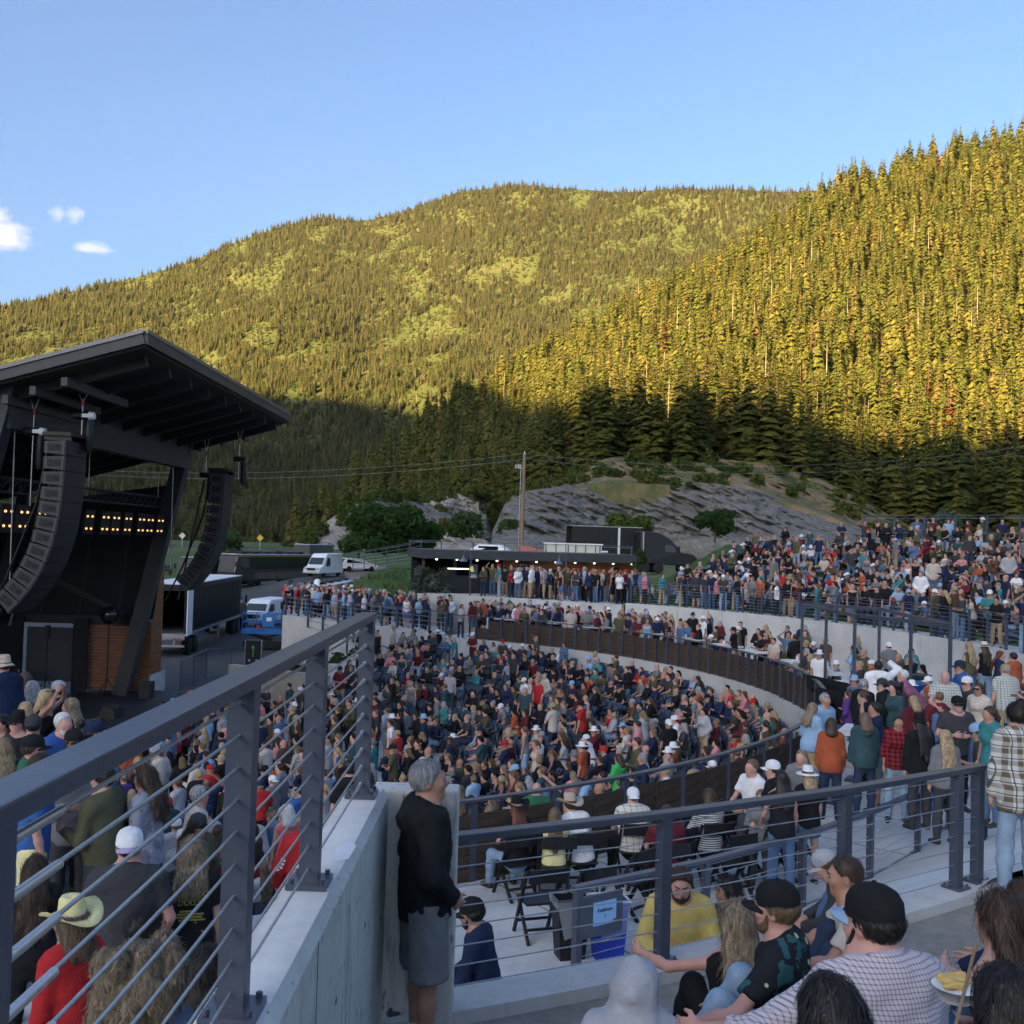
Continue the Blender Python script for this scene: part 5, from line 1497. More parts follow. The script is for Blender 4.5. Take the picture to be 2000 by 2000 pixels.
for x in (-.8, .8): MB().lathe((x, -.1, 1.25), [(.26, 0), (.05, .04), (.001, .05)], 16).tube((x, -.1, 0), (x, -.1, 1.3), .015).build('cymbal', M_stage, d_)
# ------------------------------------------------------------------ people: smooth bodies grown from tapered limbs
def cone(a, b, ra, rb, k=0.03, flat=None, cut=None):
    return ('c', np.array(a, float), np.array(b, float), ra, rb, k, flat, cut)
def ell(c, r, M=None, k=0.03, cut=None):
    return ('e', np.array(c, float), np.array(r, float), None if M is None else np.array(M, float), k, cut)

def iso(prims, vox, fold=0.0, ffreq=30.0, seed=0.0):
    """surface net of the smooth union of the shapes"""
    lo = np.full(3, 1e9); hi = np.full(3, -1e9)
    for p in prims:
        if p[0] == 'c':
            r = max(p[3], p[4]) * (1.0 if p[6] is None else max(1, p[6][1]))
            l = np.minimum(p[1], p[2]) - r; h = np.maximum(p[1], p[2]) + r
        else:
            r = max(p[2]); l = p[1] - r; h = p[1] + r
        lo = np.minimum(lo, l); hi = np.maximum(hi, h)
    lo -= vox * 2 + 0.01; hi += vox * 2 + 0.01
    n = np.ceil((hi - lo) / vox).astype(int) + 1
    axs = [lo[i] + vox * np.arange(n[i]) for i in range(3)]
    D = np.full(n, 0.3)
    for p in prims:
        if p[0] == 'c': r = max(p[3], p[4]) * (1.0 if p[6] is None else max(1, p[6][1])); l = np.minimum(p[1], p[2]) - r; h = np.maximum(p[1], p[2]) + r; k = p[5]
        else: r = max(p[2]); l = p[1] - r; h = p[1] + r; k = p[4]
        m = k + 2.5 * vox
        i0 = np.maximum(((l - m - lo) / vox).astype(int), 0); i1 = np.minimum(((h + m - lo) / vox).astype(int) + 2, n)
        if np.any(i1 <= i0): continue
        X = axs[0][i0[0]:i1[0], None, None]; Y = axs[1][None, i0[1]:i1[1], None]; Z = axs[2][None, None, i0[2]:i1[2]]
        if p[0] == 'c':
            a, b = p[1], p[2]; ba = b - a; L2 = max(ba @ ba, 1e-9)
            px, py, pz = X - a[0], Y - a[1], Z - a[2]
            t = np.clip((px * ba[0] + py * ba[1] + pz * ba[2]) / L2, 0, 1)
            ox, oy, oz = px - t * ba[0], py - t * ba[1], pz - t * ba[2]
            if p[6] is not None:
                nx, f = p[6]
                c = (ox * nx[0] + oy * nx[1] + oz * nx[2]) * (1 / f - 1)
                ox = ox + c * nx[0]; oy = oy + c * nx[1]; oz = oz + c * nx[2]
            d = np.sqrt(ox * ox + oy * oy + oz * oz) - (p[3] + (p[4] - p[3]) * t)
            if p[6] is not None: d = d * min(1.0, 0.5 + 0.5 * p[6][1])
            cut = p[7]
        else:
            c, rr, M = p[1], p[2], p[3]
            qx, qy, qz = X - c[0], Y - c[1], Z - c[2]
            if M is not None:
                qx, qy, qz = (qx * M[0][0] + qy * M[1][0] + qz * M[2][0], qx * M[0][1] + qy * M[1][1] + qz * M[2][1], qx * M[0][2] + qy * M[1][2] + qz * M[2][2])
            k0 = np.sqrt((qx / rr[0]) ** 2 + (qy / rr[1]) ** 2 + (qz / rr[2]) ** 2)
            k1 = np.sqrt((qx / rr[0] ** 2) ** 2 + (qy / rr[1] ** 2) ** 2 + (qz / rr[2] ** 2) ** 2) + 1e-9
            d = k0 * (k0 - 1) / k1
            cut = p[5]
        if cut is not None:
            for q, nv in cut:
                d = np.maximum(d, (X - q[0]) * nv[0] + (Y - q[1]) * nv[1] + (Z - q[2]) * nv[2])
        s = D[i0[0]:i1[0], i0[1]:i1[1], i0[2]:i1[2]]
        h = np.maximum(k - np.abs(s - d), 0) / k
        D[i0[0]:i1[0], i0[1]:i1[1], i0[2]:i1[2]] = np.minimum(s, d) - h * h * k * 0.25
    if fold:
        X = axs[0][:, None, None]; Y = axs[1][None, :, None]; Z = axs[2][None, None, :]
        D = D + fold * (np.sin(X * ffreq + 2.1 * np.sin(Z * ffreq * 0.7 + seed)) * np.sin(Z * ffreq * 0.9 + 1.7 * np.sin(Y * ffreq * 0.8 + seed * 2)) + 0.5 * np.sin((X + Y) * ffreq * 2.1 + seed) * np.sin(Z * ffreq * 1.7))
    # surface nets
    S_ = D < 0
    c = np.zeros(n - 1, int)
    for dx in (0, 1):
        for dy in (0, 1):
            for dz in (0, 1): c += S_[dx:n[0] - 1 + dx, dy:n[1] - 1 + dy, dz:n[2] - 1 + dz]
    act = (c > 0) & (c < 8)
    idx = np.argwhere(act)
    if len(idx) == 0: return np.zeros((0, 3)), np.zeros((0, 4), int)
    vid = np.full(n - 1, -1, int); vid[act] = np.arange(len(idx))
    acc = np.zeros((len(idx), 3)); cnt = np.zeros(len(idx))
    corners = [(x, y, z) for x in (0, 1) for y in (0, 1) for z in (0, 1)]
    for a in corners:
        for ax in range(3):
            if a[ax] == 1: continue
            b = list(a); b[ax] = 1
            da = D[idx[:, 0] + a[0], idx[:, 1] + a[1], idx[:, 2] + a[2]]; db = D[idx[:, 0] + b[0], idx[:, 1] + b[1], idx[:, 2] + b[2]]
            m = (da < 0) != (db < 0)
            t = np.where(m, da / np.where(m, da - db, 1), 0)
            p = np.array(a, float)[None] + np.zeros((len(idx), 3)); p[:, ax] += t
            acc += np.where(m[:, None], p, 0); cnt += m
    V = (idx + acc / cnt[:, None]) * vox + lo
    F = []
    for ax in range(3):
        o = [i for i in range(3) if i != ax]
        sl0 = [slice(None)] * 3; sl1 = [slice(None)] * 3
        sl0[ax] = slice(0, -1); sl1[ax] = slice(1, None)
        e = S_[tuple(sl0)] != S_[tuple(sl1)]
        inside = S_[tuple(sl0)]
        q = np.argwhere(e)
        ok = np.ones(len(q), bool)
        for i in o: ok &= (q[:, i] > 0) & (q[:, i] < n[i] - 1)
        q = q[ok]
        flip = inside[q[:, 0], q[:, 1], q[:, 2]]
        def at(d1, d2):
            z = q.copy(); z[:, o[0]] += d1; z[:, o[1]] += d2
            return vid[z[:, 0], z[:, 1], z[:, 2]]
        f = np.stack([at(-1, -1), at(0, -1), at(0, 0), at(-1, 0)], 1)
        if ax == 1: flip = ~flip
        f[~flip] = f[~flip][:, ::-1]
        F.append(f)
    F = np.concatenate(F)
    F = F[(F >= 0).all(1)]
    return V, F

def unit(v):
    v = np.array(v, float); return v / max(np.linalg.norm(v), 1e-9)
def rotv(v, axis, deg):
    return np.array(Matrix.Rotation(R(deg), 3, Vector(axis)) @ Vector(v))

def skeleton(sp):
    """joints of a figure; local frame: +y forward, +x its right, z up, origin on the floor below the pelvis"""
    h = sp.get('h', 1.74); s = h / 1.75; w = sp.get('build', 1.0); fem = sp.get('fem', False)
    J = {'s': s, 'w': w}
    hipz = sp.get('hip', 0.93) * (s if sp.get('hip', 0.93) > 0.6 else 1)
    J['pelvis'] = np.array([0, 0, hipz])
    lean, side, twist = sp.get('lean', 3), sp.get('side', 0), sp.get('twist', 0)
    M = Matrix.Rotation(R(-lean), 3, 'X') @ Matrix.Rotation(R(side), 3, 'Y') @ Matrix.Rotation(R(twist), 3, 'Z')
    M = np.array(M)
    Rv, Fv, Uv = M[:, 0], M[:, 1], M[:, 2]
    J['Rv'], J['Fv'], J['Uv'] = Rv, Fv, Uv
    J['waist'] = J['pelvis'] + Uv * 0.17 * s
    J['chest'] = J['pelvis'] + Uv * 0.36 * s + Fv * 0.01
    J['neck'] = J['pelvis'] + Uv * 0.535 * s
    hp, hy, hr = sp.get('hpitch', 0), sp.get('hyaw', 0), sp.get('hroll', 0)
    HM = np.array(Matrix.Rotation(R(hy), 3, 'Z') @ Matrix.Rotation(R(-hp), 3, 'X') @ Matrix.Rotation(R(hr), 3, 'Y'))
    base = np.stack([Rv, Fv, Uv], 1) if sp.get('headwithbody', False) else np.array(Matrix.Rotation(R(-lean * 0.4), 3, 'X') @ Matrix.Rotation(R(twist), 3, 'Z'))
    HM = base @ HM
    J['HR'], J['HF'], J['HU'] = HM[:, 0], HM[:, 1], HM[:, 2]
    J['head'] = J['neck'] + J['HU'] * 0.165 * s + J['HF'] * 0.025 * s
    sw = (0.165 if fem else 0.19) * s * (0.6 + 0.4 * w)
    arms = sp.get('arms', ((0.18, 0.05, -1), (0.02, 0.25, -1)))
    if len(arms) == 2 and not isinstance(arms[0][0], (tuple, list)): arms = (arms, arms)
    for sgn, nm, a in ((-1, 'L', arms[0]), (1, 'R', arms[1])):
        J['sh' + nm] = J['pelvis'] + Uv * 0.49 * s + Rv * sgn * sw
        def tw(v): v = unit(v); return Rv * sgn * v[0] + Fv * v[1] + Uv * v[2]
        J['el' + nm] = J['sh' + nm] + tw(a[0]) * 0.29 * s
        J['wr' + nm] = J['el' + nm] + tw(a[1]) * 0.255 * s
        J['hd' + nm] = tw(a[2]) if len(a) > 2 else tw(a[1])
        J['pn' + nm] = tw(a[3]) if len(a) > 3 else -Rv * sgn
        legs = sp.get('legs', (((0.06, 0.02, -1), (0.02, -0.03, -1)),) * 2)
        l = legs[0 if sgn < 0 else 1]
        def lw(v): v = unit(v); return np.array([sgn * v[0], v[1], v[2]])
        J['hip' + nm] = J['pelvis'] + np.array([sgn * 0.095 * s * (0.7 + 0.3 * w), 0, -0.03 * s])
        J['kn' + nm] = J['hip' + nm] + lw(l[0]) * 0.43 * s
        J['an' + nm] = J['kn' + nm] + lw(l[1]) * 0.41 * s
        fd = lw(l[2]) if len(l) > 2 else np.array([sgn * 0.2, 1, -0.12])
        J['ft' + nm] = unit(fd)
    return J

def hand_prims(J, nm, curl=0.35, s=1.0, spread=0.12, point=False):
    W, D, N = J['wr' + nm], unit(J['hd' + nm]), unit(J['pn' + nm])
    N = unit(N - D * (N @ D)); B = np.cross(D, N)
    if nm == 'L': B = -B
    # B points to the thumb side
    pr = [cone(W, W + D * 0.04 * s, 0.027 * s, 0.030 * s, 0.015), cone(W + D * 0.04 * s + B * 0.022 * s, W + D * 0.085 * s + B * 0.026 * s, 0.018 * s, 0.015 * s, 0.02), cone(W + D * 0.04 * s - B * 0.02 * s, W + D * 0.08 * s - B * 0.024 * s, 0.018 * s, 0.014 * s, 0.02), cone(W + D * 0.03 * s, W + D * 0.085 * s, 0.019 * s, 0.015 * s, 0.02)]
    for i, (off, L) in enumerate(((0.030, 0.070), (0.010, 0.078), (-0.011, 0.072), (-0.030, 0.056))):
        c = curl * (0.85 + 0.15 * i)
        if point and i < 2: c = 0.03
        if point and i >= 2: c = 1.3
        k0 = W + D * (0.088 - 0.004 * abs(i - 1)) * s + B * off * s
        d1 = unit(D * math.cos(c) + N * math.sin(c) + B * spread * (1 - i * 0.67))
        k1 = k0 + d1 * L * 0.5 * s
        d2 = unit(D * math.cos(2.1 * c) + N * math.sin(2.1 * c) + B * spread * (1 - i * 0.67))
        k2 = k1 + d2 * L * 0.5 * s
        pr += [cone(k0, k1, 0.0092 * s, 0.0082 * s, 0.006), cone(k1, k2, 0.0082 * s, 0.0066 * s, 0.004)]
    t0 = W + D * 0.03 * s + B * 0.026 * s; t1 = t0 + unit(D * 0.7 + B * 0.75 + N * 0.25) * 0.042 * s; t2 = t1 + unit(D * 0.95 + B * 0.2 + N * (0.2 + 0.4 * curl)) * 0.034 * s
    pr += [cone(t0, t1, 0.013 * s, 0.010 * s, 0.012), cone(t1, t2, 0.010 * s, 0.0075 * s, 0.004)]
    return pr

def build_layers(sp, J, detail):
    """dict of shape lists: skin, hand, top, bottom, shoes, hair, beard"""
    s, w = J['s'], J['w']; fem = sp.get('fem', False)
    Rv, Fv, Uv = J['Rv'], J['Fv'], J['Uv']; HR, HF, HU, hc = J['HR'], J['HF'], J['HU'], J['head']
    HMx = np.stack([HR, HF, HU], 1)
    TM = np.stack([Rv, Fv, Uv], 1)
    L = {'skin': [], 'top': [], 'bottom': [], 'shoes': [], 'hair': [], 'beard': [], 'hand': [], 'eyes': [], 'brow': []}
    hp = lambda r, f, u: hc + HR * r * s + HF * f * s + HU * u * s
    e = lambda c, r, k=0.03, cut=None: ell(c, np.array(r) * s, HMx, k * s, cut)
    sk = L['skin']
    sk += [e(hp(0, -0.012, 0.028), (0.076, 0.095, 0.088)), e(hp(0, 0.022, -0.032), (0.062, 0.074, 0.082), 0.05), e(hp(0, 0.040, -0.082), (0.043, 0.045, 0.032), 0.04),
           cone(hp(0, 0.088, 0.022), hp(0, 0.108, -0.020), 0.010 * s, 0.0145 * s, 0.012), cone(hp(-0.03, 0.082, 0.032), hp(0.03, 0.082, 0.032), 0.012 * s, 0.012 * s, 0.02),
           e(hp(0, 0.086, -0.055), (0.026, 0.012, 0.012), 0.012), e(hp(0, 0.082, -0.095), (0.020, 0.016, 0.014), 0.02)]
    for q in (-1, 1):
        sk += [e(hp(q * 0.080, -0.006, -0.006), (0.010, 0.022, 0.034), 0.006), e(hp(q * 0.042, 0.066, -0.018), (0.022, 0.022, 0.024), 0.03)]
        L['eyes'].append(e(hp(q * 0.031, 0.0905, 0.010), (0.0135, 0.006, 0.0055 if not sp.get('eyes_closed') else 0.002), 0.002))
        L['brow'].append(cone(hp(q * 0.016, 0.100, 0.031), hp(q * 0.050, 0.084, 0.034), 0.0055 * s, 0.004 * s, 0.002))
    sk += [cone(J['neck'] - Uv * 0.05 * s, hp(0, -0.02, -0.05), (0.060 if not fem else 0.05) * s * (0.6 + 0.4 * w), (0.054 if not fem else 0.046) * s, 0.03)]
    # trunk
    cw, ww_, hw = (0.150, 0.118, 0.160) if fem else (0.168, 0.150, 0.155)
    cw *= w; ww_ *= w; hw *= (0.4 + 0.6 * w)
    fl = lambda f: (Fv, f)
    fk = 0.62 + 0.25 * max(0, w - 1)
    def trunk(o):
        t = [cone(J['pelvis'] - Uv * 0.03 * s, J['pelvis'] + Uv * 0.05 * s, (hw + o) * s, (hw - 0.005 + o) * s, 0.06, fl(fk + 0.1)),
             cone(J['pelvis'] + Uv * 0.08 * s, J['waist'] + Uv * 0.04 * s, (hw - 0.02 + o) * s, (ww_ + o) * s, 0.08, fl(fk + 0.08)),
             cone(J['waist'] + Uv * 0.03 * s, J['chest'], (ww_ + o) * s, (cw + o) * s, 0.08, fl(fk)),
             cone(J['chest'], J['chest'] + Uv * 0.10 * s, (cw + o) * s, (cw - 0.02 + o) * s, 0.06, fl(fk)),
             cone(J['shL'] + Rv * 0.03, J['shR'] - Rv * 0.03, (0.058 + o) * s, (0.058 + o) * s, 0.09),
             cone(J['shL'] + Rv * 0.06 + Uv * 0.01, J['neck'] + Uv * 0.015 * s, (0.045 + o) * s, (0.058 + o) * s, 0.06), cone(J['shR'] - Rv * 0.06 + Uv * 0.01, J['neck'] + Uv * 0.015 * s, (0.045 + o) * s, (0.058 + o) * s, 0.06)]
        if fem:
            for q in (-1, 1): t.append(ell(J['chest'] + Rv * q * 0.065 * s + Fv * 0.085 * s * w + Uv * 0.01 * s, np.array([0.062, 0.06, 0.062]) * s + o, TM, 0.06))
        if w > 1.12: t.append(ell(J['waist'] + Fv * 0.06 * w * s, np.array([0.14, 0.12, 0.14]) * w * s + o, TM, 0.08))
        return t
    sk += trunk(-0.012)
    for nm in 'LR':
        a = 0.046 * (0.85 if fem else 1.0) * (0.7 + 0.3 * w) * s
        sk += [cone(J['sh' + nm], J['el' + nm], a, a * 0.80, 0.03), cone(J['el' + nm], J['el' + nm] + (J['wr' + nm] - J['el' + nm]) * 0.35, a * 0.80, a * 0.84, 0.02), cone(J['el' + nm] + (J['wr' + nm] - J['el' + nm]) * 0.35, J['wr' + nm], a * 0.84, 0.026 * s, 0.02)]
        H = hand_prims(J, nm, sp.get('curl', 0.4), s * (0.92 if fem else 1.0), point=(sp.get('point') == nm))
        if detail: L['hand'].append(H)
        else: sk += [cone(J['wr' + nm], J['wr' + nm] + J['hd' + nm] * 0.06 * s, 0.026 * s, 0.034 * s, 0.02), cone(J['wr' + nm] + J['hd' + nm] * 0.07 * s, J['wr' + nm] + unit(J['hd' + nm] + 0.4 * J['pn' + nm]) * 0.15 * s, 0.032 * s, 0.02 * s, 0.02)]
        t = 0.078 * (0.6 + 0.4 * w) * s
        sk += [cone(J['hip' + nm], J['kn' + nm], t, 0.052 * s, 0.05), cone(J['kn' + nm], J['kn' + nm] + (J['an' + nm] - J['kn' + nm]) * 0.35, 0.050 * s, 0.056 * s, 0.03), cone(J['kn' + nm] + (J['an' + nm] - J['kn' + nm]) * 0.35, J['an' + nm], 0.056 * s, 0.036 * s, 0.03)]
        fd = J['ft' + nm]; dn = np.array([0, 0, -1.0])
        sole = J['an' + nm] + dn * 0.055 * s
        L['shoes'] += [cone(J['an' + nm] + dn * 0.02 * s, sole - fd * 0.03 * s + dn * 0.0, 0.046 * s, 0.042 * s, 0.03), cone(sole, sole + fd * 0.15 * s, 0.048 * s, 0.046 * s, 0.03, (np.array([0, 0, 1.0]), 0.85), [(np.array([0, 0, J['an' + nm][2] - 0.105 * s]), np.array([0, 0, -1.0]))] if fd[2] < 0.3 else None)]
    # clothes
    topk = sp.get('top', 'tee')
    o = {'tank': 0.006, 'tee': 0.014, 'shirt': 0.018, 'long': 0.015, 'hoodie': 0.032, 'jacket': 0.030}[topk]
    nk = sp.get('neckline', 0.02 if topk != 'tank' else -0.05)
    cutn = [(J['neck'] + Uv * nk * s + Fv * 0.02, unit(Uv + 0.55 * Fv * (1 if topk != 'tank' else 1.2)))]
    hem = J['pelvis'] - Uv * sp.get('hem', 0.07) * s
    for p in trunk(o): L['top'].append(p[:7] + (cutn + [(hem, -Uv)],) if p[0] == 'c' else p[:5] + (cutn,))
    if sp.get('hem', 0.07) > 0.02:
        L['top'].append(cone(J['pelvis'] + Uv * 0.02 * s, J['pelvis'] - Uv * (sp.get('hem', 0.07) + 0.08) * s, (hw + o + 0.004) * s, (hw + o + 0.008) * s, 0.05, fl(fk + 0.12), [(hem, -Uv)]))
    for nm in 'LR':
        a = 0.046 * (0.85 if fem else 1.0) * (0.7 + 0.3 * w) * s + o * (0.9 if topk != 'tee' else 1.2)
        sh, el, wr = J['sh' + nm], J['el' + nm], J['wr' + nm]
        if topk in ('tee', 'shirt') and not sp.get('rolled'):
            c = sh + (el - sh) * 0.68; L['top'].append(cone(sh, sh + (el - sh) * 0.9, a * 1.05, a * 1.08, 0.04, None, [(c, unit(el - sh))]))
        elif topk == 'tank':
            q = -1 if nm == 'L' else 1
            L['top'] += [cone(J['chest'] + Rv * q * 0.075 * s + Fv * 0.085 * s * w + Uv * 0.05 * s, J['neck'] + Rv * q * 0.085 * s - Uv * 0.02 * s, 0.016 * s, 0.016 * s, 0.02), cone(J['neck'] + Rv * q * 0.085 * s - Uv * 0.02 * s, J['chest'] + Rv * q * 0.08 * s - Fv * 0.085 * s * w + Uv * 0.05 * s, 0.016 * s, 0.018 * s, 0.02)]
        else:
            L['top'].append(cone(sh, el, a * 1.05, a * 0.98, 0.04))
            fr = 0.45 if sp.get('rolled') else 0.97
            c = el + (wr - el) * fr
            L['top'].append(cone(el, wr, a * 0.98, max(a * 0.78, 0.036 * s), 0.03, None, [(c, unit(wr - el))]))
    if topk == 'hoodie':
        L['top'] += [cone(J['neck'] - Fv * 0.075 * s + Rv * 0.10 * s - Uv * 0.01 * s, J['neck'] - Fv * 0.115 * s - Uv * 0.055 * s, 0.038 * s, 0.055 * s, 0.05), cone(J['neck'] - Fv * 0.075 * s - Rv * 0.10 * s - Uv * 0.01 * s, J['neck'] - Fv * 0.115 * s - Uv * 0.055 * s, 0.038 * s, 0.055 * s, 0.05),
                     cone(J['neck'] + Rv * 0.085 * s, J['neck'] + Rv * 0.05 * s + Fv * 0.07 * s - Uv * 0.04 * s, 0.035 * s, 0.028 * s, 0.03), cone(J['neck'] - Rv * 0.085 * s, J['neck'] - Rv * 0.05 * s + Fv * 0.07 * s - Uv * 0.04 * s, 0.035 * s, 0.028 * s, 0.03)]
        if sp.get('hood_up'):
            L['top'] += [cone(hp(0, -0.04, 0.128), hp(0, -0.136, 0.0), .010 * s, .010 * s, .02), cone(hp(-.06, -0.11, -0.10), hp(.07, -0.11, -0.12), .03 * s, .02 * s, .03), cone(hp(-.10, -0.02, -0.09), hp(.02, -0.13, -0.15), .025 * s, .02 * s, .03), e(hp(0, -0.022, 0.022), (0.104, 0.122, 0.118), 0.03, [(hp(0, 0.055, 0.0), HF)]), cone(hp(0, -0.04, -0.06), J['neck'] - Fv * 0.04 * s, 0.098 * s, 0.11 * s, 0.06, None, [(hp(0, 0.06, 0.0), HF)])]
    if topk in ('jacket', 'shirt'):
        L['top'] += [cone(J['neck'] + Rv * q * 0.06 * s - Fv * 0.03 * s + Uv * 0.01, J['neck'] + Rv * q * 0.045 * s + Fv * 0.05 * s - Uv * 0.005, 0.024 * s, 0.020 * s, 0.02) for q in (-1, 1)] + [cone(J['neck'] - Rv * 0.05 * s - Fv * 0.05 * s + Uv * 0.012, J['neck'] + Rv * 0.05 * s - Fv * 0.05 * s + Uv * 0.012, 0.026 * s, 0.026 * s, 0.02)]
    bot = sp.get('bottom', 'pants'); ob = sp.get('slack', 0.014)
    L['bottom'] += [cone(J['pelvis'] - Uv * 0.04 * s, J['pelvis'] + Uv * 0.07 * s, (hw + 0.008) * s, (hw - 0.01) * s, 0.06, fl(fk + 0.11))]
    for nm in 'LR':
        t = 0.078 * (0.6 + 0.4 * w) * s + ob; hpj, kn, an = J['hip' + nm], J['kn' + nm], J['an' + nm]
        if bot == 'pants':
            L['bottom'] += [cone(hpj, kn, t, 0.056 * s + ob, 0.05), cone(kn, kn + (an - kn) * 0.4, 0.056 * s + ob, 0.058 * s + ob, 0.04), cone(kn + (an - kn) * 0.4, an + (an - kn) * 0.12, 0.058 * s + ob, sp.get('flare', 0.046) * s + ob * 0.7, 0.04, None, [(an + (an - kn) * 0.10, unit(an - kn))])]
        elif bot in ('shorts', 'short_shorts'):
            fr = 0.97 if bot == 'shorts' else 0.45
            c = hpj + (kn - hpj) * fr; L['bottom'].append(cone(hpj, hpj + (kn - hpj) * (fr + 0.15), t + 0.008, t + 0.006, 0.05, None, [(c, unit(kn - hpj))]))
        if sp.get('socks'): L['shoes'].append(cone(an + (kn - an) * 0.02, an + (kn - an) * 0.16, 0.04 * s, 0.042 * s, 0.01))
    # hair
    hs = sp.get('hair', 'short')
    front = [(hp(0, 0.046, 0.055), unit(HF * 0.85 - HU * 0.5)), (hp(0, 0, -0.070), -HU)]
    if hs in ('short', 'buzz'):
        g = 0.010 if hs == 'short' else 0.004
        L['hair'] += [e(hp(0, -0.016, 0.032), (0.079 + g, 0.098 + g, 0.090 + g * 1.3), 0.02, front + [(hp(0, 0.012, -0.03), unit(HF * 0.6 - HU * 0.8))])]
    elif hs in ('long', 'pony', 'bun', 'curly', 'bob'):
        L['hair'] += [e(hp(0, -0.018, 0.032), (0.091, 0.109, 0.100), 0.02, [(hp(0, 0.058, 0.04), unit(HF * 0.9 - HU * 0.35))])]
        if hs in ('long', 'bob'):
            Ln = sp.get('hairlen', 0.30 if hs == 'long' else 0.08)
            dn = unit(-Uv * 1.0 - Fv * 0.18)
            for q, r0, r1 in ((0, 0.082, 0.045), (-0.055, 0.05, 0.03), (0.055, 0.05, 0.03), (-0.03, 0.06, 0.026), (0.03, 0.06, 0.026)):
                a0 = hp(q, -0.045, -0.01); a1 = J['neck'] + Rv * q * 1.35 * s - Fv * (0.095 + 0.03 * (w - 1) + (0.055 if sp.get('top') in ('hoodie', 'jacket') else 0)) * s - Uv * 0.04 * s; a2 = a1 + dn * Ln * (0.75 + 0.25 * math.cos(q * 90)) * s + Rv * q * 0.4
                if hs == 'bob': L['hair'].append(cone(a0, a0 + (a1 - a0) * 0.75, r0 * s, r0 * 0.85 * s, 0.03))
                else: L['hair'] += [cone(a0, a1, r0 * s, r0 * 0.8 * s, 0.03, (Fv, 0.7)), cone(a1, a2, r0 * 0.8 * s, r1 * s, 0.03, (Fv, 0.55))]
        elif hs == 'pony': L['hair'] += [cone(hp(0, -0.11, 0.02), hp(0, -0.15, -0.06), 0.035 * s, 0.04 * s, 0.02), cone(hp(0, -0.15, -0.06), hp(0, -0.14, -0.20), 0.04 * s, 0.015 * s, 0.02)]
        elif hs == 'bun': L['hair'] += [e(hp(0, -0.07, 0.125), (0.048, 0.048, 0.042), 0.015)]
        elif hs == 'curly':
            for q in range(40):
                a = q * 2.399; z = 0.11 - 0.24 * (q / 40.0); rr = 0.10 + 0.035 * math.sin(q * 1.7)
                r, f = rr * math.cos(a), rr * math.sin(a)
                if f > 0.05 and z > -0.16: f = -f
                L['hair'].append(e(hp(r, f - 0.03, z), (0.045, 0.045, 0.05), 0.018))
    if sp.get('hat'):
        top_ = (hp(0, 0, 0.030 if sp['hat'][0].startswith('cap') else .05), HU)
        L['hair'] = [p[:7] + ((p[7] or []) + [top_],) if p[0] == 'c' else p[:5] + ((p[5] or []) + [top_],) for p in L['hair']]
    elif hs == 'fringe':
        L['hair'] += [e(hp(0, -0.014, 0.034), (0.090, 0.108, 0.100), 0.02, front[1:])]
    if sp.get('beard'):
        L['beard'] += [e(hp(0, 0.040, -0.080), (0.055, 0.062, 0.052), 0.03, [(hp(0, 0, -0.040), HU)]), cone(hp(-0.026, 0.098, -0.043), hp(0.026, 0.098, -0.043), 0.008 * s, 0.008 * s, 0.01), cone(hp(-0.068, 0.02, -0.01), hp(-0.05, 0.05, -0.085), 0.012 * s, 0.02 * s, 0.02), cone(hp(0.068, 0.02, -0.01), hp(0.05, 0.05, -0.085), 0.012 * s, 0.02 * s, 0.02)]
    return L

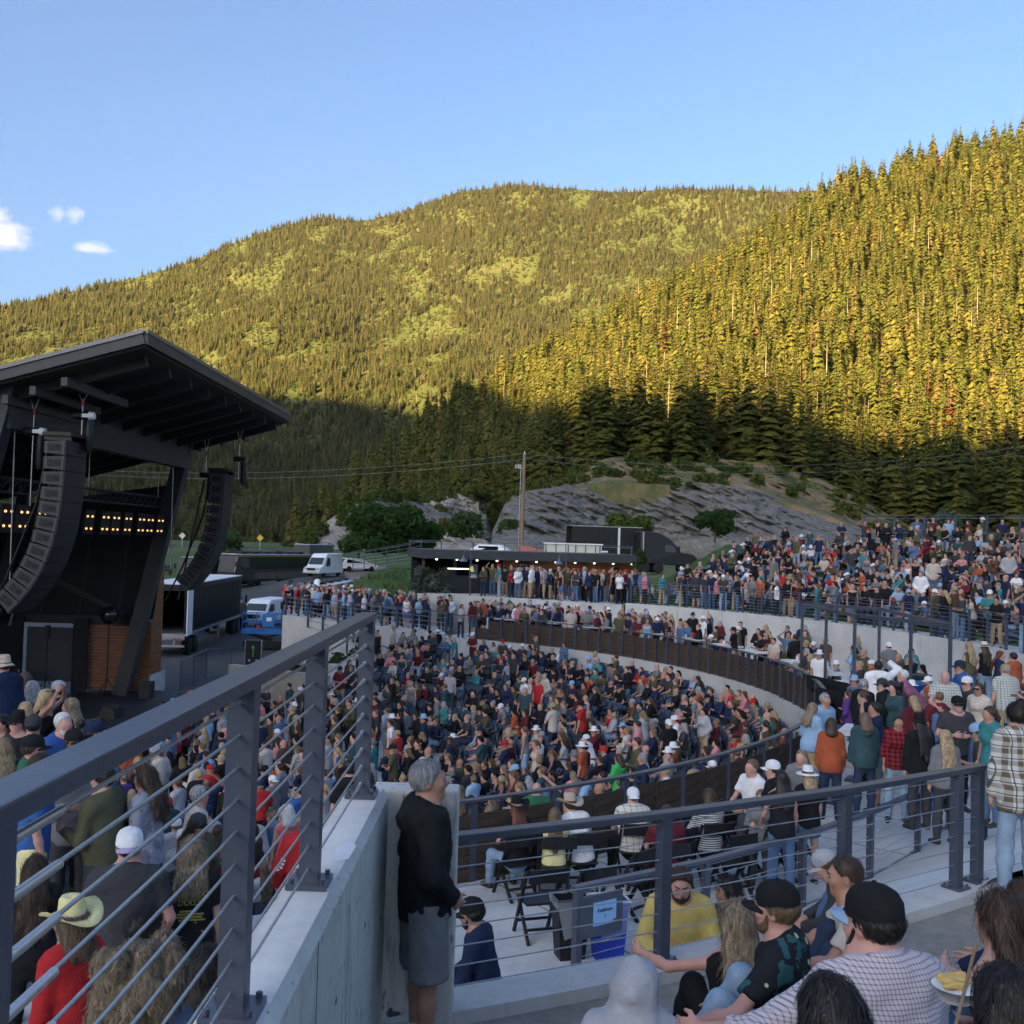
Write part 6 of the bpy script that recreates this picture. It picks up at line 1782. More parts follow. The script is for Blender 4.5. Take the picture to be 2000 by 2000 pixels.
def hat_mesh(kind, mats_):
    """hats built round the head centre, forward = +y"""
    m = MB()
    if kind in ('cap', 'capback'):
        n = 20; prof = [(0.098, 0.022), (0.101, 0.045), (0.097, 0.085), (0.078, 0.118), (0.045, 0.137), (0.001, 0.143)]
        m.lathe((0, -0.012, 0), prof, n, 0, True, 0.90, 1.10)
        m.lathe((0, -0.012, 0.143), [(0.010, 0), (0.008, 0.008), (0.001, 0.009)], 8)
        sg = 1 if kind == 'cap' else -1
        pts = []
        for t in np.linspace(-1, 1, 11):
            x = 0.078 * t; y0 = sg * math.sqrt(max(0.0, 1 - (0.85 * t) ** 2)) * 0.105 - 0.012; y1 = y0 + sg * 0.078 * math.sqrt(max(0.0, 1 - t * t)); z = 0.030 - 0.022 * t * t
            pts += [(x, y0, z), (x, y1, z - 0.014), (x, y1, z - 0.019), (x, y0, z - 0.006)]
        fs = []
        for i in range(10):
            a, b = i * 4, (i + 1) * 4
            fs += [(a, a + 1, b + 1, b), (a + 1, a + 2, b + 2, b + 1), (a + 2, a + 3, b + 3, b + 2)]
        m.add(pts, fs, 1, True)
        if kind == 'capback': m.lathe((0, 0.075, 0.045), [(0.001, 0), (0.028, 0.004), (0.03, 0.02), (0.001, 0.026)], 10, 2)
    elif kind in ('cowboy', 'fedora', 'bucket', 'sunhat'):
        br, curl, ch = {'cowboy': (0.19, 0.06, 0.13), 'fedora': (0.155, 0.0, 0.115), 'bucket': (0.14, -0.03, 0.10), 'sunhat': (0.175, -0.008, 0.115)}[kind]
        n = 28; vs = []; fs = []
        rings = [0.082, 0.10, 0.13, br]
        for side in (0, 1):
            for r in rings:
                for i in range(n):
                    a = 2 * math.pi * i / n
                    x, y = r * math.cos(a) * 0.96, r * math.sin(a) * 1.1 - 0.01
                    q = (r - 0.082) / (br - 0.082)
                    z = 0.045 + curl * q * q * (math.cos(a) ** 2) * (1.3 if kind == 'cowboy' else 1) - (0.025 * q * q * abs(math.sin(a)) if kind == 'cowboy' else 0) + (curl * q if kind != 'cowboy' else 0) - 0.005 * side
                    vs.append((x, y, z))
        for side in (0, 1):
            for k in range(3):
                for i in range(n):
                    a = side * 4 * n + k * n + i; b = side * 4 * n + k * n + (i + 1) % n
                    fs.append((a, b, b + n, a + n) if side == 0 else (a, a + n, b + n, b))
        for i in range(n): a = 3 * n + i; b = 3 * n + (i + 1) % n; fs.append((a, b, b + 4 * n, a + 4 * n))
        m.add(vs, fs, 0, True)
        m.lathe((0, -0.01, 0.045), [(0.086, 0), (0.084, 0.03)], 20, 1, True, 0.97, 1.13)
        m.lathe((0, -0.01, 0.045), [(0.0845, 0.03), (0.078, ch * 0.8), (0.062, ch), (0.03, ch - 0.012), (0.001, ch - 0.022)], 20, 0, True, 0.95, 1.12)
    elif kind == 'beanie':
        m.lathe((0, -0.012, 0), [(0.098, 0.0), (0.103, 0.03), (0.098, 0.085), (0.07, 0.125), (0.001, 0.142)], 20, 0, True, 0.92, 1.1)
    return m.mesh('hat', mats_)

def cloth_mat(name, c, rough=0.85, **k):
    return mat('cloth_' + name, c, rough, var=0.2, scale=5, bump=0.3, bscale=38, spec=0.15, **k)
SKIN = [mat('skin_fair', (0.50, 0.29, 0.22), 0.5, var=0.07, scale=9), mat('skin_tan', (0.40, 0.21, 0.145), 0.5, var=0.07, scale=9), mat('skin_pink', (0.52, 0.27, 0.215), 0.5, var=0.07, scale=9), mat('skin_brown', (0.22, 0.11, 0.07), 0.5, var=0.07, scale=9)]
def hair_mat(name, c, c2):
    m = bpy.data.materials.new('hair_' + name); m.use_nodes = True
    nt, b = nodes_of(m); N = nt.nodes; L = nt.links
    b.inputs['Roughness'].default_value = 0.5; b.inputs['Specular IOR Level'].default_value = 0.35
    tc = N.new('ShaderNodeTexCoord'); mp = N.new('ShaderNodeMapping'); mp.inputs['Scale'].default_value = (1, 1, 0.16)
    L.new(tc.outputs['Object'], mp.inputs[0])
    no = N.new('ShaderNodeTexNoise'); no.inputs['Scale'].default_value = 70; no.inputs['Detail'].default_value = 3
    L.new(mp.outputs[0], no.inputs['Vector'])
    cr = N.new('ShaderNodeValToRGB'); cr.color_ramp.elements[0].position = 0.35; cr.color_ramp.elements[1].position = 0.68
    cr.color_ramp.elements[0].color = (*c, 1); cr.color_ramp.elements[1].color = (*c2, 1)
    L.new(no.outputs['Fac'], cr.inputs[0]); L.new(cr.outputs[0], b.inputs['Base Color'])
    bp = N.new('ShaderNodeBump'); bp.inputs['Strength'].default_value = 0.5; bp.inputs['Distance'].default_value = 0.006
    L.new(no.outputs['Fac'], bp.inputs['Height']); L.new(bp.outputs[0], b.inputs['Normal'])
    return m
HAIR = {'black': hair_mat('black', (0.010, 0.008, 0.008), (0.028, 0.022, 0.020)), 'brown': hair_mat('brown', (0.030, 0.017, 0.010), (0.075, 0.045, 0.028)), 'light_brown': hair_mat('light_brown', (0.085, 0.052, 0.03), (0.19, 0.125, 0.08)),
        'blonde': hair_mat('blonde', (0.20, 0.135, 0.07), (0.50, 0.38, 0.22)), 'grey': hair_mat('grey', (0.13, 0.13, 0.135), (0.42, 0.42, 0.43)), 'white': hair_mat('white', (0.42, 0.41, 0.40), (0.68, 0.67, 0.65)), 'red': hair_mat('red', (0.075, 0.022, 0.012), (0.17, 0.055, 0.03)),
        'ombre': hair_mat('ombre', (0.12, 0.08, 0.05), (0.42, 0.33, 0.22)), 'dark_blonde': hair_mat('dark_blonde', (0.10, 0.07, 0.042), (0.33, 0.25, 0.16))}
C = {'black': (0.014, 0.014, 0.016), 'charcoal': (0.045, 0.047, 0.053), 'grey': (0.17, 0.175, 0.185), 'light_grey': (0.36, 0.37, 0.40), 'white': (0.72, 0.72, 0.74), 'navy': (0.018, 0.027, 0.065), 'blue': (0.035, 0.10, 0.30), 'light_blue': (0.26, 0.40, 0.58), 'denim': (0.085, 0.14, 0.24), 'pale_denim': (0.24, 0.34, 0.46),
     'dark_denim': (0.03, 0.045, 0.085), 'red': (0.42, 0.025, 0.028), 'maroon': (0.11, 0.018, 0.027), 'rust': (0.35, 0.085, 0.038), 'orange': (0.62, 0.16, 0.03), 'yellow': (0.62, 0.46, 0.14), 'pale_yellow': (0.70, 0.64, 0.32), 'olive': (0.085, 0.083, 0.048), 'green': (0.03, 0.13, 0.07), 'bright_green': (0.05, 0.40, 0.10), 'teal': (0.045, 0.20, 0.21),
     'dark_teal': (0.035, 0.075, 0.085), 'khaki': (0.34, 0.26, 0.16), 'tan': (0.45, 0.37, 0.29), 'beige': (0.52, 0.46, 0.40), 'pink': (0.58, 0.22, 0.25), 'coral': (0.70, 0.16, 0.16), 'purple': (0.10, 0.045, 0.20), 'brown': (0.10, 0.055, 0.035), 'lime': (0.45, 0.70, 0.05), 'cream': (0.66, 0.62, 0.50), 'lavender': (0.36, 0.30, 0.48), 'mint': (0.32, 0.56, 0.47)}
CM = {k: cloth_mat(k, v) for k, v in C.items()}

def pattern_mat(name, base, line, kind, scale=40.0, width=0.2, line2=None):
    m = bpy.data.materials.new('cloth_' + name); m.use_nodes = True
    nt, b = nodes_of(m); N = nt.nodes; L = nt.links
    b.inputs['Roughness'].default_value = 0.85; b.inputs['Specular IOR Level'].default_value = 0.15
    tc = N.new('ShaderNodeTexCoord'); sx = N.new('ShaderNodeSeparateXYZ'); L.new(tc.outputs['Object'], sx.inputs[0])
    def math_(op, a, b_=None):
        n = N.new('ShaderNodeMath'); n.operation = op
        for i, q in enumerate((a, b_)):
            if q is None: continue
            if isinstance(q, (int, float)): n.inputs[i].default_value = q
            else: L.new(q, n.inputs[i])
        return n.outputs[0]
    def mixc(f, a, c):
        n = N.new('ShaderNodeMix'); n.data_type = 'RGBA'; L.new(f, n.inputs[0])
        for i, q in ((6, a), (7, c)):
            if isinstance(q, tuple): n.inputs[i].default_value = (*q, 1)
            else: L.new(q, n.inputs[i])
        return n.outputs[2]
    xy = math_('ADD', sx.outputs[0], math_('MULTIPLY', sx.outputs[1], 0.35))
    fx_ = math_('FRACT', math_('MULTIPLY', xy, scale)); fz = math_('FRACT', math_('MULTIPLY', sx.outputs[2], scale))
    lx = math_('LESS_THAN', fx_, width); lz = math_('LESS_THAN', fz, width)
    if kind == 'check': col = mixc(math_('MULTIPLY', math_('ADD', lx, lz), 0.5), base, line)
    elif kind == 'stripe': col = mixc(lz, base, line)
    elif kind == 'plaid':
        f2 = math_('MULTIPLY', math_('ADD', math_('LESS_THAN', math_('ABSOLUTE', math_('SUBTRACT', fx_, 0.6)), 0.045), math_('LESS_THAN', math_('ABSOLUTE', math_('SUBTRACT', fz, 0.6)), 0.045)), 0.8)
        col = mixc(math_('MINIMUM', f2, 1.0), mixc(math_('MULTIPLY', math_('ADD', lx, lz), 0.5), base, line), line2 or line)
    else:
        vo = N.new('ShaderNodeTexVoronoi'); vo.inputs['Scale'].default_value = scale; L.new(tc.outputs['Object'], vo.inputs['Vector'])
        no = N.new('ShaderNodeTexNoise'); no.inputs['Scale'].default_value = scale * 0.7; no.inputs['Detail'].default_value = 3; L.new(tc.outputs['Object'], no.inputs['Vector'])
        f = math_('LESS_THAN', math_('ADD', vo.outputs['Distance'], math_('MULTIPLY', no.outputs['Fac'], 0.4)), width + 0.2)
        f3 = math_('GREATER_THAN', no.outputs['Fac'], 0.56)
        col = mixc(f, mixc(f3, base, line2 or base), line)
    L.new(col, b.inputs['Base Color'])
    return m
CM['pale_check'] = pattern_mat('pale_check', (0.55, 0.50, 0.54), (0.17, 0.14, 0.19), 'check', 62, 0.30)
CM['stripe'] = pattern_mat('stripe', (0.62, 0.62, 0.62), (0.02, 0.02, 0.03), 'stripe', 32, 0.42)
CM['floral'] = pattern_mat('floral', (0.016, 0.018, 0.022), (0.50, 0.50, 0.30), 'blot', 9, 0.14, (0.03, 0.10, 0.11))
CM['white_plaid'] = pattern_mat('white_plaid', (0.58, 0.57, 0.55), (0.13, 0.105, 0.07), 'plaid', 9.5, 0.42, (0.03, 0.03, 0.03))
CM['window_plaid'] = pattern_mat('window_plaid', (0.60, 0.58, 0.52), (0.06, 0.06, 0.07), 'check', 12, 0.14)
CM['red_plaid'] = pattern_mat('red_plaid', (0.30, 0.02, 0.03), (0.02, 0.015, 0.02), 'check', 14, 0.5)
CM['blue_plaid'] = pattern_mat('blue_plaid', (0.30, 0.32, 0.50), (0.12, 0.13, 0.26), 'check', 20, 0.35)
CM['purple_plaid'] = pattern_mat('purple_plaid', (0.34, 0.13, 0.20), (0.20, 0.07, 0.12), 'check', 22, 0.35)
CM['green_plaid'] = pattern_mat('green_plaid', (0.50, 0.52, 0.48), (0.10, 0.16, 0.15), 'check', 20, 0.28)
CM['grey_camo'] = pattern_mat('grey_camo', (0.25, 0.26, 0.32), (0.36, 0.37, 0.43), 'blot', 10, 0.18, (0.15, 0.16, 0.20))
M_shoe = mat('shoe_dark', (0.03, 0.028, 0.027), 0.7); M_shoew = mat('shoe_white', (0.6, 0.6, 0.6), 0.7); M_eye = mat('eye_dark', (0.03, 0.02, 0.016), 0.25, spec=0.6)
HATS = {}
def hat(kind, c1, c2=None):
    key = (kind, c1, c2)
    if key not in HATS: HATS[key] = hat_mesh(kind, [CM[c1], CM[c2 or c1], HAIR['brown']])
    return HATS[key]

def to_me(name, V, F, m, smooth=True):
    return np_mesh(name, V, F, [m], smooth)

def make_person(sp, loc, yaw, label, vox=0.014, group=None, cat='person'):
    """a detailed figure: body mesh with hair and clothes as parts"""
    J = skeleton(sp); L = build_layers(sp, J, True)
    sd = rnd.random() * 6
    V, F = iso(L['skin'], vox * (1.0 if vox < .014 else 1.3))
    vs, fs = [V], [F]; n = len(V)
    for H in L['hand']:
        v, f = iso(H, min(.009, max(0.0055, vox * 0.48))); vs.append(v); fs.append(f + n); n += len(v)
    body = link('person', np_mesh('person', np.concatenate(vs), np.concatenate(fs), [SKIN[sp.get('skin', 0)]], True), None, loc, (0, 0, R(yaw)))
    tag(body, label, cat, group)
    if 'scale' in sp: body.scale = (sp['scale'],) * 3
    fine = max(0.008, vox * 0.8)
    def part(nm, key, m, v=vox, fold=0.0, fq=30):
        if L[key]:
            a, b = iso(L[key], v, fold, fq, sd)
            if len(a): return link(nm, np_mesh(nm, a, b, [m], True), body)
    topn = {'tee': 'shirt', 'shirt': 'shirt', 'tank': 'tank_top', 'long': 'shirt', 'hoodie': 'hoodie', 'jacket': 'jacket'}[sp.get('top', 'tee')]
    part(topn, 'top', CM[sp.get('tc', 'grey')], vox, (.008 if sp.get('hood_up') else 0.0045 + 0.002 * (vox < .012)) if sp.get('top') != 'tank' else 0.0012, 17 if sp.get('hood_up') else 26)
    part('trousers' if sp.get('bottom', 'pants') == 'pants' else 'shorts', 'bottom', CM[sp.get('bc', 'denim')], vox * 1.35, 0.003, 22)
    part('shoes', 'shoes', M_shoew if sp.get('socks') or sp.get('wshoe') else M_shoe, max(vox, 0.012))
    HK = sp.get('hair', 'short')
    if L['hair'] and vox < 0.022:
        a, b = iso(L['hair'], max(fine, .010), {'buzz': .0006, 'short': .0015}.get(HK, .004), {'long': 48}.get(HK, 70), sd)
        if len(a):
            n_, l_, wv = {'short': (1700, .035, .002), 'buzz': (1500, .012, 0), 'long': (2600, .16, .006), 'curly': (3200, .09, .016), 'bob': (2000, .08, .004)}.get(HK, (1500, .06, .003))
            n_ = int(n_ * min(1, (.013 / vox) ** 1.5)); a2, b2 = strands(a, b, n_, l_, .0016 + (vox - .011) * .12, wv, -J['HU'] * .8 - J['HF'] * (.5 if HK in ('short', 'buzz') else .12), int(sd * 1e5))
            link('hair', np_mesh('hair', np.concatenate([a, a2]), np.concatenate([b, b2 + len(a)]), [HAIR[sp.get('hc', 'brown')]], True), body)
    elif L['hair']: part('hair', 'hair', HAIR[sp.get('hc', 'brown')], fine, {'buzz': .0008, 'short': .0022}.get(sp.get('hair', 'short'), .004), {'long': 48, 'short': 120}.get(sp.get('hair', 'short'), 75))
    if L['beard']: part('beard', 'beard', HAIR[sp.get('beardc', sp.get('hc', 'brown'))], fine, 0.003, 110)
    if vox < 0.021:
        part('eyes', 'eyes', M_eye, 0.0028); part('eyebrows', 'brow', HAIR[sp.get('hc', 'brown') if sp.get('hc') not in ('white', 'blonde') else 'light_brown'], 0.0035)
    HM = Matrix((J['HR'], J['HF'], J['HU'])).transposed().to_4x4(); HM.translation = Vector(J['head'])
    if sp.get('hat'):
        o = link('cap' if sp['hat'][0].startswith('cap') else 'hat', hat(*sp['hat']), body)
        o.matrix_local = HM @ Matrix.Scale(J['s'] * 1.0, 4)
    if sp.get('shades'):
        g = MB()
        z, y = (0.012, 0.104) if sp['shades'] == 'on' else (0.10, 0.075)
        for q in (-1, 1):
            g.box((q * 0.033, y, z), (0.052, 0.010, 0.036)); g.bar((q * 0.060, y, z + 0.006), (q * 0.082, y - 0.10, z + 0.006), 0.005, 0.006)
        g.box((0, y + 0.002, z + 0.008), (0.02, 0.008, 0.006))
        o = g.build('sunglasses', M_glass, body); o.matrix_local = HM @ Matrix.Scale(J['s'], 4)
    return body, J

def strands(V, F, n, L, wid, wave, down, seed):
    """thin hair ribbons lying on a hair surface and running along 'down'"""
    g = np.random.RandomState(seed)
    A, B, C_, D_ = V[F[:, 0]], V[F[:, 1]], V[F[:, 2]], V[F[:, 3]]
    N_ = np.cross(C_ - A, D_ - B); a = np.linalg.norm(N_, axis=1) + 1e-12; N_ /= a[:, None]
    i = g.choice(len(F), n, p=a / a.sum())
    c = (A[i] + B[i] + C_[i] + D_[i]) / 4; nn = N_[i]
    t = np.asarray(down)[None] + g.normal(size=(n, 3)) * 0.18; t -= nn * (t * nn).sum(1, keepdims=True); t /= np.linalg.norm(t, axis=1, keepdims=True) + 1e-9
    b = np.cross(nn, t); Ls = L * g.uniform(.5, 1.2, (n, 1)); ph = g.rand(n, 1) * 6.28
    out = []
    for k, (q, lift, w) in enumerate(((-.4, -.001, .6), (-.1, .004, 1), (.25, .006, .9), (.6, .005, .3))):
        p = c + t * Ls * q + nn * (lift + .004 * g.rand(n, 1)) + b * wave * np.sin(ph + k * 1.9)
        out += [p - b * wid * w, p + b * wid * w]
    VV = np.stack(out, 1).reshape(-1, 3); j = np.arange(n)[:, None] * 8
    FF = np.concatenate([j + np.array([[2 * k, 2 * k + 1, 2 * k + 3, 2 * k + 2]]) for k in range(3)])
    return VV, FF
def proto_person(key, sp, vox, mats_=None):
    """one joined mesh with slots skin, top, bottom, shoes, hair, hat"""
    J = skeleton(sp); L = build_layers(sp, J, False)
    vs, fs, mi = [], [], []; n = 0
    for slot, keys in enumerate((('skin',), ('top',), ('bottom',), ('shoes',), ('hair', 'beard'))):
        for k in keys:
            if not L[k]: continue
            V, F = iso(L[k], vox if k not in ('hair',) else vox * 0.9, 0.004 if k == 'top' and vox < 0.03 else 0)
            vs.append(V); fs.append(F + n); mi.append(np.full(len(F), slot)); n += len(V)
    if sp.get('hat'):
        HM = np.array(Matrix((J['HR'], J['HF'], J['HU'])).transposed())
        hm = hat(*sp['hat'])
        v = np.array([x.co[:] for x in hm.vertices]) * J['s'] @ HM.T + J['head']
        q = []
        for p in hm.polygons:
            ids = list(p.vertices)
            if len(ids) == 3: q.append(ids + [ids[2]])
            elif len(ids) == 4: q.append(ids)
        q = [x for x in q if len(set(x)) == 4]
        vs.append(v); fs.append(np.array(q) + n); mi.append(np.full(len(q), 5)); n += len(v)
    return np_mesh('person', np.concatenate(vs), np.concatenate(fs), mats_ or [SKIN[0], CM['grey'], CM['denim'], M_shoe, HAIR['brown'], CM['white']], True, np.concatenate(mi)), J
# ------------------------------------------------------------------ terrace, walls and yard things on the far left
tA, tB, tC, tD = P(556, 1200, 62), P(872, 1200, 52.5), P(885, 1200, 60), P(556, 1200, 72)
m = MB(); m.add([(p.x, p.y, 7.2) for p in (tA, tB, tC, tD)], [(0, 1, 2, 3)])
tag(m.build('terrace', M_slab), 'concrete terrace left of the plank barrier', kind='structure')
w = MB(); w.bar((tA.x, tA.y, 5.8), (tB.x, tB.y, 5.8), 0.3, 2.84); tag(w.build('terrace_wall', M_conc), 'tall pale concrete wall below the left terrace', 'wall')
pts = [(tA + (tB - tA) * t) for t in np.linspace(0.0, 1, 12)]
railing('cable_railing', [(p.x, p.y + .3) for p in pts], 7.2, 1.15, 'dark railing along the edge of the left terrace', 5, 0.10, (0.06, 0.04), False, cable_r=0.012)
for k, (u0, d0, u1, d1, z, lab) in enumerate(((640, 57, 760, 53, 5.4, 'lower ramp railing in front of the pale terrace wall'), (690, 52, 800, 50, 4.9, 'lowest ramp railing behind the last seats'), (600, 60, 690, 57, 6.2, 'upper ramp railing beside the pale terrace wall'))):
    a, b = P(u0, 1250, d0), P(u1, 1250, d1)
    railing('ramp_railing', [(lerp(a.x, b.x, t), lerp(a.y, b.y, t)) for t in np.linspace(0, 1, 4)], [z + 0.5, z + .33, z + .17, z], 1.0, lab, 3, 0.08, (0.06, 0.05), False, cable_r=0.02)
a, b = P(640, 1300, 49), P(855, 1280, 49.5)
w = MB(); w.bar((a.x, a.y, 5.0), (b.x, b.y, 5.0), 0.3, 1.9); tag(w.build('low_wall', M_conc), 'low pale concrete wall behind the far left seats', 'wall')
a, b = P(452, 1300, 47), P(640, 1320, 44)
w = MB(); w.bar((a.x, a.y, 5.2), (b.x, b.y, 5.2), 0.35, 1.7); tag(w.build('low_wall', mat('tan_concrete', (0.46, 0.41, 0.35), 0.85)), 'low tan concrete wall behind the big railing', 'wall')
for u, d, lab in ((735, 51, 'leafy green planting between the ramp railings'), (690, 54, 'green planting under the upper ramp railing')):
    p = P(u, 1250, d); broad_tree('planting', p.x, p.y, 2.6, 1.3, lab, M_leaf3, 30 + u, 8, 160, 0.12, False, 'shrub', z=5.0)
# blue lift, dumpster, case
p = P(517, 1230, 63)
o = empty('platform_lift', (p.x, p.y, 4.95), R(4), 'blue scissor lift with railed platform in front of the white van', 'lift')
m = MB()
for z in (1.3, 1.75, 2.25):
    for s in (-.6, .6): m.tube((-1.25, s, z), (1.25, s, z), .03)
    for s in (-1.25, 1.25): m.tube((s, -.6, z), (s, .6, z), .03)
for x in (-1.25, -.6, 0.05, .6, 1.25):
    for s in (-.6, .6): m.tube((x, s, 1.2), (x, s, 2.25), .03)
m.build('guard_rail', M_blue, o)
MB().box((0, 0, 1.15), (2.6, 1.3, .22)).build('platform', M_blue, o)
MB().box((.3, -.62, 1.85), (.75, .1, .75)).build('control_panel', M_blue, o, bevel=.03)
MB().box((.35, -.70, 1.95), (.3, .02, .22)).build('notice', M_white, o)
MB().box((-.3, -.4, 1.42), (.2, .2, .25)).build('red_box', M_red, o)
m = MB()
for y in (-.4, .4): m.bar((-1, y, .4), (1, y, 1.05), .08, .1).bar((1, y, .4), (-1, y, 1.05), .08, .1)
m.build('scissor_arm', M_black, o)
MB().box((0, 0, .42), (2.4, 1.1, .35)).build('chassis', M_black, o)
for x in (-.85, .85):
    for y in (-.55, .55): MB().lathe((0, 0, -.1), [(.22, 0), (.22, .2)], 14).build('wheel', M_rubber, o, loc=(x, y, .22)).rotation_euler = (R(90), 0, 0)
p = P(602, 1200, 76)
o = empty('dumpster', (p.x, p.y, 5.0), R(-3), 'long blue steel bin with a pale cover behind the wall', 'bin')
MB().box((0, 0, .9), (3.6, 1.9, 1.5)).build('bin_body', M_blue, o, bevel=.04); MB().box((0, 0, 1.9), (3.7, 1.9, .5)).build('lid', M_black, o); MB().add([(-1.75, -.9, 2.16), (1.75, -.9, 2.16), (1.75, .9, 2.5), (-1.75, .9, 2.5)], [(0, 1, 2, 3)]).build('cover', M_busroof, o)
MB().box((-.5, -.97, .95), (.25, .02, .25)).build('label', M_red, o)
p = P(497, 1255, 56)
o = empty('road_case', (p.x, p.y, 4.9), R(5), 'black upright road case with a green arrow', 'road case')
MB().box((0, 0, .72), (.85, .7, 1.3)).build('box_body', M_black, o)
M_garrow = mat('green_print', (0.12, 0.42, 0.10), .7)
MB().box((.0, -.355, .75), (.045, .01, .55)).add([(-.09, -.358, .95), (.09, -.358, .95), (0, -.358, 1.12)], [(0, 1, 2)]).build('arrow', M_garrow, o)
e = MB()
for sx in (-.43, .43): e.box((sx, -.35, .72), (.04, .04, 1.32))
e.box((-.2, -.36, .3), (.12, .02, .12)).box((.2, -.36, .3), (.12, .02, .12)).build('edging', M_alu, o)
def barrier(x0, y0, x1, y1, z, lab, H=1.1, n=3, bars=True, group=None):
    o = empty('crowd_barrier', (x0, y0, z), math.atan2(y1 - y0, x1 - x0), lab, 'barrier', group)
    L = math.hypot(x1 - x0, y1 - y0)
    MB().tube((0, 0, .15), (L, 0, .15), .02).tube((0, 0, H), (L, 0, H), .022).tube((0, 0, 0), (0, 0, H), .022).tube((L, 0, 0), (L, 0, H), .022).tube((.1, -.3, .02), (.1, .3, .02), .02).tube((L - .1, -.3, .02), (L - .1, .3, .02), .02).build('frame', M_steel, o)
    mm = MB()
    for k in range(int(L / .12)): mm.tube((.12 * k + .06, 0, .15), (.12 * k + .06, 0, H), .008, n=4)
    mm.build('bars', M_steel, o); return o
for k, (u0, d0, u1, d1, z) in enumerate(((352, 45, 378, 47, 4.9), (378, 47, 402, 49.5, 4.9), (402, 49.5, 450, 50.5, 4.9), (350, 41, 400, 40, 4.5))):
    a, b = P(u0, 1330, d0), P(u1, 1330, d1)
    barrier(a.x, a.y, b.x, b.y, z, ('first', 'second', 'wide third', 'barred lower')[k] + ' mesh barrier panel between the stage and the yard', 1.5 if k < 3 else 1.1)
# ------------------------------------------------------------------ sound booth on the deck
fr = empty('booth_frame', (P(1567, 1200, 33).x, P(1567, 1200, 33).y, 7.2), 0, 'thin black steel frame standing over the sound mixing position', 'frame')
pf1 = [(1567, 33), (1614, 30.4), (1670, 27.8)]; pf2 = [(1718, 31.5), (1780, 28.4), (1857, 25)]
m = MB(fr.location)
for lst in (pf1, pf2):
    for u, d in lst:
        q = P(u, 1200, d); m = MB(fr.location); m.box((q.x, q.y, 8.75), (.075, .075, 3.1)); m.build('post', M_steel, fr)
for a, b in ((pf1[0], pf1[2]), (pf2[0], pf2[2]), (pf1[0], pf2[0]), (pf1[2], pf2[2])):
    qa, qb = P(a[0], 1200, a[1]), P(b[0], 1200, b[1])
    m = MB(fr.location); m.bar((qa.x, qa.y, 10.3), (qb.x, qb.y, 10.3), .07, .10); m.build('beam', M_steel, fr)
def desk(x, y, z, rz, lab, w=1.8):
    o = empty('mixing_desk', (x, y, z), rz, lab, 'sound desk')
    MB().prism_dir([(-.45, -w / 2, .75), (.45, -w / 2, .85), (.45, -w / 2, 1.25), (-.45, -w / 2, .95)], (0, w, 0)).build('console', M_black, o)
    MB().box((0, 0, .4), (.8, w - .1, .75)).build('table', M_drape, o); MB().box((-.2, 0, 1.06), (.1, w - .4, .05)).build('screen_strip', M_busgrey, o)
q = P(1640, 1280, 29); desk(q.x, q.y, 7.2, R(200), 'large covered black mixing desk under the steel frame')
q = P(1655, 1310, 26.5); desk(q.x, q.y, 7.2, R(200), 'second mixing desk with silver edge nearer the plank barrier', 1.4)
def wheelie(u, d, z, col, lab):
    q = P(u, 1290, d); o = empty('wheeled_bin', (q.x, q.y, z), R(20), lab, 'bin')
    MB().prism_dir([(-.25, -.3, .1), (.25, -.3, .1), (.32, -.36, 1.0), (-.32, -.36, 1.0)], (0, .6, 0)).build('bin_body', col, o, bevel=.02)
    MB().box((0, -.02, 1.04), (.72, .74, .08)).build('lid', col, o, bevel=.02)
    for s in (-.28, .28): MB().lathe((0, 0, -.04), [(.1, 0), (.1, .08)], 12).build('wheel', M_rubber, o, loc=(s, .3, .1)).rotation_euler = (0, R(90), 0)
wheelie(1783, 29.5, 7.5, mat('bin_green', (0.012, 0.05, 0.028), .5), 'dark green wheeled bin by the retaining wall')
wheelie(1803, 27.5, 7.5, mat('bin_blue', (0.015, 0.05, 0.22), .5), 'blue wheeled bin in front of the green one')
q = P(1820, 1290, 26); o = empty('foil_bag', (q.x, q.y, 8.3), 0, 'crumpled silver foil bag on the booth table', 'bag')
V_, F_ = iso([ell((0, 0, .15), (.3, .22, .16)), ell((.2, .1, .25), (.15, .12, .12))], .03, .03, 22, 1); link('foil', np_mesh('foil', V_, F_, [M_alu]), o)
q = P(1790, 1300, 25.5); o = empty('folding_table', (q.x, q.y, 7.3), R(10), 'long folding table behind the booth covered with papers', 'table')
MB().box((0, 0, .98), (2.4, .75, .04)).build('tabletop', M_offwhite, o)
for sx in (-1.1, 1.1):
    for sy in (-.3, .3): MB().tube((sx, sy, 0), (sx, sy, .96), .02).build('leg', M_steel, o)
for k, (u0, d0, u1, d1, z) in enumerate(((1885, 23.5, 1932, 21.5, 7.9), (1728, 31, 1772, 29.5, 7.3))):
    a, b = P(u0, 1330, d0), P(u1, 1330, d1); barrier(a.x, a.y, b.x, b.y, z, ('bent barred steel barrier beside the path on the right', 'barred steel barrier beside the wheeled bins')[k])

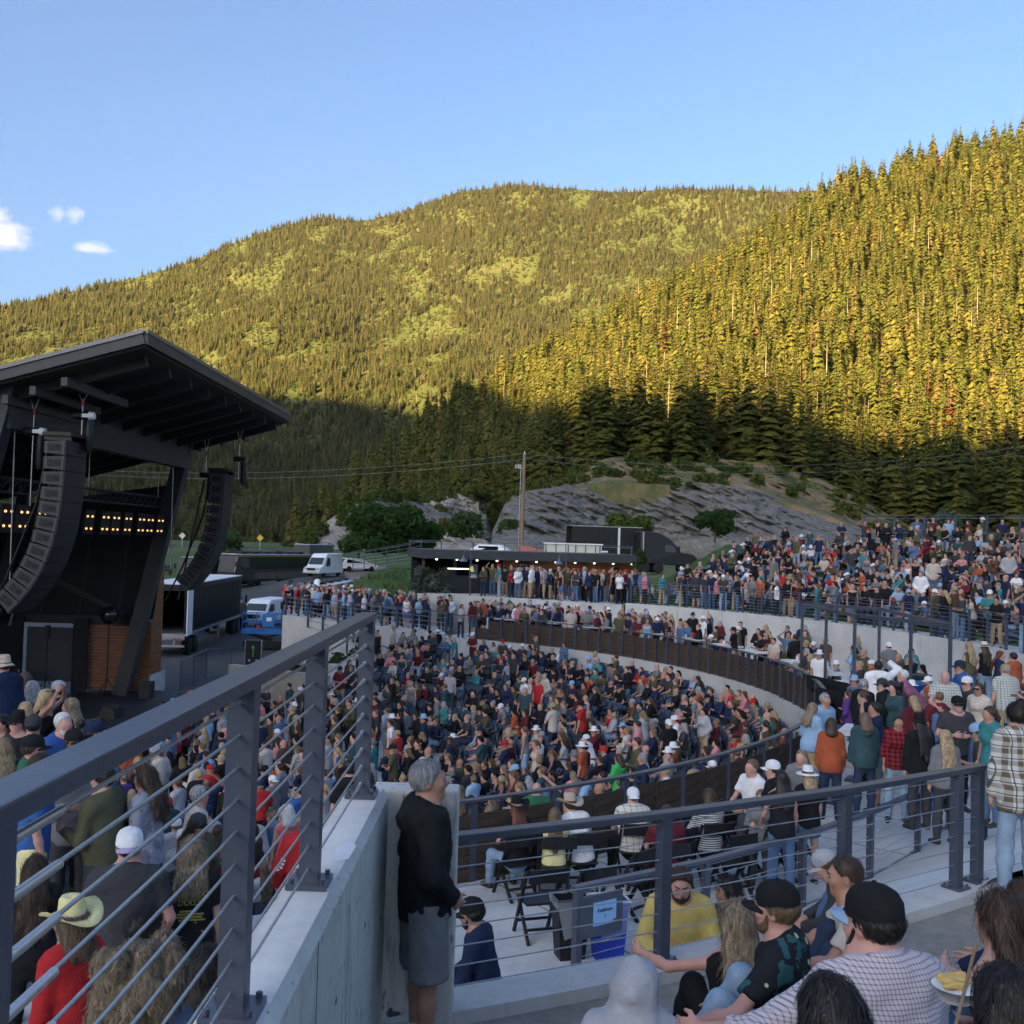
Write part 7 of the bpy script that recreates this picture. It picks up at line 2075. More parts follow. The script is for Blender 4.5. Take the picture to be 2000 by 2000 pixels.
# ------------------------------------------------------------------ bins and chairs on the near deck
M_bag = bpy.data.materials.new('clear_plastic'); M_bag.use_nodes = True
_, b = nodes_of(M_bag); b.inputs['Base Color'].default_value = (.8, .85, .9, 1); b.inputs['Alpha'].default_value = .25; b.inputs['Roughness'].default_value = .2
MATS['clear_plastic'] = M_bag
def trash(u, v, col, lab):
    q = at_z(u, v, 7.2); o = empty('trash_bin', (q.x, q.y, 7.2), R(15), lab, 'bin')
    m = MB()
    for (s0, s1, z0, z1) in ((.15, .20, 0, .68),):
        a = [(-s0, -s0 * .8), (s0, -s0 * .8), (s0, s0 * .8), (-s0, s0 * .8)]; c = [(-s1, -s1 * .8), (s1, -s1 * .8), (s1, s1 * .8), (-s1, s1 * .8)]
        m.add([(x, y, z0) for x, y in a] + [(x, y, z1) for x, y in c], [(3, 2, 1, 0), (0, 1, 5, 4), (1, 2, 6, 5), (2, 3, 7, 6), (3, 0, 4, 7)])
    m.build('bin_body', col, o)
    MB().add([(-.205, -.165, .60), (.205, -.165, .60), (.205, .165, .60), (-.205, .165, .60), (-.215, -.175, .70), (.215, -.175, .71), (.215, .175, .70), (-.215, .175, .71)], [(0, 1, 5, 4), (1, 2, 6, 5), (2, 3, 7, 6), (3, 0, 4, 7)]).add([(-.12, -.162, .25), (.19, -.167, .35), (.205, -.169, .62), (-.205, -.169, .60)], [(0, 1, 2, 3)]).build('liner_bag', M_bag, o)
    m = MB(); c = [(-.21, -.17), (.21, -.17), (.21, .17), (-.21, .17)]
    for i in range(4): m.bar((*c[i], .70), (*c[(i + 1) % 4], .70), .015, .02)
    m.build('rim', M_white if col != M_black else M_steel, o)
trash(1112, 1868, M_black, 'black trash bin with a clear liner behind the sign post')
trash(1186, 1872, mat('bin_bright_blue', (0.02, 0.05, 0.42), .4), 'bright blue trash bin with a clear liner right of the sign post')
def chair_proto():
    o = empty('folding_chair', (0, 0, 0), 0, 'x', 'chair', 'black folding chairs on the near box deck')
    MB().box((0, 0.02, .45), (.42, .40, .03)).build('seat', M_black, o, bevel=.01)
    m = MB()
    for k in range(6): a = -.2 + .08 * k; m.bar((a, -.21 - .02 * math.cos(a * 6), .80), (a + .08, -.21 - .02 * math.cos((a + .08) * 6), .80), .03, .16)
    m.build('backrest', M_black, o)
    for s in (-.22, .22):
        MB().bar((s, .24, .0), (s, -.20, .86), .032, .045).build('leg', M_black, o)
        MB().bar((s * .9, -.26, .0), (s * .9, .17, .45), .032, .045).build('leg', M_black, o)
    MB().bar((-.2, .16, .16), (.2, .16, .16), .025, .03).bar((-.2, -.19, .16), (.2, -.19, .16), .025, .03).build('stretcher', M_black, o)
    return o
CH = chair_proto(); ch_used = [0]
def chair(x, y, z, yaw, lab):
    o = CH if ch_used[0] == 0 else copy_tree(CH); ch_used[0] += 1
    o.location = (x, y, z); o.rotation_euler = (0, 0, R(yaw)); o['label'] = lab
    return o

# ------------------------------------------------------------------ people placed one by one
ARM_D = ((0.16, 0.05, -1), (0.02, 0.30, -1))
ARM_CROSS = ((0.35, 0.25, -0.9), (-0.75, 0.65, 0.12))
ARM_POCKET = ((0.35, -0.10, -1), (-0.45, 0.65, -0.75))
ARM_HOLD = ((0.25, 0.12, -1), (-0.25, 0.95, 0.25))
ARM_LAP = ((0.2, 0.45, -0.85), (-0.4, 0.85, -0.25))
ARM_UP = ((0.55, 0.45, 0.5), (-0.75, 0.1, 0.65))
LEG_STAND = (((0.06, 0.02, -1), (0.02, -0.03, -1)),) * 2
LEG_SIT = (((0.22, 0.97, 0.02), (0.02, 0.08, -1)),) * 2
LEG_KNEES = (((0.2, 0.74, 0.64), (0.05, 0.42, -0.9)),) * 2
LEG_CROSS = (((0.72, 0.68, 0.06), (-0.88, 0.35, -0.12), (-0.6, .6, 0)),) * 2
LEG_OUT = (((0.15, 0.95, 0.25), (0.05, 0.95, -0.28)),) * 2
def SIT(**k): return dict(hip=0.50, lean=4, legs=LEG_SIT, arms=ARM_LAP, **k)
def GND(**k): return dict(hip=0.13, lean=8, legs=LEG_KNEES, arms=((0.25, 0.7, -0.5), (-0.5, 0.75, 0.0)), **k)
PEOPLE = []
def head_z(sp): return skeleton(sp)['head']
def place(u, v, sp, yaw, label, d=None, seat=False, zoff=0.0, minvox=0.008, group=None, fz=None):
    sp = dict(sp)
    hd = head_z(sp); sc = sp.get('scale', 1.0)
    c, s = math.cos(R(yaw)), math.sin(R(yaw))
    off = Vector((hd[0] * c - hd[1] * s, hd[0] * s + hd[1] * c, 0)) * sc
    if d is None:
        best = None
        for dd in np.arange(3.4 if u < 700 else 1.6, 60, 0.04):
            q = P(u, v, dd); b = q - off
            g = fz if fz is not None else floor_z(b.x, b.y)
            if q.z <= g + zoff + hd[2] * sc: best = dd; break
        d = best or 20
    q = P(u, v, d); b = q - off
    g = q.z - hd[2] * sc if (fz is None and d is not None and best_none(d)) else 0
    z = q.z - hd[2] * sc
    vox = min(0.024, max(0.011, d * 0.0019))
    body, J = make_person(sp, (b.x, b.y, z), yaw, label, vox, group)
    PEOPLE.append((b.x, b.y, d))
    if seat: chair(b.x, b.y, z, yaw, seat)
    return body, J
def best_none(d): return True
def hand_world(body, J, nm, fwd=0.07):
    bpy.context.view_layer.update() if False else None
    l = J['wr' + nm] + J['hd' + nm] * fwd + J['pn' + nm] * 0.03
    M = Matrix.Translation(body.location) @ Matrix.Rotation(body.rotation_euler.z, 4, 'Z')
    return M @ Vector(l)
M_cup = bpy.data.materials.new('clear_cup'); M_cup.use_nodes = True
_, b_ = nodes_of(M_cup); b_.inputs['Base Color'].default_value = (.8, .85, .85, 1); b_.inputs['Alpha'].default_value = .4; b_.inputs['Roughness'].default_value = .1
M_beer = mat('pale_drink', (0.62, 0.55, 0.22), .2)
def cup(p, label, drink=M_beer):
    o = empty('plastic_cup', (p.x, p.y, p.z - 0.05), 0, label, 'cup')
    MB().lathe((0, 0, 0), [(.032, 0), (.046, .15), (.048, .15), (.048, .154)], 16).build('cup_wall', M_cup, o)
    MB().lathe((0, 0, 0), [(.030, .004), (.040, .10), (.001, .10)], 16).build('drink', drink, o)
# right of the wall: the standing man and the people near him
place(838, 1526, dict(h=1.72, build=1.08, top='hoodie', tc='black', bottom='shorts', bc='grey', slack=0.035, hair='short', hc='grey', skin=1, arms=ARM_POCKET, hyaw=-12, socks=True, hem=0.10, lean=-2), -72, 'person in black hoodie and grey shorts leaning by the concrete wall', d=6.15)
bs = [o for o in bpy.data.objects if o.name == 'person'][-1]
place(921, 1785, dict(SIT(top='long', tc='navy', bottom='pants', bc='black', hat=('cap', 'black'), hair='short', hc='black', beard=True, skin=1), lean=12, hpitch=8), 78, 'person in navy shirt and black cap seated low behind the black hoodie', d=8.7)
# folding chair row at the plank barrier
cc = 'black folding chair '
place(1008, 1578, SIT(fem=True, h=1.68, top='tee', tc='black', bc='pale_denim', hair='long', hairlen=.22, hc='red', hat=('cowboy', 'black', 'khaki'), arms2=0), 28, 'person in black hat with long red hair seated on a folding chair', seat=cc + 'under the red haired person in the black hat', fz=7.2)
place(1083, 1592, SIT(fem=True, h=1.5, top='tee', tc='pale_yellow', bc='black', hair='long', hc='light_brown', hairlen=.34), 5, 'child in pale yellow shirt with long light brown hair on a folding chair', seat=cc + 'under the child in the yellow shirt', fz=7.2)
place(1112, 1573, dict(SIT(top='shirt', tc='white', bc='black', hair='short', hc='brown', hat=('cowboy', 'tan', 'brown'), build=1.1), side=-14, lean=12, hyaw=25), 12, 'person in white shirt and tan brimmed hat bending to the child', seat=cc + 'under the person in the tan hat', fz=7.2)
place(1236, 1556, SIT(top='shirt', tc='window_plaid', bc='black', hair='short', hc='grey', hat=('capback', 'white'), build=1.1), 8, 'person in pale windowpane shirt with a white cap worn backwards', seat=cc + 'under the person in the windowpane shirt', fz=7.2)
place(1302, 1590, SIT(top='tee', tc='maroon', bc='black', hair='short', hc='brown'), 2, 'person in maroon shirt seated just left of the striped shirt', seat=cc + 'under the person in maroon left of the stripes', fz=7.2)
place(1384, 1556, SIT(fem=True, top='long', tc='stripe', bc='black', hair='bob', hc='brown', build=1.12), 15, 'person in black and white striped shirt seated on a folding chair', seat=cc + 'under the person in the striped shirt', fz=7.2)
place(1331, 1527, SIT(top='jacket', tc='navy', bc='khaki', hair='short', hat=('cap', 'pink', 'light_grey')), 60, 'person in navy jacket with a pink and white cap beyond the planks', d=18.5)
place(1352, 1518, SIT(top='tee', tc='tan', bc='khaki', hair='short', hat=('cap', 'khaki', 'tan'), build=1.15), 50, 'person in tan shirt and khaki cap beside the pink cap', d=18.9)
place(1487, 1556, dict(fem=True, h=1.42, top='long', tc='grey', bc='charcoal', hair='pony', hc='light_brown', arms=ARM_HOLD), 170, 'child in grey sweatshirt facing the camera beside the black tank top', fz=7.2)
b, J = place(1526, 1522, dict(fem=True, h=1.68, top='tank', tc='black', bc='denim', hair='long', hairlen=.18, hc='black', skin=1, arms=(((.35, -.05, -1), (-.15, .75, -.5)), ARM_D), build=1.05), 8, 'person in black tank top and jeans with long black hair, back turned', fz=7.4)
o = empty('drink_can', hand_world(b, J, 'L') - Vector((0, 0, .05)), 0, 'small silver drink can held by the person in the black tank top', 'can')
MB().lathe((0, 0, 0), [(.028, 0), (.032, .01), (.032, .14), (.026, .15), (.001, .15)], 14).build('can_body', M_alu, o)
place(1577, 1515, dict(fem=True, h=1.66, top='tee', tc='black', bottom='short_shorts', bc='denim', hair='bob', hc='blonde', hat=('sunhat', 'white', 'black')), 15, 'person in black with a white brimmed hat and denim shorts', fz=7.2)
place(1508, 1503, SIT(top='tee', tc='black', bc='charcoal', hair='short', hat=('cap', 'white')), 60, 'person in black shirt with a plain white cap seated at the rail', seat=cc + 'under the person in the white cap', d=14.6)
place(1468, 1500, SIT(top='shirt', tc='white', bc='black', hair='short', hc='light_brown', skin=2), 120, 'person in white shirt and glasses turned left by the plank rail', d=15.2, seat=cc + 'under the person in the white shirt')
place(1565, 1480, SIT(top='tee', tc='grey', bc='denim', hair='short', hc='dark_blonde'), 140, 'fair haired young person facing left above the white brimmed hat', d=16.2)
place(1588, 1385, dict(fem=True, h=1.68, top='jacket', tc='light_blue', bc='khaki', hair='long', hairlen=.1, hc='dark_blonde', arms=ARM_HOLD), -60, 'person in pale denim jacket and khakis with wavy blonde hair', d=18.5)
place(1612, 1368, dict(h=1.82, top='shirt', tc='light_blue', bc='denim', hair='short', hc='grey', skin=1), -150, 'grey haired person in light shirt facing the camera beside the denim jacket', d=19)
place(1625, 1415, dict(fem=True, h=1.66, top='long', tc='rust', bc='dark_denim', hair='bob', hc='brown', hem=.12, hyaw=-40, build=1.08), -8, 'person in rust orange sweater with brown hair, back turned', d=17.2)
place(1688, 1405, dict(fem=True, h=1.66, top='hoodie', tc='dark_teal', bc='dark_denim', hair='bob', hc='light_brown', build=1.06, hem=.12), 5, 'person in dark green hoodie and jeans with wavy hair, back turned', d=17)
place(1708, 1386, dict(h=1.83, top='tee', tc='navy', bottom='shorts', bc='grey', hair='short', hc='black', skin=1, arms=(ARM_UP, ARM_D), hyaw=20), 60, 'person in navy shirt and shorts talking on a phone', d=17.8)
place(1755, 1411, dict(fem=True, h=1.68, top='shirt', rolled=True, tc='red_plaid', bc='pale_denim', hair='pony', hc='black', skin=1), 165, 'person in red and black checked shirt facing the camera', d=16.5)
place(1795, 1412, dict(fem=True, h=1.70, top='jacket', tc='black', bc='charcoal', hair='long', hairlen=.36, hc='black', hat=('fedora', 'black')), 10, 'person in black hat and black jacket with very long black hair', d=15.8)
place(1845, 1440, dict(fem=True, h=1.62, top='long', tc='grey', bc='charcoal', hair='long', hairlen=.34, hc='blonde', build=1.05), 5, 'person in grey top with long straight blonde hair, back turned', d=15)
place(1870, 1376, dict(h=1.84, build=1.15, top='tee', tc='charcoal', bc='black', hair='short', hc='grey', beard=True, hat=('cap', 'black'), shades='on', arms=ARM_CROSS, skin=2), 175, 'person in charcoal polo with black cap and crossed arms facing the camera', d=17)
b, J = place(1908, 1430, dict(h=1.76, top='tee', tc='charcoal', bc='dark_denim', hair='short', hat=('cap', 'light_blue', 'navy'), arms=(ARM_HOLD, ARM_D), hpitch=15, skin=1), 60, 'person in grey shirt with a blue and white mesh cap holding a cup', d=15.5)
cup(hand_world(b, J, 'L'), 'white cup held by the person in the mesh cap', M_white)
place(1986, 1398, dict(fem=True, h=1.70, top='jacket', tc='white_plaid', bc='pale_denim', hair='bun', hc='black', arms=(ARM_D, ARM_UP), hem=.17, build=1.05), 4, 'person in brown and white plaid overshirt with a hand on the head', d=9.3)
place(1716, 1302, dict(h=1.80, top='hoodie', tc='white', bc='grey', hair='short', hc='black', skin=3, arms=(ARM_D, ARM_UP), build=1.1), -20, 'person in white hoodie with a hand raised to the ear', d=22)
place(1763, 1320, dict(h=1.76, top='shirt', tc='purple_plaid', bc='denim', hair='short', hc='white', lean=38, hpitch=-20, build=1.1), 70, 'white haired person in purple checked shirt bending over a table', d=21)
place(1783, 1370, dict(fem=True, h=1.66, top='jacket', tc='maroon', bc='black', hair='bob', hc='blonde', build=1.1), 20, 'person in dark red jacket with short blonde hair, back turned', d=20)
place(1834, 1362, dict(h=1.82, build=1.22, top='tee', tc='maroon', bc='dark_denim', hair='short', hc='light_brown', skin=2), 10, 'large person in maroon shirt with short brown hair, back turned', d=19)
place(1874, 1303, dict(h=1.78, top='shirt', rolled=True, tc='blue', bc='denim', hair='short', hat=('cap', 'navy'), arms=(ARM_D, ((.3, .6, -.6), (-.6, .4, .75))), skin=1), 75, 'person in blue shirt and navy cap drinking', d=20.5)
place(1846, 1322, dict(SIT(top='shirt', tc='green_plaid', bc='denim', hair='bald', beard=True, hc='grey', skin=2, build=1.1)), 165, 'bald bearded person in checked shirt seated facing the camera', d=19)
place(1911, 1346, dict(fem=True, h=1.68, top='long', tc='beige', bc='denim', hair='long', hairlen=.3, hc='brown', shades='on', skin=1), 130, 'person in pale pink top with very long brown hair and sunglasses', d=19)
place(1963, 1310, dict(h=1.78, top='shirt', tc='green_plaid', bc='khaki', hair='short', hc='grey', hat=('cap', 'khaki'), build=1.12), 5, 'person in pale checked shirt and khaki cap, back turned', d=21)
place(1978, 1284, dict(h=1.74, top='hoodie', tc='rust', bc='charcoal', hair='short', hc='black'), 30, 'person in rust jacket on the right path', d=25)
place(1955, 1280, dict(fem=True, h=1.66, top='hoodie', tc='navy', bc='charcoal', hair='long', hc='red'), -120, 'person in navy hoodie with red hair beside the rust jacket', d=26)
b, J = place(1922, 1264, dict(fem=True, h=1.68, top='tank', tc='black', bc='pale_denim', hair='long', hc='brown', hat=('sunhat', 'cream', 'black'), arms=(ARM_HOLD, ARM_D)), 10, 'person in black top and straw hat on the right path', d=27)
place(1892, 1262, dict(fem=True, h=1.66, top='tank', tc='olive', bc='denim', hair='long', hc='blonde'), 20, 'blonde person in olive vest on the right path', d=26.5)
place(1685, 1300 + 62, dict(h=1.76, top='jacket', tc='black', bc='black', hair='short', hc='brown'), 50, 'person in black jacket with brown hair behind the phone talker', d=19.5)
place(1722, 1338, dict(h=1.78, top='jacket', tc='black', bc='charcoal', hair='short', hat=('cap', 'charcoal')), 70, 'person in black jacket and charcoal cap below the white hoodie', d=20.5)
place(1688, 1338, dict(h=1.74, top='jacket', tc='black', bc='denim', hair='short', hc='grey'), -60, 'grey haired person in black jacket near the end of the planks', d=20.8)
place(1745, 1345, dict(fem=True, h=1.7, top='hoodie', tc='dark_teal', bc='black', hair='curly', hc='black'), 120, 'person in dark hooded coat with curly black hair', d=20.2)
place(1852, 1345, dict(h=1.72, top='tee', tc='navy', bc='denim', hair='short', hat=('cap', 'white', 'navy'), shades='hat', skin=2), 160, 'person in white and navy cap peering over the maroon shirt', d=19.8)
place(1888, 1335, dict(h=1.78, top='tee', tc='charcoal', bc='khaki', hair='short', hat=('cap', 'white', 'maroon')), 100, 'person in grey shirt with white and maroon cap turned left', d=20)
place(1932, 1395, dict(fem=True, h=1.58, top='tee', tc='teal', bc='denim', hair='pony', hc='brown', skin=1), 100, 'young person in teal shirt left of the plaid overshirt', d=14)
# lawn in front, lower right
place(1330, 1728, dict(GND(h=1.82, build=1.05, top='jacket', tc='yellow', bc='black', hair='short', hc='brown', beard=True, eyes_closed=True, skin=2), hip=0.93, legs=LEG_STAND, arms=(((.3, .35, -.9), (-.35, .9, -.1)), ((.3, .35, -.9), (-.55, .8, -.1))), hpitch=12), 172, 'bearded person in yellow jacket behind the railing post, facing the camera', d=8.3)
place(1421, 1742, dict(GND(fem=True, h=1.66, top='jacket', tc='dark_teal', bc='denim', hair='long', hairlen=.14, hc='black', shades='hat', skin=1), hip=.93, legs=LEG_STAND), 98, 'dark haired person with sunglasses on the head turned left to the yellow jacket', d=8.5)
place(1437, 1803, dict(GND(fem=True, h=1.66, top='tank', tc='black', bc='black', hair='long', hairlen=.30, hc='ombre', skin=2), hip=.2, arms=(((.75, .75, -.25), (.35, .9, .1)), ((.3, .4, -.8), (-.2, .9, 0)))), 10, 'person with long brown to blonde hair reaching out an arm with a watch', d=5.8)
place(1515, 1775, dict(GND(h=1.80, top='shirt', tc='floral', bc='pale_denim', hair='short', hc='light_brown', beard=True, hat=('cap', 'black'), skin=2), hip=.2, arms=(((.7, .55, -.6), (.1, .9, -.25)), ARM_LAP)), 62, 'person in dark floral shirt and black cap turned left', d=5.2)
place(1243, 1925, dict(GND(fem=True, h=1.62, top='hoodie', hood_up=True, tc='light_grey', bc='pale_denim', hair='bald'), hip=.15), -12, 'person in pale grey hoodie with the hood up, lower middle', d=4.3)
place(1650, 1712, dict(GND(h=1.80, top='tee', tc='beige', bc='dark_denim', hair='buzz', hc='brown', skin=1, build=1.12), hip=.2, lean=22), 75, 'person in beige shirt with buzz cut brown hair turned left', d=6.5)
place(1612, 1690, dict(GND(h=1.5, top='long', tc='charcoal', bc='denim', hair='short', hat=('cap', 'light_grey')), hip=.2, lean=30, hpitch=20), 70, 'person in pale grey cap bending down behind the buzz cut', d=7.8)
place(1703, 1802, dict(GND(h=1.86, build=1.25, top='shirt', tc='pale_check', rolled=True, bc='denim', hair='short', hc='black', beard=True, hat=('cap', 'black', 'light_blue'), skin=2), hip=.14, lean=10, hyaw=22, arms=(((.8, .4, -.55), (.45, .85, -.15)), ARM_LAP)), 14, 'large person in pale checked shirt and black cap seen from behind', d=3.95, minvox=.0075)
place(1952, 1800, dict(GND(fem=True, h=1.68, top='tank', tc='black', bc='denim', hair='long', hairlen=.42, hc='brown', skin=0), hip=.15, arms=(((.85, .5, -.35), (.3, .8, .5)), ARM_LAP)), 28, 'person in black vest with very long dark hair, elbow out, right edge', d=4.4)
place(2000, 1770, dict(GND(h=1.7, top='tee', tc='navy', bc='denim', hair='short', hc='brown'), hip=.15), 20, 'person in navy shirt cut by the right edge of the frame', d=4.9)
place(1618, 1985, dict(GND(fem=True, h=1.6, top='tee', tc='charcoal', bc='denim', hair='bob', hc='black'), hip=.1), 10, 'dark haired head at the bottom edge below the checked shirt', d=2.9)
place(1962, 1966, dict(GND(fem=True, h=1.6, top='tee', tc='charcoal', bc='denim', hair='bob', hc='black'), hip=.1), 5, 'dark haired head at the bottom right corner', d=2.9)
# food bowl and watch-like details
q = P(1868, 1930, 3.6)
o = empty('food_bowl', (q.x, q.y, q.z), 0, 'paper bowl of yellow fries beside the checked shirt', 'food')
MB().lathe((0, 0, -.04), [(.055, 0), (.085, .05), (.088, .05)], 20).build('bowl', M_white, o)
V_, F_ = iso([cone((rnd.uniform(-.05, .05), rnd.uniform(-.05, .05), .012 + rnd.random() * .02), (rnd.uniform(-.06, .06), rnd.uniform(-.06, .06), .02 + rnd.random() * .02), .009, .008, .004) for k in range(18)], .006)
link('fries', np_mesh('fries', V_, F_, [mat('fries', (.62, .40, .12), .6)], True), o)
q = P(1885, 1955, 3.3); o = empty('cane', q, 0, 'thin brown stick leaning by the food bowl', 'stick')
MB().tube((-.08, -.05, -.18), (.06, .06, .16), .006).build('shaft', M_pole, o)
# left of the wall
place(262, 1905, dict(fem=True, h=1.64, top='tee', tc='denim', bc='black', hair='curly', hc='dark_blonde', build=1.05), 35, 'person with a big mass of curly grey-blonde hair, bottom left', d=3.75, minvox=.008)
place(400, 1900, dict(fem=True, h=1.62, top='hoodie', tc='teal', bc='black', hair='bob', hc='black'), 30, 'dark haired person in teal hoodie at the bottom beside the railing post', d=4.4)
b, J = place(286, 1818, dict(h=1.66, top='tee', tc='black', bc='black', hair='short', hc='black', point='R', skin=2, arms=(ARM_D, ((.55, .8, -.25), (.25, .7, .65)))), -38, 'dark haired person pointing with two fingers towards the band shirt', d=5.3)
place(137, 1802, dict(fem=True, h=1.68, top='long', tc='red', bc='denim', hair='bob', hc='light_brown', hat=('cowboy', 'pale_yellow', 'cream'), build=1.1), 62, 'person in red sweater with a pale straw cowboy hat')
place(253, 1655, dict(h=1.84, build=1.12, top='tee', tc='charcoal', bc='charcoal', hair='buzz', hc='brown', hat=('capback', 'white', 'lavender'), skin=2, arms=(((.3, .1, -.95), (-.2, .7, -.5)),) * 2), 12, 'person in dark grey shirt with a white mesh cap, back turned')
gb, J = place(376, 1668, dict(fem=True, h=1.64, top='tee', tc='black', bc='dark_denim', hair='long', hairlen=.04, hc='ombre', skin=0), 14, 'person in black band shirt with yellow lettering and long streaked hair')
M_print = mat('yellow_print', (0.34, 0.31, 0.07), .8, var=.3, scale=30)
bk = J['chest'] - J['Fv'] * .135
text('GOO GOO', .062, (bk[0], bk[1] - .004, bk[2] + .035), gb, M_print, rot=(R(90), 0, 0), sx=.9)
text('DOLLS', .062, (bk[0], bk[1] - .006, bk[2] - .025), gb, M_print, rot=(R(90), 0, 0), sx=.9)
m = MB()
for k in range(9): m.box((bk[0] + rnd.uniform(-.02, .02), bk[1] + .012, bk[2] - .075 - k * .022), (rnd.uniform(.10, .20), .004, .013))
m.build('tour_print', M_print, gb)
place(388, 1612, dict(fem=True, h=1.68, top='jacket', tc='olive', bc='dark_denim', hair='long', hc='brown', hat=('cap', 'charcoal', 'black'), skin=1, arms=(ARM_HOLD, ARM_D)), -120, 'person in grey-green jacket and dark cap facing right')
place(390, 1555, dict(h=1.78, top='tee', tc='beige', bc='charcoal', hair='short', hc='grey', skin=1, build=1.1), -62, 'grey haired person in beige hoodie turned right')
place(283, 1522, dict(fem=True, h=1.68, top='jacket', tc='grey_camo', bc='dark_denim', hair='long', hairlen=.15, hc='brown', skin=2, arms=(ARM_D, ARM_HOLD), hem=.14), 80, 'person in mottled grey jacket with long brown hair turned left', d=9.9)
b, J = place(200, 1522, dict(h=1.80, build=1.15, top='long', tc='olive', bottom='shorts', bc='charcoal', hair='short', hc='black', skin=2, arms=(ARM_HOLD, ARM_HOLD)), 72, 'person in olive sweater and dark shorts turned left', d=9.6)
cup(hand_world(b, J, 'R'), 'clear cup held by the person in the olive sweater')
place(83, 1500, dict(h=1.78, build=1.1, top='tee', tc='blue', bottom='shorts', bc='pale_yellow', slack=.03, hair='short', hc='brown', skin=2, arms=(ARM_HOLD, ARM_D)), -65, 'person in blue shirt and pale yellow shorts under the rail', d=9.3)
b, J = place(147, 1488, dict(h=1.78, top='tee', tc='grey', bc='charcoal', hair='short', hc='brown', skin=2, arms=(ARM_HOLD, ARM_HOLD)), -150, 'person in grey shirt holding a cup behind the rail', d=10.0)
cup(hand_world(b, J, 'R'), 'clear plastic cup in front of the grey shirt')
b, J = place(268, 1487, dict(fem=True, h=1.70, top='jacket', tc='dark_teal', bc='black', hair='long', hc='blonde', skin=2, arms=(ARM_D, ARM_HOLD)), 95, 'blonde person in dark jacket turned left with a drink')
cup(hand_world(b, J, 'R'), 'clear cup of pale drink held beside the blonde person')
for (u, v, yaw, d, sp, lab) in (
    (6, 1300, 62, 13.5, dict(top='jacket', tc='navy', bc='denim', hair='short', hat=('bucket', 'tan', 'beige'), skin=2), 'person in navy jacket and tan bucket hat at the left edge'),
    (48, 1328, 50, 15, dict(fem=True, top='tee', tc='light_blue', bc='denim', hair='bob', hc='brown'), 'person in light blue shirt with dark bobbed hair'),
    (62, 1346, 40, 14, dict(fem=True, top='tee', tc='navy', bc='denim', hair='bob', hc='grey'), 'grey haired person in navy dotted top'),
    (93, 1364, -80, 13, dict(fem=True, top='tank', tc='black', bc='denim', hair='bob', hc='blonde', shades='hat', skin=1, arms=(ARM_UP, ARM_UP)), 'blonde tanned person with hands raised to the chin'),
    (113, 1349, 60, 14.2, dict(top='tee', tc='black', bc='black', hair='short', hat=('cap', 'light_grey', 'black')), 'person in black with a pale grey and black cap'),
    (137, 1381, 85, 13, dict(fem=True, top='tee', tc='black', bc='black', hair='long', hc='dark_blonde'), 'person with wavy dark blonde hair turned left'),
    (124, 1414, -118, 11.6, dict(top='tee', tc='blue', bc='denim', hair='short', hc='white', beard=True, skin=2, build=1.1), 'white bearded person in blue shirt facing right'),
    (34, 1412, 168, 12.2, dict(fem=True, top='tank', tc='black', bc='black', hair='long', hc='brown', hat=('fedora', 'black'), shades='on', skin=2), 'person in black studded hat and sunglasses facing the camera'),
    (65, 1420, 15, 11.6, dict(top='tee', tc='black', bc='black', hair='buzz', hc='brown', hat=('capback', 'charcoal', 'black'), skin=2), 'person in black mesh cap seen from behind'),
    (66, 1462, -70, 10.2, dict(top='tee', tc='green', bc='denim', hair='short', hat=('cap', 'black'), skin=1, build=1.1), 'person in dark green shirt and black cap looking right'),
    (0, 1416, 150, 12.2, dict(top='tee', tc='charcoal', bc='denim', hair='short', hc='black', skin=2), 'dark haired face at the very left edge'),
    (3, 1466, 40, 10.8, dict(fem=True, top='tee', tc='black', bc='black', hair='long', hc='blonde'), 'blonde person in black cut by the left edge above the rail'),
    (172, 1424, 30, 12.6, dict(fem=True, top='tee', tc='black', bc='black', hair='curly', hc='black'), 'person with bushy black hair above the rail'),
    (185, 1432, -60, 11.8, dict(top='tee', tc='charcoal', bc='black', hair='short', hat=('cap', 'navy', 'white')), 'person in a white backed navy cap just above the rail'),
    (145, 1449, -120, 11.2, dict(top='tee', tc='black', bc='black', hair='short', hat=('cap', 'black'), skin=3), 'person in black cap peering over the rail'),
    (50, 1388, 20, 13.2, dict(fem=True, top='tee', tc='black', bc='black', hair='bob', hc='blonde'), 'person with straight blonde bob behind the black hat')):
    place(u, v, dict(sp, h=1.66 if sp.get('fem') else 1.76), yaw, lab, d=d)
rb, J = place(600, 1606, dict(h=1.80, build=1.1, top='hoodie', tc='red', bc='black', hair='buzz', hc='brown', hat=('capback', 'light_grey'), skin=2, arms=(((.35, .1, -.95), (-.05, .5, -.85)),) * 2), 22, 'person in red hoodie with white print and a grey mesh cap', d=11.8)
wp = MB()
for k in range(7):
    for j in range(2):
        if (k + j) % 2 == 0:
            q = J['shL'] + (J['elL'] - J['shL']) * (.55 + k * .07) - J['Fv'] * .078 - J['Rv'] * (.03 - j * .03); wp.box(q, (.028, .012, .022))
for k in range(16): wp.box(J['chest'] + J['Rv'] * rnd.uniform(.03, .12) - J['Fv'] * .152 - J['Uv'] * rnd.uniform(-.02, .2), (rnd.uniform(.012, .03), .012, rnd.uniform(.012, .03)))
wp.build('white_print', M_white, rb)
place(560, 1586, dict(fem=True, h=1.66, top='tank', tc='coral', bc='black', hair='bob', hc='white'), 40, 'white haired person in coral vest left of the red hoodie', d=14.5)
place(684, 1502, dict(fem=True, h=1.68, top='tee', tc='black', bc='black', hair='bun', hc='black', skin=2), 20, 'person with black hair in a bun beyond the end of the wall', d=12.4)
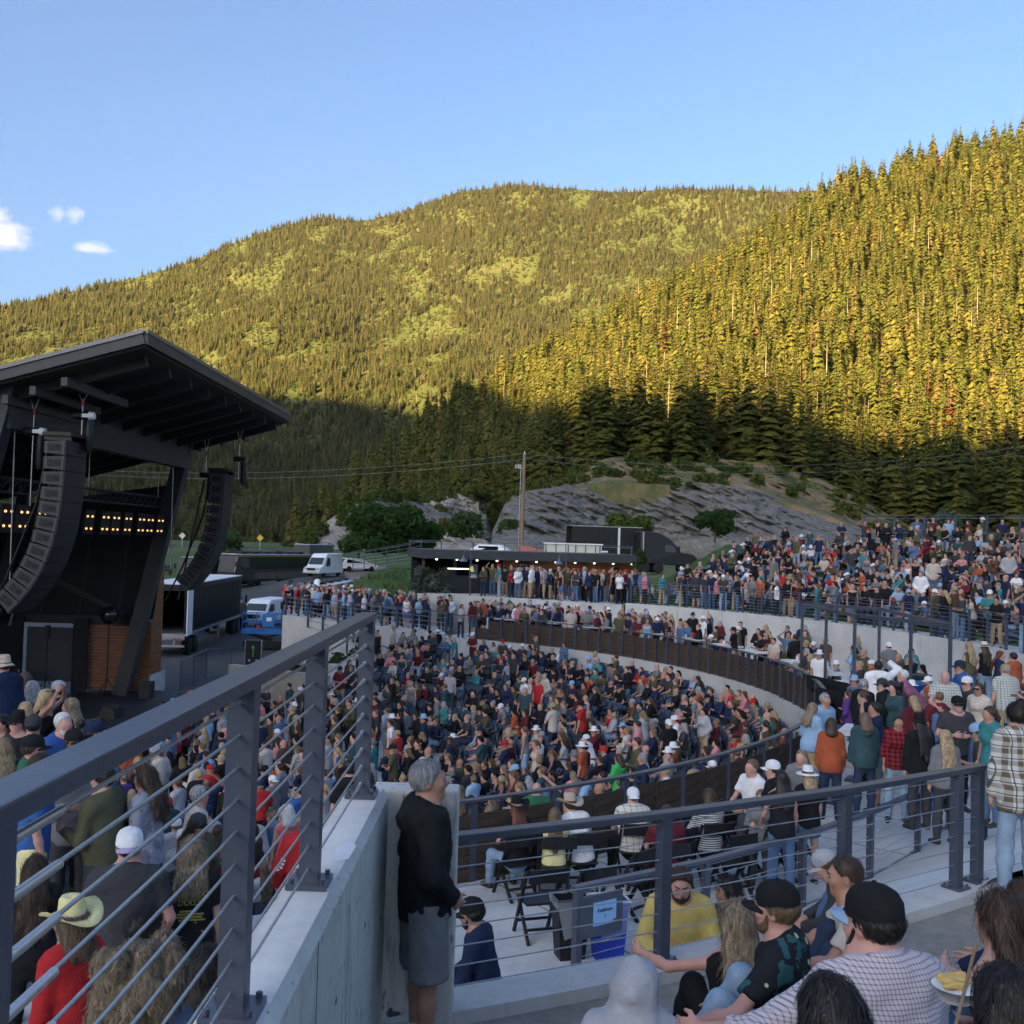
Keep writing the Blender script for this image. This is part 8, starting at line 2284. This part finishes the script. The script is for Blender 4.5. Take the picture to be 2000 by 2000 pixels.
place(70, 1700, dict(fem=True, h=1.66, top='tee', tc='black', bc='black', hair='long', hc='brown'), 20, 'person in black with brown hair behind the straw cowboy hat', d=8.4)
place(330, 1770, dict(h=1.74, top='tee', tc='charcoal', bc='denim', hair='short', hc='brown', hat=('cap', 'charcoal')), 40, 'person in charcoal with a dark cap in front of the band shirt', d=9.2)
# ------------------------------------------------------------------ the crowd
def px_of(x, y, z):
    q = CAMM.to_3x3().transposed() @ (Vector((x, y, z)) - Vector((0, 0, CAM_Z)))
    if q.z > -0.5: return -9999, 0, 0
    return 1000 + q.x / -q.z * 2000, 1000 - q.y / -q.z * 2000, -q.z
crnd = random.Random(11)
def face(x, y, tx=-16.0, ty=34.0): return math.degrees(math.atan2(-(tx - x), (ty - y)))
LEGS_A = (((0.10, 0.10, -1), (0.05, -0.05, -1)), ((0.12, -0.05, -1), (0.06, -0.02, -1)))
FEM = dict(fem=True, h=1.66); MAL = dict(h=1.77)
def stand(**k): return dict(k)
SPEC = {
 'stand': [
  dict(MAL, hair='short', arms=ARM_D), dict(MAL, hair='short', arms=ARM_CROSS, hat=('cap', 'white'), beard=True), dict(FEM, hair='long', arms=(ARM_HOLD, ARM_D), top='long'), dict(FEM, hair='bob', arms=ARM_CROSS, top='hoodie'),
  dict(MAL, hair='short', arms=(ARM_HOLD, ARM_POCKET), top='long', build=1.12), dict(FEM, hair='pony', arms=ARM_D, top='tank', bottom='shorts'), dict(MAL, hair='short', arms=ARM_POCKET, top='hoodie', bottom='shorts'), dict(MAL, hair='bald', arms=(ARM_D, ARM_UP), beard=True, build=1.1),
  dict(FEM, hair='long', hairlen=.16, arms=(ARM_POCKET, ARM_HOLD), top='jacket', twist=20), dict(MAL, hair='short', arms=(ARM_D, ARM_HOLD), hat=('capback', 'white'), twist=-20), dict(FEM, hair='bun', arms=ARM_HOLD, legs=LEGS_A), dict(MAL, hair='short', hat=('fedora', 'cream', 'black'), arms=ARM_D, top='shirt', legs=LEGS_A)],
 'sit': [
  SIT(**MAL, hair='short'), SIT(**FEM, hair='long', top='long'), dict(SIT(**MAL, hair='short', hat=('cap', 'white')), lean=22), dict(SIT(**FEM, hair='bob'), arms=ARM_CROSS), dict(SIT(**MAL, hair='short', top='long', beard=True), arms=ARM_CROSS, lean=-8),
  dict(SIT(**FEM, hair='pony', top='tank'), arms=(ARM_LAP, ARM_HOLD), twist=25), dict(SIT(**MAL, hair='bald', build=1.12), lean=-6, twist=-20), dict(SIT(**FEM, hair='long', top='hoodie'), lean=14, twist=-25), dict(SIT(**MAL, hair='short', hat=('fedora', 'cream', 'black')), hyaw=40), dict(SIT(**FEM, hair='bun', top='jacket'), hyaw=-45, bottom='shorts')],
 'ground': [
  GND(**MAL, hair='short'), GND(**FEM, hair='long', top='long'), dict(GND(**MAL, hair='short', hat=('cap', 'white')), legs=LEG_CROSS, arms=ARM_LAP), dict(GND(**FEM, hair='bob', bottom='shorts'), legs=LEG_CROSS, arms=ARM_LAP), dict(GND(**MAL, hair='short', top='hoodie', beard=True), legs=LEG_OUT, lean=-25, arms=((0.3, -0.6, -.7), (0.1, -.3, -1))),
  dict(GND(**FEM, hair='pony', top='tank', bottom='shorts'), legs=LEG_OUT, lean=-20, arms=((0.3, -0.6, -.7), (0.1, -.3, -1))), dict(GND(**MAL, hair='bald', build=1.12), legs=LEG_CROSS, arms=(ARM_LAP, ARM_HOLD)), dict(GND(**FEM, hair='long', hairlen=.16, top='jacket'), twist=25), dict(GND(**MAL, hair='short', hat=('cowboy', 'tan', 'brown'), top='long'), hyaw=35), dict(GND(**FEM, hair='bun'), legs=LEG_CROSS, arms=ARM_CROSS, hyaw=-35)]}
def pose_words(kind): return {'stand': 'standing', 'sit': 'seated', 'ground': 'sitting'}[kind]
# candidate places
CAND = []     # kind, x, y, z, yaw, zone
def free(x, y, rmin=0.55):
    return all((x - a) ** 2 + (y - b) ** 2 > rmin ** 2 for a, b, _ in PEOPLE)
SEATS = []
AISLE = (-57, -36, -12, 14, 40, 60)
for k, (r, z) in enumerate(zip(ROW_R, ROW_Z)):
    n = int(r * R(140) / 0.56)
    for i in range(n):
        f = -70 + 140 * i / n
        if any(abs(f - a) * R(1) * r < 0.75 for a in AISLE): continue
        p = ring(r + 0.05, f)
        u, v, d = px_of(p.x, p.y, z + .5)
        if not (-30 < u < 2030 and v < 2030): continue
        yaw = f + 90
        SEATS.append((p.x, p.y, z, yaw, d, u))
        q = noise2(f / 9 + k * .3, k * 0.5, 5, 2)
        occ = 0.80 + 0.35 * float(q)
        if u < 720: occ = 0.95
        if crnd.random() < occ and free(p.x, p.y):
            st_ = crnd.random() < (0.16 if u > 720 else 0.6)
            if st_: CAND.append(('stand', p.x - 0.32 * math.cos(R(f)), p.y - 0.32 * math.sin(R(f)), z, yaw + crnd.uniform(-50, 50), 'bowl'))
            else: CAND.append(('sit', p.x, p.y, z - 0.02, yaw + crnd.uniform(-14, 14), 'bowl'))
def add_zone(kind, n, fn, zone, rmin, spread, yawfn=None):
    got = []
    for _ in range(n * 6):
        if len(got) >= n: break
        x, y, z = fn()
        if any((x - a) ** 2 + (y - b) ** 2 < rmin ** 2 for a, b in got) or not free(x, y, rmin): continue
        u, v, d = px_of(x, y, z + 1)
        if not (-40 < u < 2040 and v < 2060) or d < 9: continue
        got.append((x, y))
        yaw = (yawfn(x, y) if yawfn else face(x, y)) + crnd.uniform(-spread, spread)
        CAND.append((kind, x, y, z, yaw, zone))
def in_ring(r0, r1, f0, f1, zf):
    def g():
        r = math.sqrt(crnd.uniform(r0 * r0, r1 * r1)); f = crnd.uniform(f0, f1); p = ring(r, f); return p.x, p.y, zf(r, f)
    return g
add_zone('stand', 190, in_ring(1.2, 9.8, -88, 88, lambda r, f: 4.4), 'pit', 0.5, 35)
add_zone('stand', 46, in_ring(17.8, 21.5, -118, -73, lambda r, f: 8.0), 'left platform', 0.6, 50)
add_zone('stand', 34, in_ring(10.5, 17, -88, -70.5, lambda r, f: floor_z(ring(r, f).x, ring(r, f).y)), 'left tiers', 0.6, 40)
add_zone('stand', 62, in_ring(21.5, 24.0, -30, 64, lambda r, f: 7.2), 'box deck', 0.6, 80)
add_zone('stand', 60, in_ring(21.4, 25.5, 34, 64, lambda r, f: 7.2), 'box deck', 0.5, 90)
add_zone('stand', 40, in_ring(28.3, 31, 50, 70, lambda r, f: 8.9), 'plaza', 0.5, 90)
add_zone('sit', 34, in_ring(21.4, 23.2, -20, 62, lambda r, f: 7.2), 'box deck', 0.6, 50)
add_zone('stand', 26, in_ring(24.2, 27.2, -18, 62, lambda r, f: 7.2), 'box walkway', 0.7, 90)
add_zone('stand', 44, in_ring(28.1, 29.3, -22, 49, lambda r, f: 9.0), 'lawn path', 0.6, 90)
add_zone('ground', 520, in_ring(29.7, 41.0, -24, 49.5, lambda r, f: lawn_z(r)), 'lawn', 0.62, 45)
add_zone('stand', 46, in_ring(30, 41.0, -22, 48, lambda r, f: lawn_z(r)), 'lawn', 0.6, 70)
add_zone('sit', 34, in_ring(41.55, 41.75, -26, 38, lambda r, f: 12.28), 'lawn top wall', 0.55, 35)
add_zone('stand', 14, in_ring(42.6, 44, -24, 38, lambda r, f: 12.27), 'lawn top', 0.6, 60)
def plaza_pt():
    a = crnd.random(); b = crnd.random()
    u = lerp(680, 1240, a); d = lerp(53, 58.5, b)
    p = P(u, 1150, d); return p.x, p.y, 8.9
add_zone('stand', 95, lambda: plaza_pt(), 'plaza', 0.5, 120)
def terr_pt():
    a = crnd.random(); b = crnd.random()
    p0 = tA + (tB - tA) * a; p1 = tD + (tC - tD) * a; p = p0 + (p1 - p0) * (0.12 + 0.8 * b); return p.x, p.y, 7.2
add_zone('stand', 105, terr_pt, 'left terrace', 0.5, 120)
def ramp_pt():
    p = P(crnd.uniform(700, 860), 1200, crnd.uniform(49.8, 51.5)); return p.x, p.y, 5.9
add_zone('stand', 10, ramp_pt, 'ramp', 0.7, 120)

CAND = [c for c in CAND if not (c[5] == 'plaza' and math.hypot(c[1] - CX, c[2] - CY) < 28.4)]
info = []
for c in CAND:
    u, v, d = px_of(c[1], c[2], c[3] + (1.5 if c[0] == 'stand' else 1.1))
    info.append((d, u, v))
order = sorted(range(len(CAND)), key=lambda i: info[i][0])
N_IND = max(0, 296 - len([o for o in bpy.data.objects if o.name.split('.')[0] == 'person']))
near_ids = order[:N_IND]; far_ids = order[N_IND:]
# clothes and hair for the individuals
TOPS = ['black'] * 14 + ['charcoal'] * 8 + ['navy'] * 7 + ['grey'] * 6 + ['white'] * 3 + ['light_grey'] * 4 + ['maroon'] * 4 + ['blue', 'light_blue', 'light_blue'] + ['denim'] * 3 + ['olive'] * 4 + ['dark_teal'] * 3 + ['brown'] * 2 + ['teal', 'red', 'pink', 'rust', 'yellow', 'green', 'bright_green', 'purple', 'lavender', 'tan', 'cream', 'window_plaid', 'red_plaid', 'blue_plaid', 'stripe']
BOTS = ['denim'] * 5 + ['dark_denim'] * 4 + ['black'] * 5 + ['charcoal'] * 3 + ['khaki'] * 3 + ['pale_denim'] * 2 + ['grey', 'navy', 'white']
HCOL = ['brown'] * 6 + ['black'] * 4 + ['light_brown'] * 4 + ['blonde'] * 4 + ['dark_blonde'] * 3 + ['grey'] * 3 + ['white', 'red']
HATC = ['white'] * 4 + ['black'] * 4 + ['navy'] * 2 + ['grey', 'red', 'khaki', 'light_blue', 'yellow', 'pink', 'maroon', 'olive']
WORD = {'charcoal': 'dark grey', 'light_grey': 'pale grey', 'light_blue': 'light blue', 'pale_yellow': 'pale yellow', 'bright_green': 'bright green', 'dark_teal': 'dark teal', 'window_plaid': 'pale checked', 'red_plaid': 'red checked', 'blue_plaid': 'blue checked', 'stripe': 'striped', 'dark_denim': 'dark denim', 'pale_denim': 'pale denim', 'light_brown': 'light brown', 'dark_blonde': 'dark blonde', 'denim': 'denim blue'}
W_ = lambda c: WORD.get(c, c)
def hair_words(h, c):
    c = W_(c)
    return {'short': f'short {c} hair', 'long': f'long {c} hair', 'bob': f'{c} bobbed hair', 'pony': f'{c} ponytail', 'bun': f'{c} hair in a bun', 'bald': 'a bald head'}.get(h, f'{c} hair')
ZW = {'bowl': 'in the seating bowl', 'pit': 'in the stage pit', 'left platform': 'on the left platform', 'left tiers': 'left of the big railing', 'box deck': 'on the box deck', 'box walkway': 'behind the boxes', 'lawn path': 'on the lawn path', 'lawn': 'on the lawn', 'lawn top wall': 'on the top wall of the lawn', 'lawn top': 'behind the lawn', 'plaza': 'on the plaza', 'left terrace': 'on the left terrace', 'ramp': 'on the ramp'}
PM = {}
def proto_me(kind, i):
    if (kind, i) not in PM: PM[(kind, i)] = proto_person((kind, i), SPEC[kind][i], 0.034)[0]
    return PM[(kind, i)]
indiv = []
for ci in near_ids:
    kind, x, y, z, yaw, zone = CAND[ci]
    i = crnd.randrange(len(SPEC[kind])); sp = SPEC[kind][i]
    tc, bc, hc, sk, hcol = crnd.choice(TOPS), crnd.choice(BOTS), crnd.choice(HCOL), crnd.choice([0, 0, 1, 1, 2, 2, 2, 3]), crnd.choice(HATC)
    o = link('person', proto_me(kind, i), None, (x, y, z), (0, 0, R(yaw)))
    s = crnd.uniform(.94, 1.06); o.scale = (s, s, s)
    for sl, m_ in zip(o.material_slots, (SKIN[sk], CM[tc], CM[bc], M_shoe, HAIR[hc], CM[hcol])):
        sl.link = 'OBJECT'; sl.material = m_
    o['category'] = 'person'
    tw = {'tee': 'shirt', 'shirt': 'shirt', 'long': 'long sleeves', 'tank': 'vest', 'hoodie': 'hoodie', 'jacket': 'jacket'}[sp.get('top', 'tee')]
    hw = (f"{W_(hcol)} " + {'cap': 'cap', 'capback': 'backwards cap', 'fedora': 'brimmed hat', 'cowboy': 'wide hat'}[sp['hat'][0]]) if sp.get('hat') else hair_words(sp.get('hair', 'short'), hc)
    indiv.append(dict(o=o, x=x, y=y, d=info[ci][0], u=info[ci][1], v=info[ci][2], a=f"{W_(tc)} {tw}", h=hw, b=W_(bc), p=pose_words(kind), z=ZW[zone], tc=W_(tc), tw=tw))
used_l = {}
for q in indiv:
    nb = sorted((w for w in indiv if w is not q), key=lambda w: (w['u'] - q['u']) ** 2 + (w['v'] - q['v']) ** 2)[:6]
    opts = [f"person in {q['a']} with {q['h']} {q['p']} {q['z']}"]
    for w in nb:
        side = 'right of' if w['u'] < q['u'] else 'left of'
        opts.append(f"person in {q['a']} with {q['h']} {side} one in {w['a']}")
        opts.append(f"{q['p']} person in {q['a']} with {q['h']} {side} {w['h']}"); opts.append(f"{q['p']} person in {q['a']}, {q['b']} trousers, {side} one in {w['tc']}")
    lab = next((l for l in opts[1:] + opts[:1] if l not in used_l and len(l.split()) <= 16), None) or opts[0]
    used_l[lab] = used_l.get(lab, 0) + 1
    q['o']['label'] = lab
    q['o']['group'] = 'crowd at the concert'
# everyone further away: one object
def palette_mat(name, cols, k, base=None):
    m = bpy.data.materials.new(name); m.use_nodes = True
    nt, b = nodes_of(m); N = nt.nodes; L = nt.links
    b.inputs['Roughness'].default_value = .8; b.inputs['Specular IOR Level'].default_value = .15
    oi = N.new('ShaderNodeObjectInfo')
    mu = N.new('ShaderNodeMath'); mu.operation = 'MULTIPLY'; mu.inputs[1].default_value = k; L.new(oi.outputs['Random'], mu.inputs[0])
    fr_ = N.new('ShaderNodeMath'); fr_.operation = 'FRACT'; L.new(mu.outputs[0], fr_.inputs[0])
    cr = N.new('ShaderNodeValToRGB'); cr.color_ramp.interpolation = 'CONSTANT'
    els = cr.color_ramp.elements
    n = len(cols)
    while len(els) < n: els.new(0.5)
    for j, e in enumerate(els): e.position = j / n
    for j, e in enumerate(els): e.color = (*cols[j], 1)
    L.new(fr_.outputs[0], cr.inputs[0]); L.new(cr.outputs[0], b.inputs['Base Color'])
    return m
pal_t = [C[c] for c in ('black', 'charcoal', 'navy', 'grey', 'white', 'black', 'maroon', 'denim', 'charcoal', 'olive', 'black', 'red', 'dark_teal', 'light_grey', 'navy', 'brown', 'black', 'charcoal', 'teal', 'black', 'beige', 'navy', 'rust', 'grey', 'black', 'light_blue', 'maroon', 'charcoal', 'olive', 'pink', 'black', 'navy')]
far_m = [palette_mat('far_skin', [(0.50, 0.29, 0.22), (0.40, 0.21, 0.145), (0.52, 0.27, 0.215), (0.45, 0.25, 0.18)], 7.3), palette_mat('far_tops', pal_t, 23.7), palette_mat('far_bottoms', [C[c] for c in ('denim', 'black', 'dark_denim', 'khaki', 'charcoal', 'pale_denim', 'black', 'denim')], 41.3), M_shoe, palette_mat('far_hair', [(0.012, 0.01, 0.01), (0.05, 0.03, 0.02), (0.04, 0.025, 0.015), (0.14, 0.09, 0.05), (0.35, 0.26, 0.14), (0.28, 0.28, 0.28), (0.08, 0.05, 0.03), (0.2, 0.14, 0.08)], 61.9), palette_mat('far_hats', [C[c] for c in ('white', 'black', 'navy', 'white', 'grey', 'red', 'khaki', 'light_blue')], 83.1)]
far_protos, far_key = [], {}
for kind in SPEC:
    for i, sp in enumerate(SPEC[kind]):
        me = proto_person(('f', kind, i), sp, 0.036, far_m)[0]
        far_key[(kind, i)] = len(far_protos)
        far_protos.append(bpy.data.objects.new('crowd_source', me))
fp_, fk_, fs_, fr2 = [], [], [], []
for ci in far_ids:
    kind, x, y, z, yaw, zone = CAND[ci]
    fp_.append((x, y, z)); fk_.append(far_key[(kind, crnd.randrange(len(SPEC[kind])))]); fs_.append(crnd.uniform(.93, 1.06)); fr2.append(R(yaw))
scatter_object('crowd', fp_, fk_, fs_, fr2, far_protos, 'hundreds of people further off in the bowl, on the plaza and on the lawn')
print('CROWD', len(near_ids), len(far_ids), 'nearest far', info[far_ids[0]][0])

# ------------------------------------------------------------------ stadium seats
M_seat = mat('seat_navy', (0.030, 0.044, 0.070), 0.45, var=0.12, scale=3, spec=0.5)
def seat_parts():
    m = MB()
    n = 6
    pts = []
    for i in range(n + 1):
        x = -.22 + .44 * i / n; y = -.20 - .035 * (1 - (x / .22) ** 2)
        pts += [(x, y, .47), (x, y - .10, .86), (x, y - .125, .86), (x, y - .03, .47)]
    fs = []
    for i in range(n):
        a, b = i * 4, i * 4 + 4
        fs += [(a, a + 1, b + 1, b), (a + 1, a + 2, b + 2, b + 1), (a + 2, a + 3, b + 3, b + 2)]
    m.add(pts, fs, 0, True)
    back = m.mesh('backrest', M_seat)
    pan_up = MB().box((0, -.10, .62), (.42, .05, .36), M=Matrix.Rotation(R(14), 3, 'X')).mesh('seat_pan', M_seat)
    fr_ = MB()
    for s in (-.245, .245): fr_.box((s, -.14, .32), (.03, .08, .64)).box((s, -.02, .66), (.04, .30, .03))
    frame = fr_.mesh('seat_frame', M_black)
    num = MB().lathe((0, 0, 0), [(.03, 0), (.001, .002)], 10).mesh('number_disc', M_offwhite)
    return back, pan_up, frame, num
sb_, sp_, sf3, sn3 = seat_parts()
SEATS.sort(key=lambda s: s[4])
vis = [s for s in SEATS if s[5] > 640]
for k, (x, y, z, yaw, d, u) in enumerate(vis[:290]):
    o = link('stadium_seat', sf3, None, (x, y, z), (0, 0, R(yaw)))
    tag(o, 'dark blue tip-up seat of the near rows in the seating bowl', 'seat', 'dark blue tip-up seats in the nearer rows of the bowl')
    link('backrest', sb_, o); link('seat_pan', sp_, o); link('number_disc', sn3, o, (0, -.235, .80), (R(75), 0, 0))
rest = vis[290:] + [s for s in SEATS if s[5] <= 640]
bv, bf = [], []
for me in (sb_, sp_, sf3):
    n0 = sum(len(v) for v in bv)
    bv.append(np.array([v.co[:] for v in me.vertices]))
    for p_ in me.polygons:
        ids = [i + n0 for i in p_.vertices]
        if len(ids) == 4: bf.append(ids)
bv = np.concatenate(bv); bf = np.array(bf)
if rest:
    AV, AF = [], []
    for j, (x, y, z, yaw, d, u) in enumerate(rest):
        c, s = math.cos(R(yaw)), math.sin(R(yaw))
        q = bv.copy(); q[:, 0] = bv[:, 0] * c - bv[:, 1] * s + x; q[:, 1] = bv[:, 0] * s + bv[:, 1] * c + y; q[:, 2] += z
        AV.append(q); AF.append(bf + j * len(bv))
    tag(link('seating', np_mesh('seating', np.concatenate(AV), np.concatenate(AF), [M_seat])), 'rows of dark blue tip-up seats further away in the bowl', kind='stuff')
# ------------------------------------------------------------------ blankets, tables
BC = ['red_plaid', 'blue_plaid', 'teal', 'pink', 'navy', 'light_blue', 'green', 'lavender', 'window_plaid', 'maroon', 'grey']
for k in range(54):
    r = crnd.uniform(29.8, 40); f = crnd.uniform(-22, 47); p = ring(r, f)
    cname = crnd.choice(BC)
    m = MB(); m.box((0, 0, 0), (1.7, 1.4, .03)); me = m.mesh('blanket', CM[cname])
    o = link('picnic_blanket', me, None, (p.x, p.y, lawn_z(r) + .05), (0, 0, 0))
    o.rotation_euler = (Matrix.Rotation(R(f), 3, 'Z') @ Matrix.Rotation(-math.atan(.27), 3, 'Y')).to_euler()
    tag(o, f'{W_(cname)} blanket spread on the lawn among the seated people', 'blanket', 'blankets spread on the lawn')
def table_at(f, r, lab):
    p = ring(r, f, 7.2); o = empty('high_table', p, R(f), lab, 'table', 'small high tables on the box deck')
    MB().box((0, 0, 1.05), (.75, 1.3, .05)).build('tabletop', M_walltop, o); MB().box((0, 0, .52), (.08, .08, 1.05)).build('post', M_steel, o); MB().box((0, 0, .02), (.5, .5, .04)).build('foot', M_steel, o)
    MB().lathe((.1, .3, 1.075), [(.035, 0), (.045, .13), (.001, .13)], 10).build('cup', M_white, o)
for k, f in enumerate(range(-34, 64, 7)): table_at(f + crnd.uniform(-1, 1), 22.0, f'high table number {k + 1} from the right along the plank barrier, a cup on it')
for k, f in enumerate((-48, -46.4, -44.8, -43)):
    p = ring(21.9, f, 7.2); chair(p.x, p.y, 7.2, f + 96, ('first', 'second', 'third', 'fourth')[k] + ' empty folding chair along the planks counted from the left')
for k, f in enumerate((-57.2, -55.8, -53.4, -49.2, -47.5, -45.8, -44)):
    p = ring(23.0 + .25 * (k % 2), f, 7.2); chair(p.x, p.y, 7.2, f + 75 + 12 * (k % 3), ('first', 'second', 'third', 'fourth', 'fifth', 'sixth', 'seventh')[k] + ' empty folding chair just behind the sign railing counted from the left')
for k, f in enumerate((-51.5, -50.4)):
    p = ring(22.6, f, 7.2); chair(p.x, p.y, 7.2, f + 80, ('left', 'right')[k] + ' of two empty folding chairs behind the sign railing')
q = at_z(1795, 1590, 7.4); trash(1797, 1590, MATS['bin_bright_blue'], 'blue bin with patterned bag among the standing people on the right')
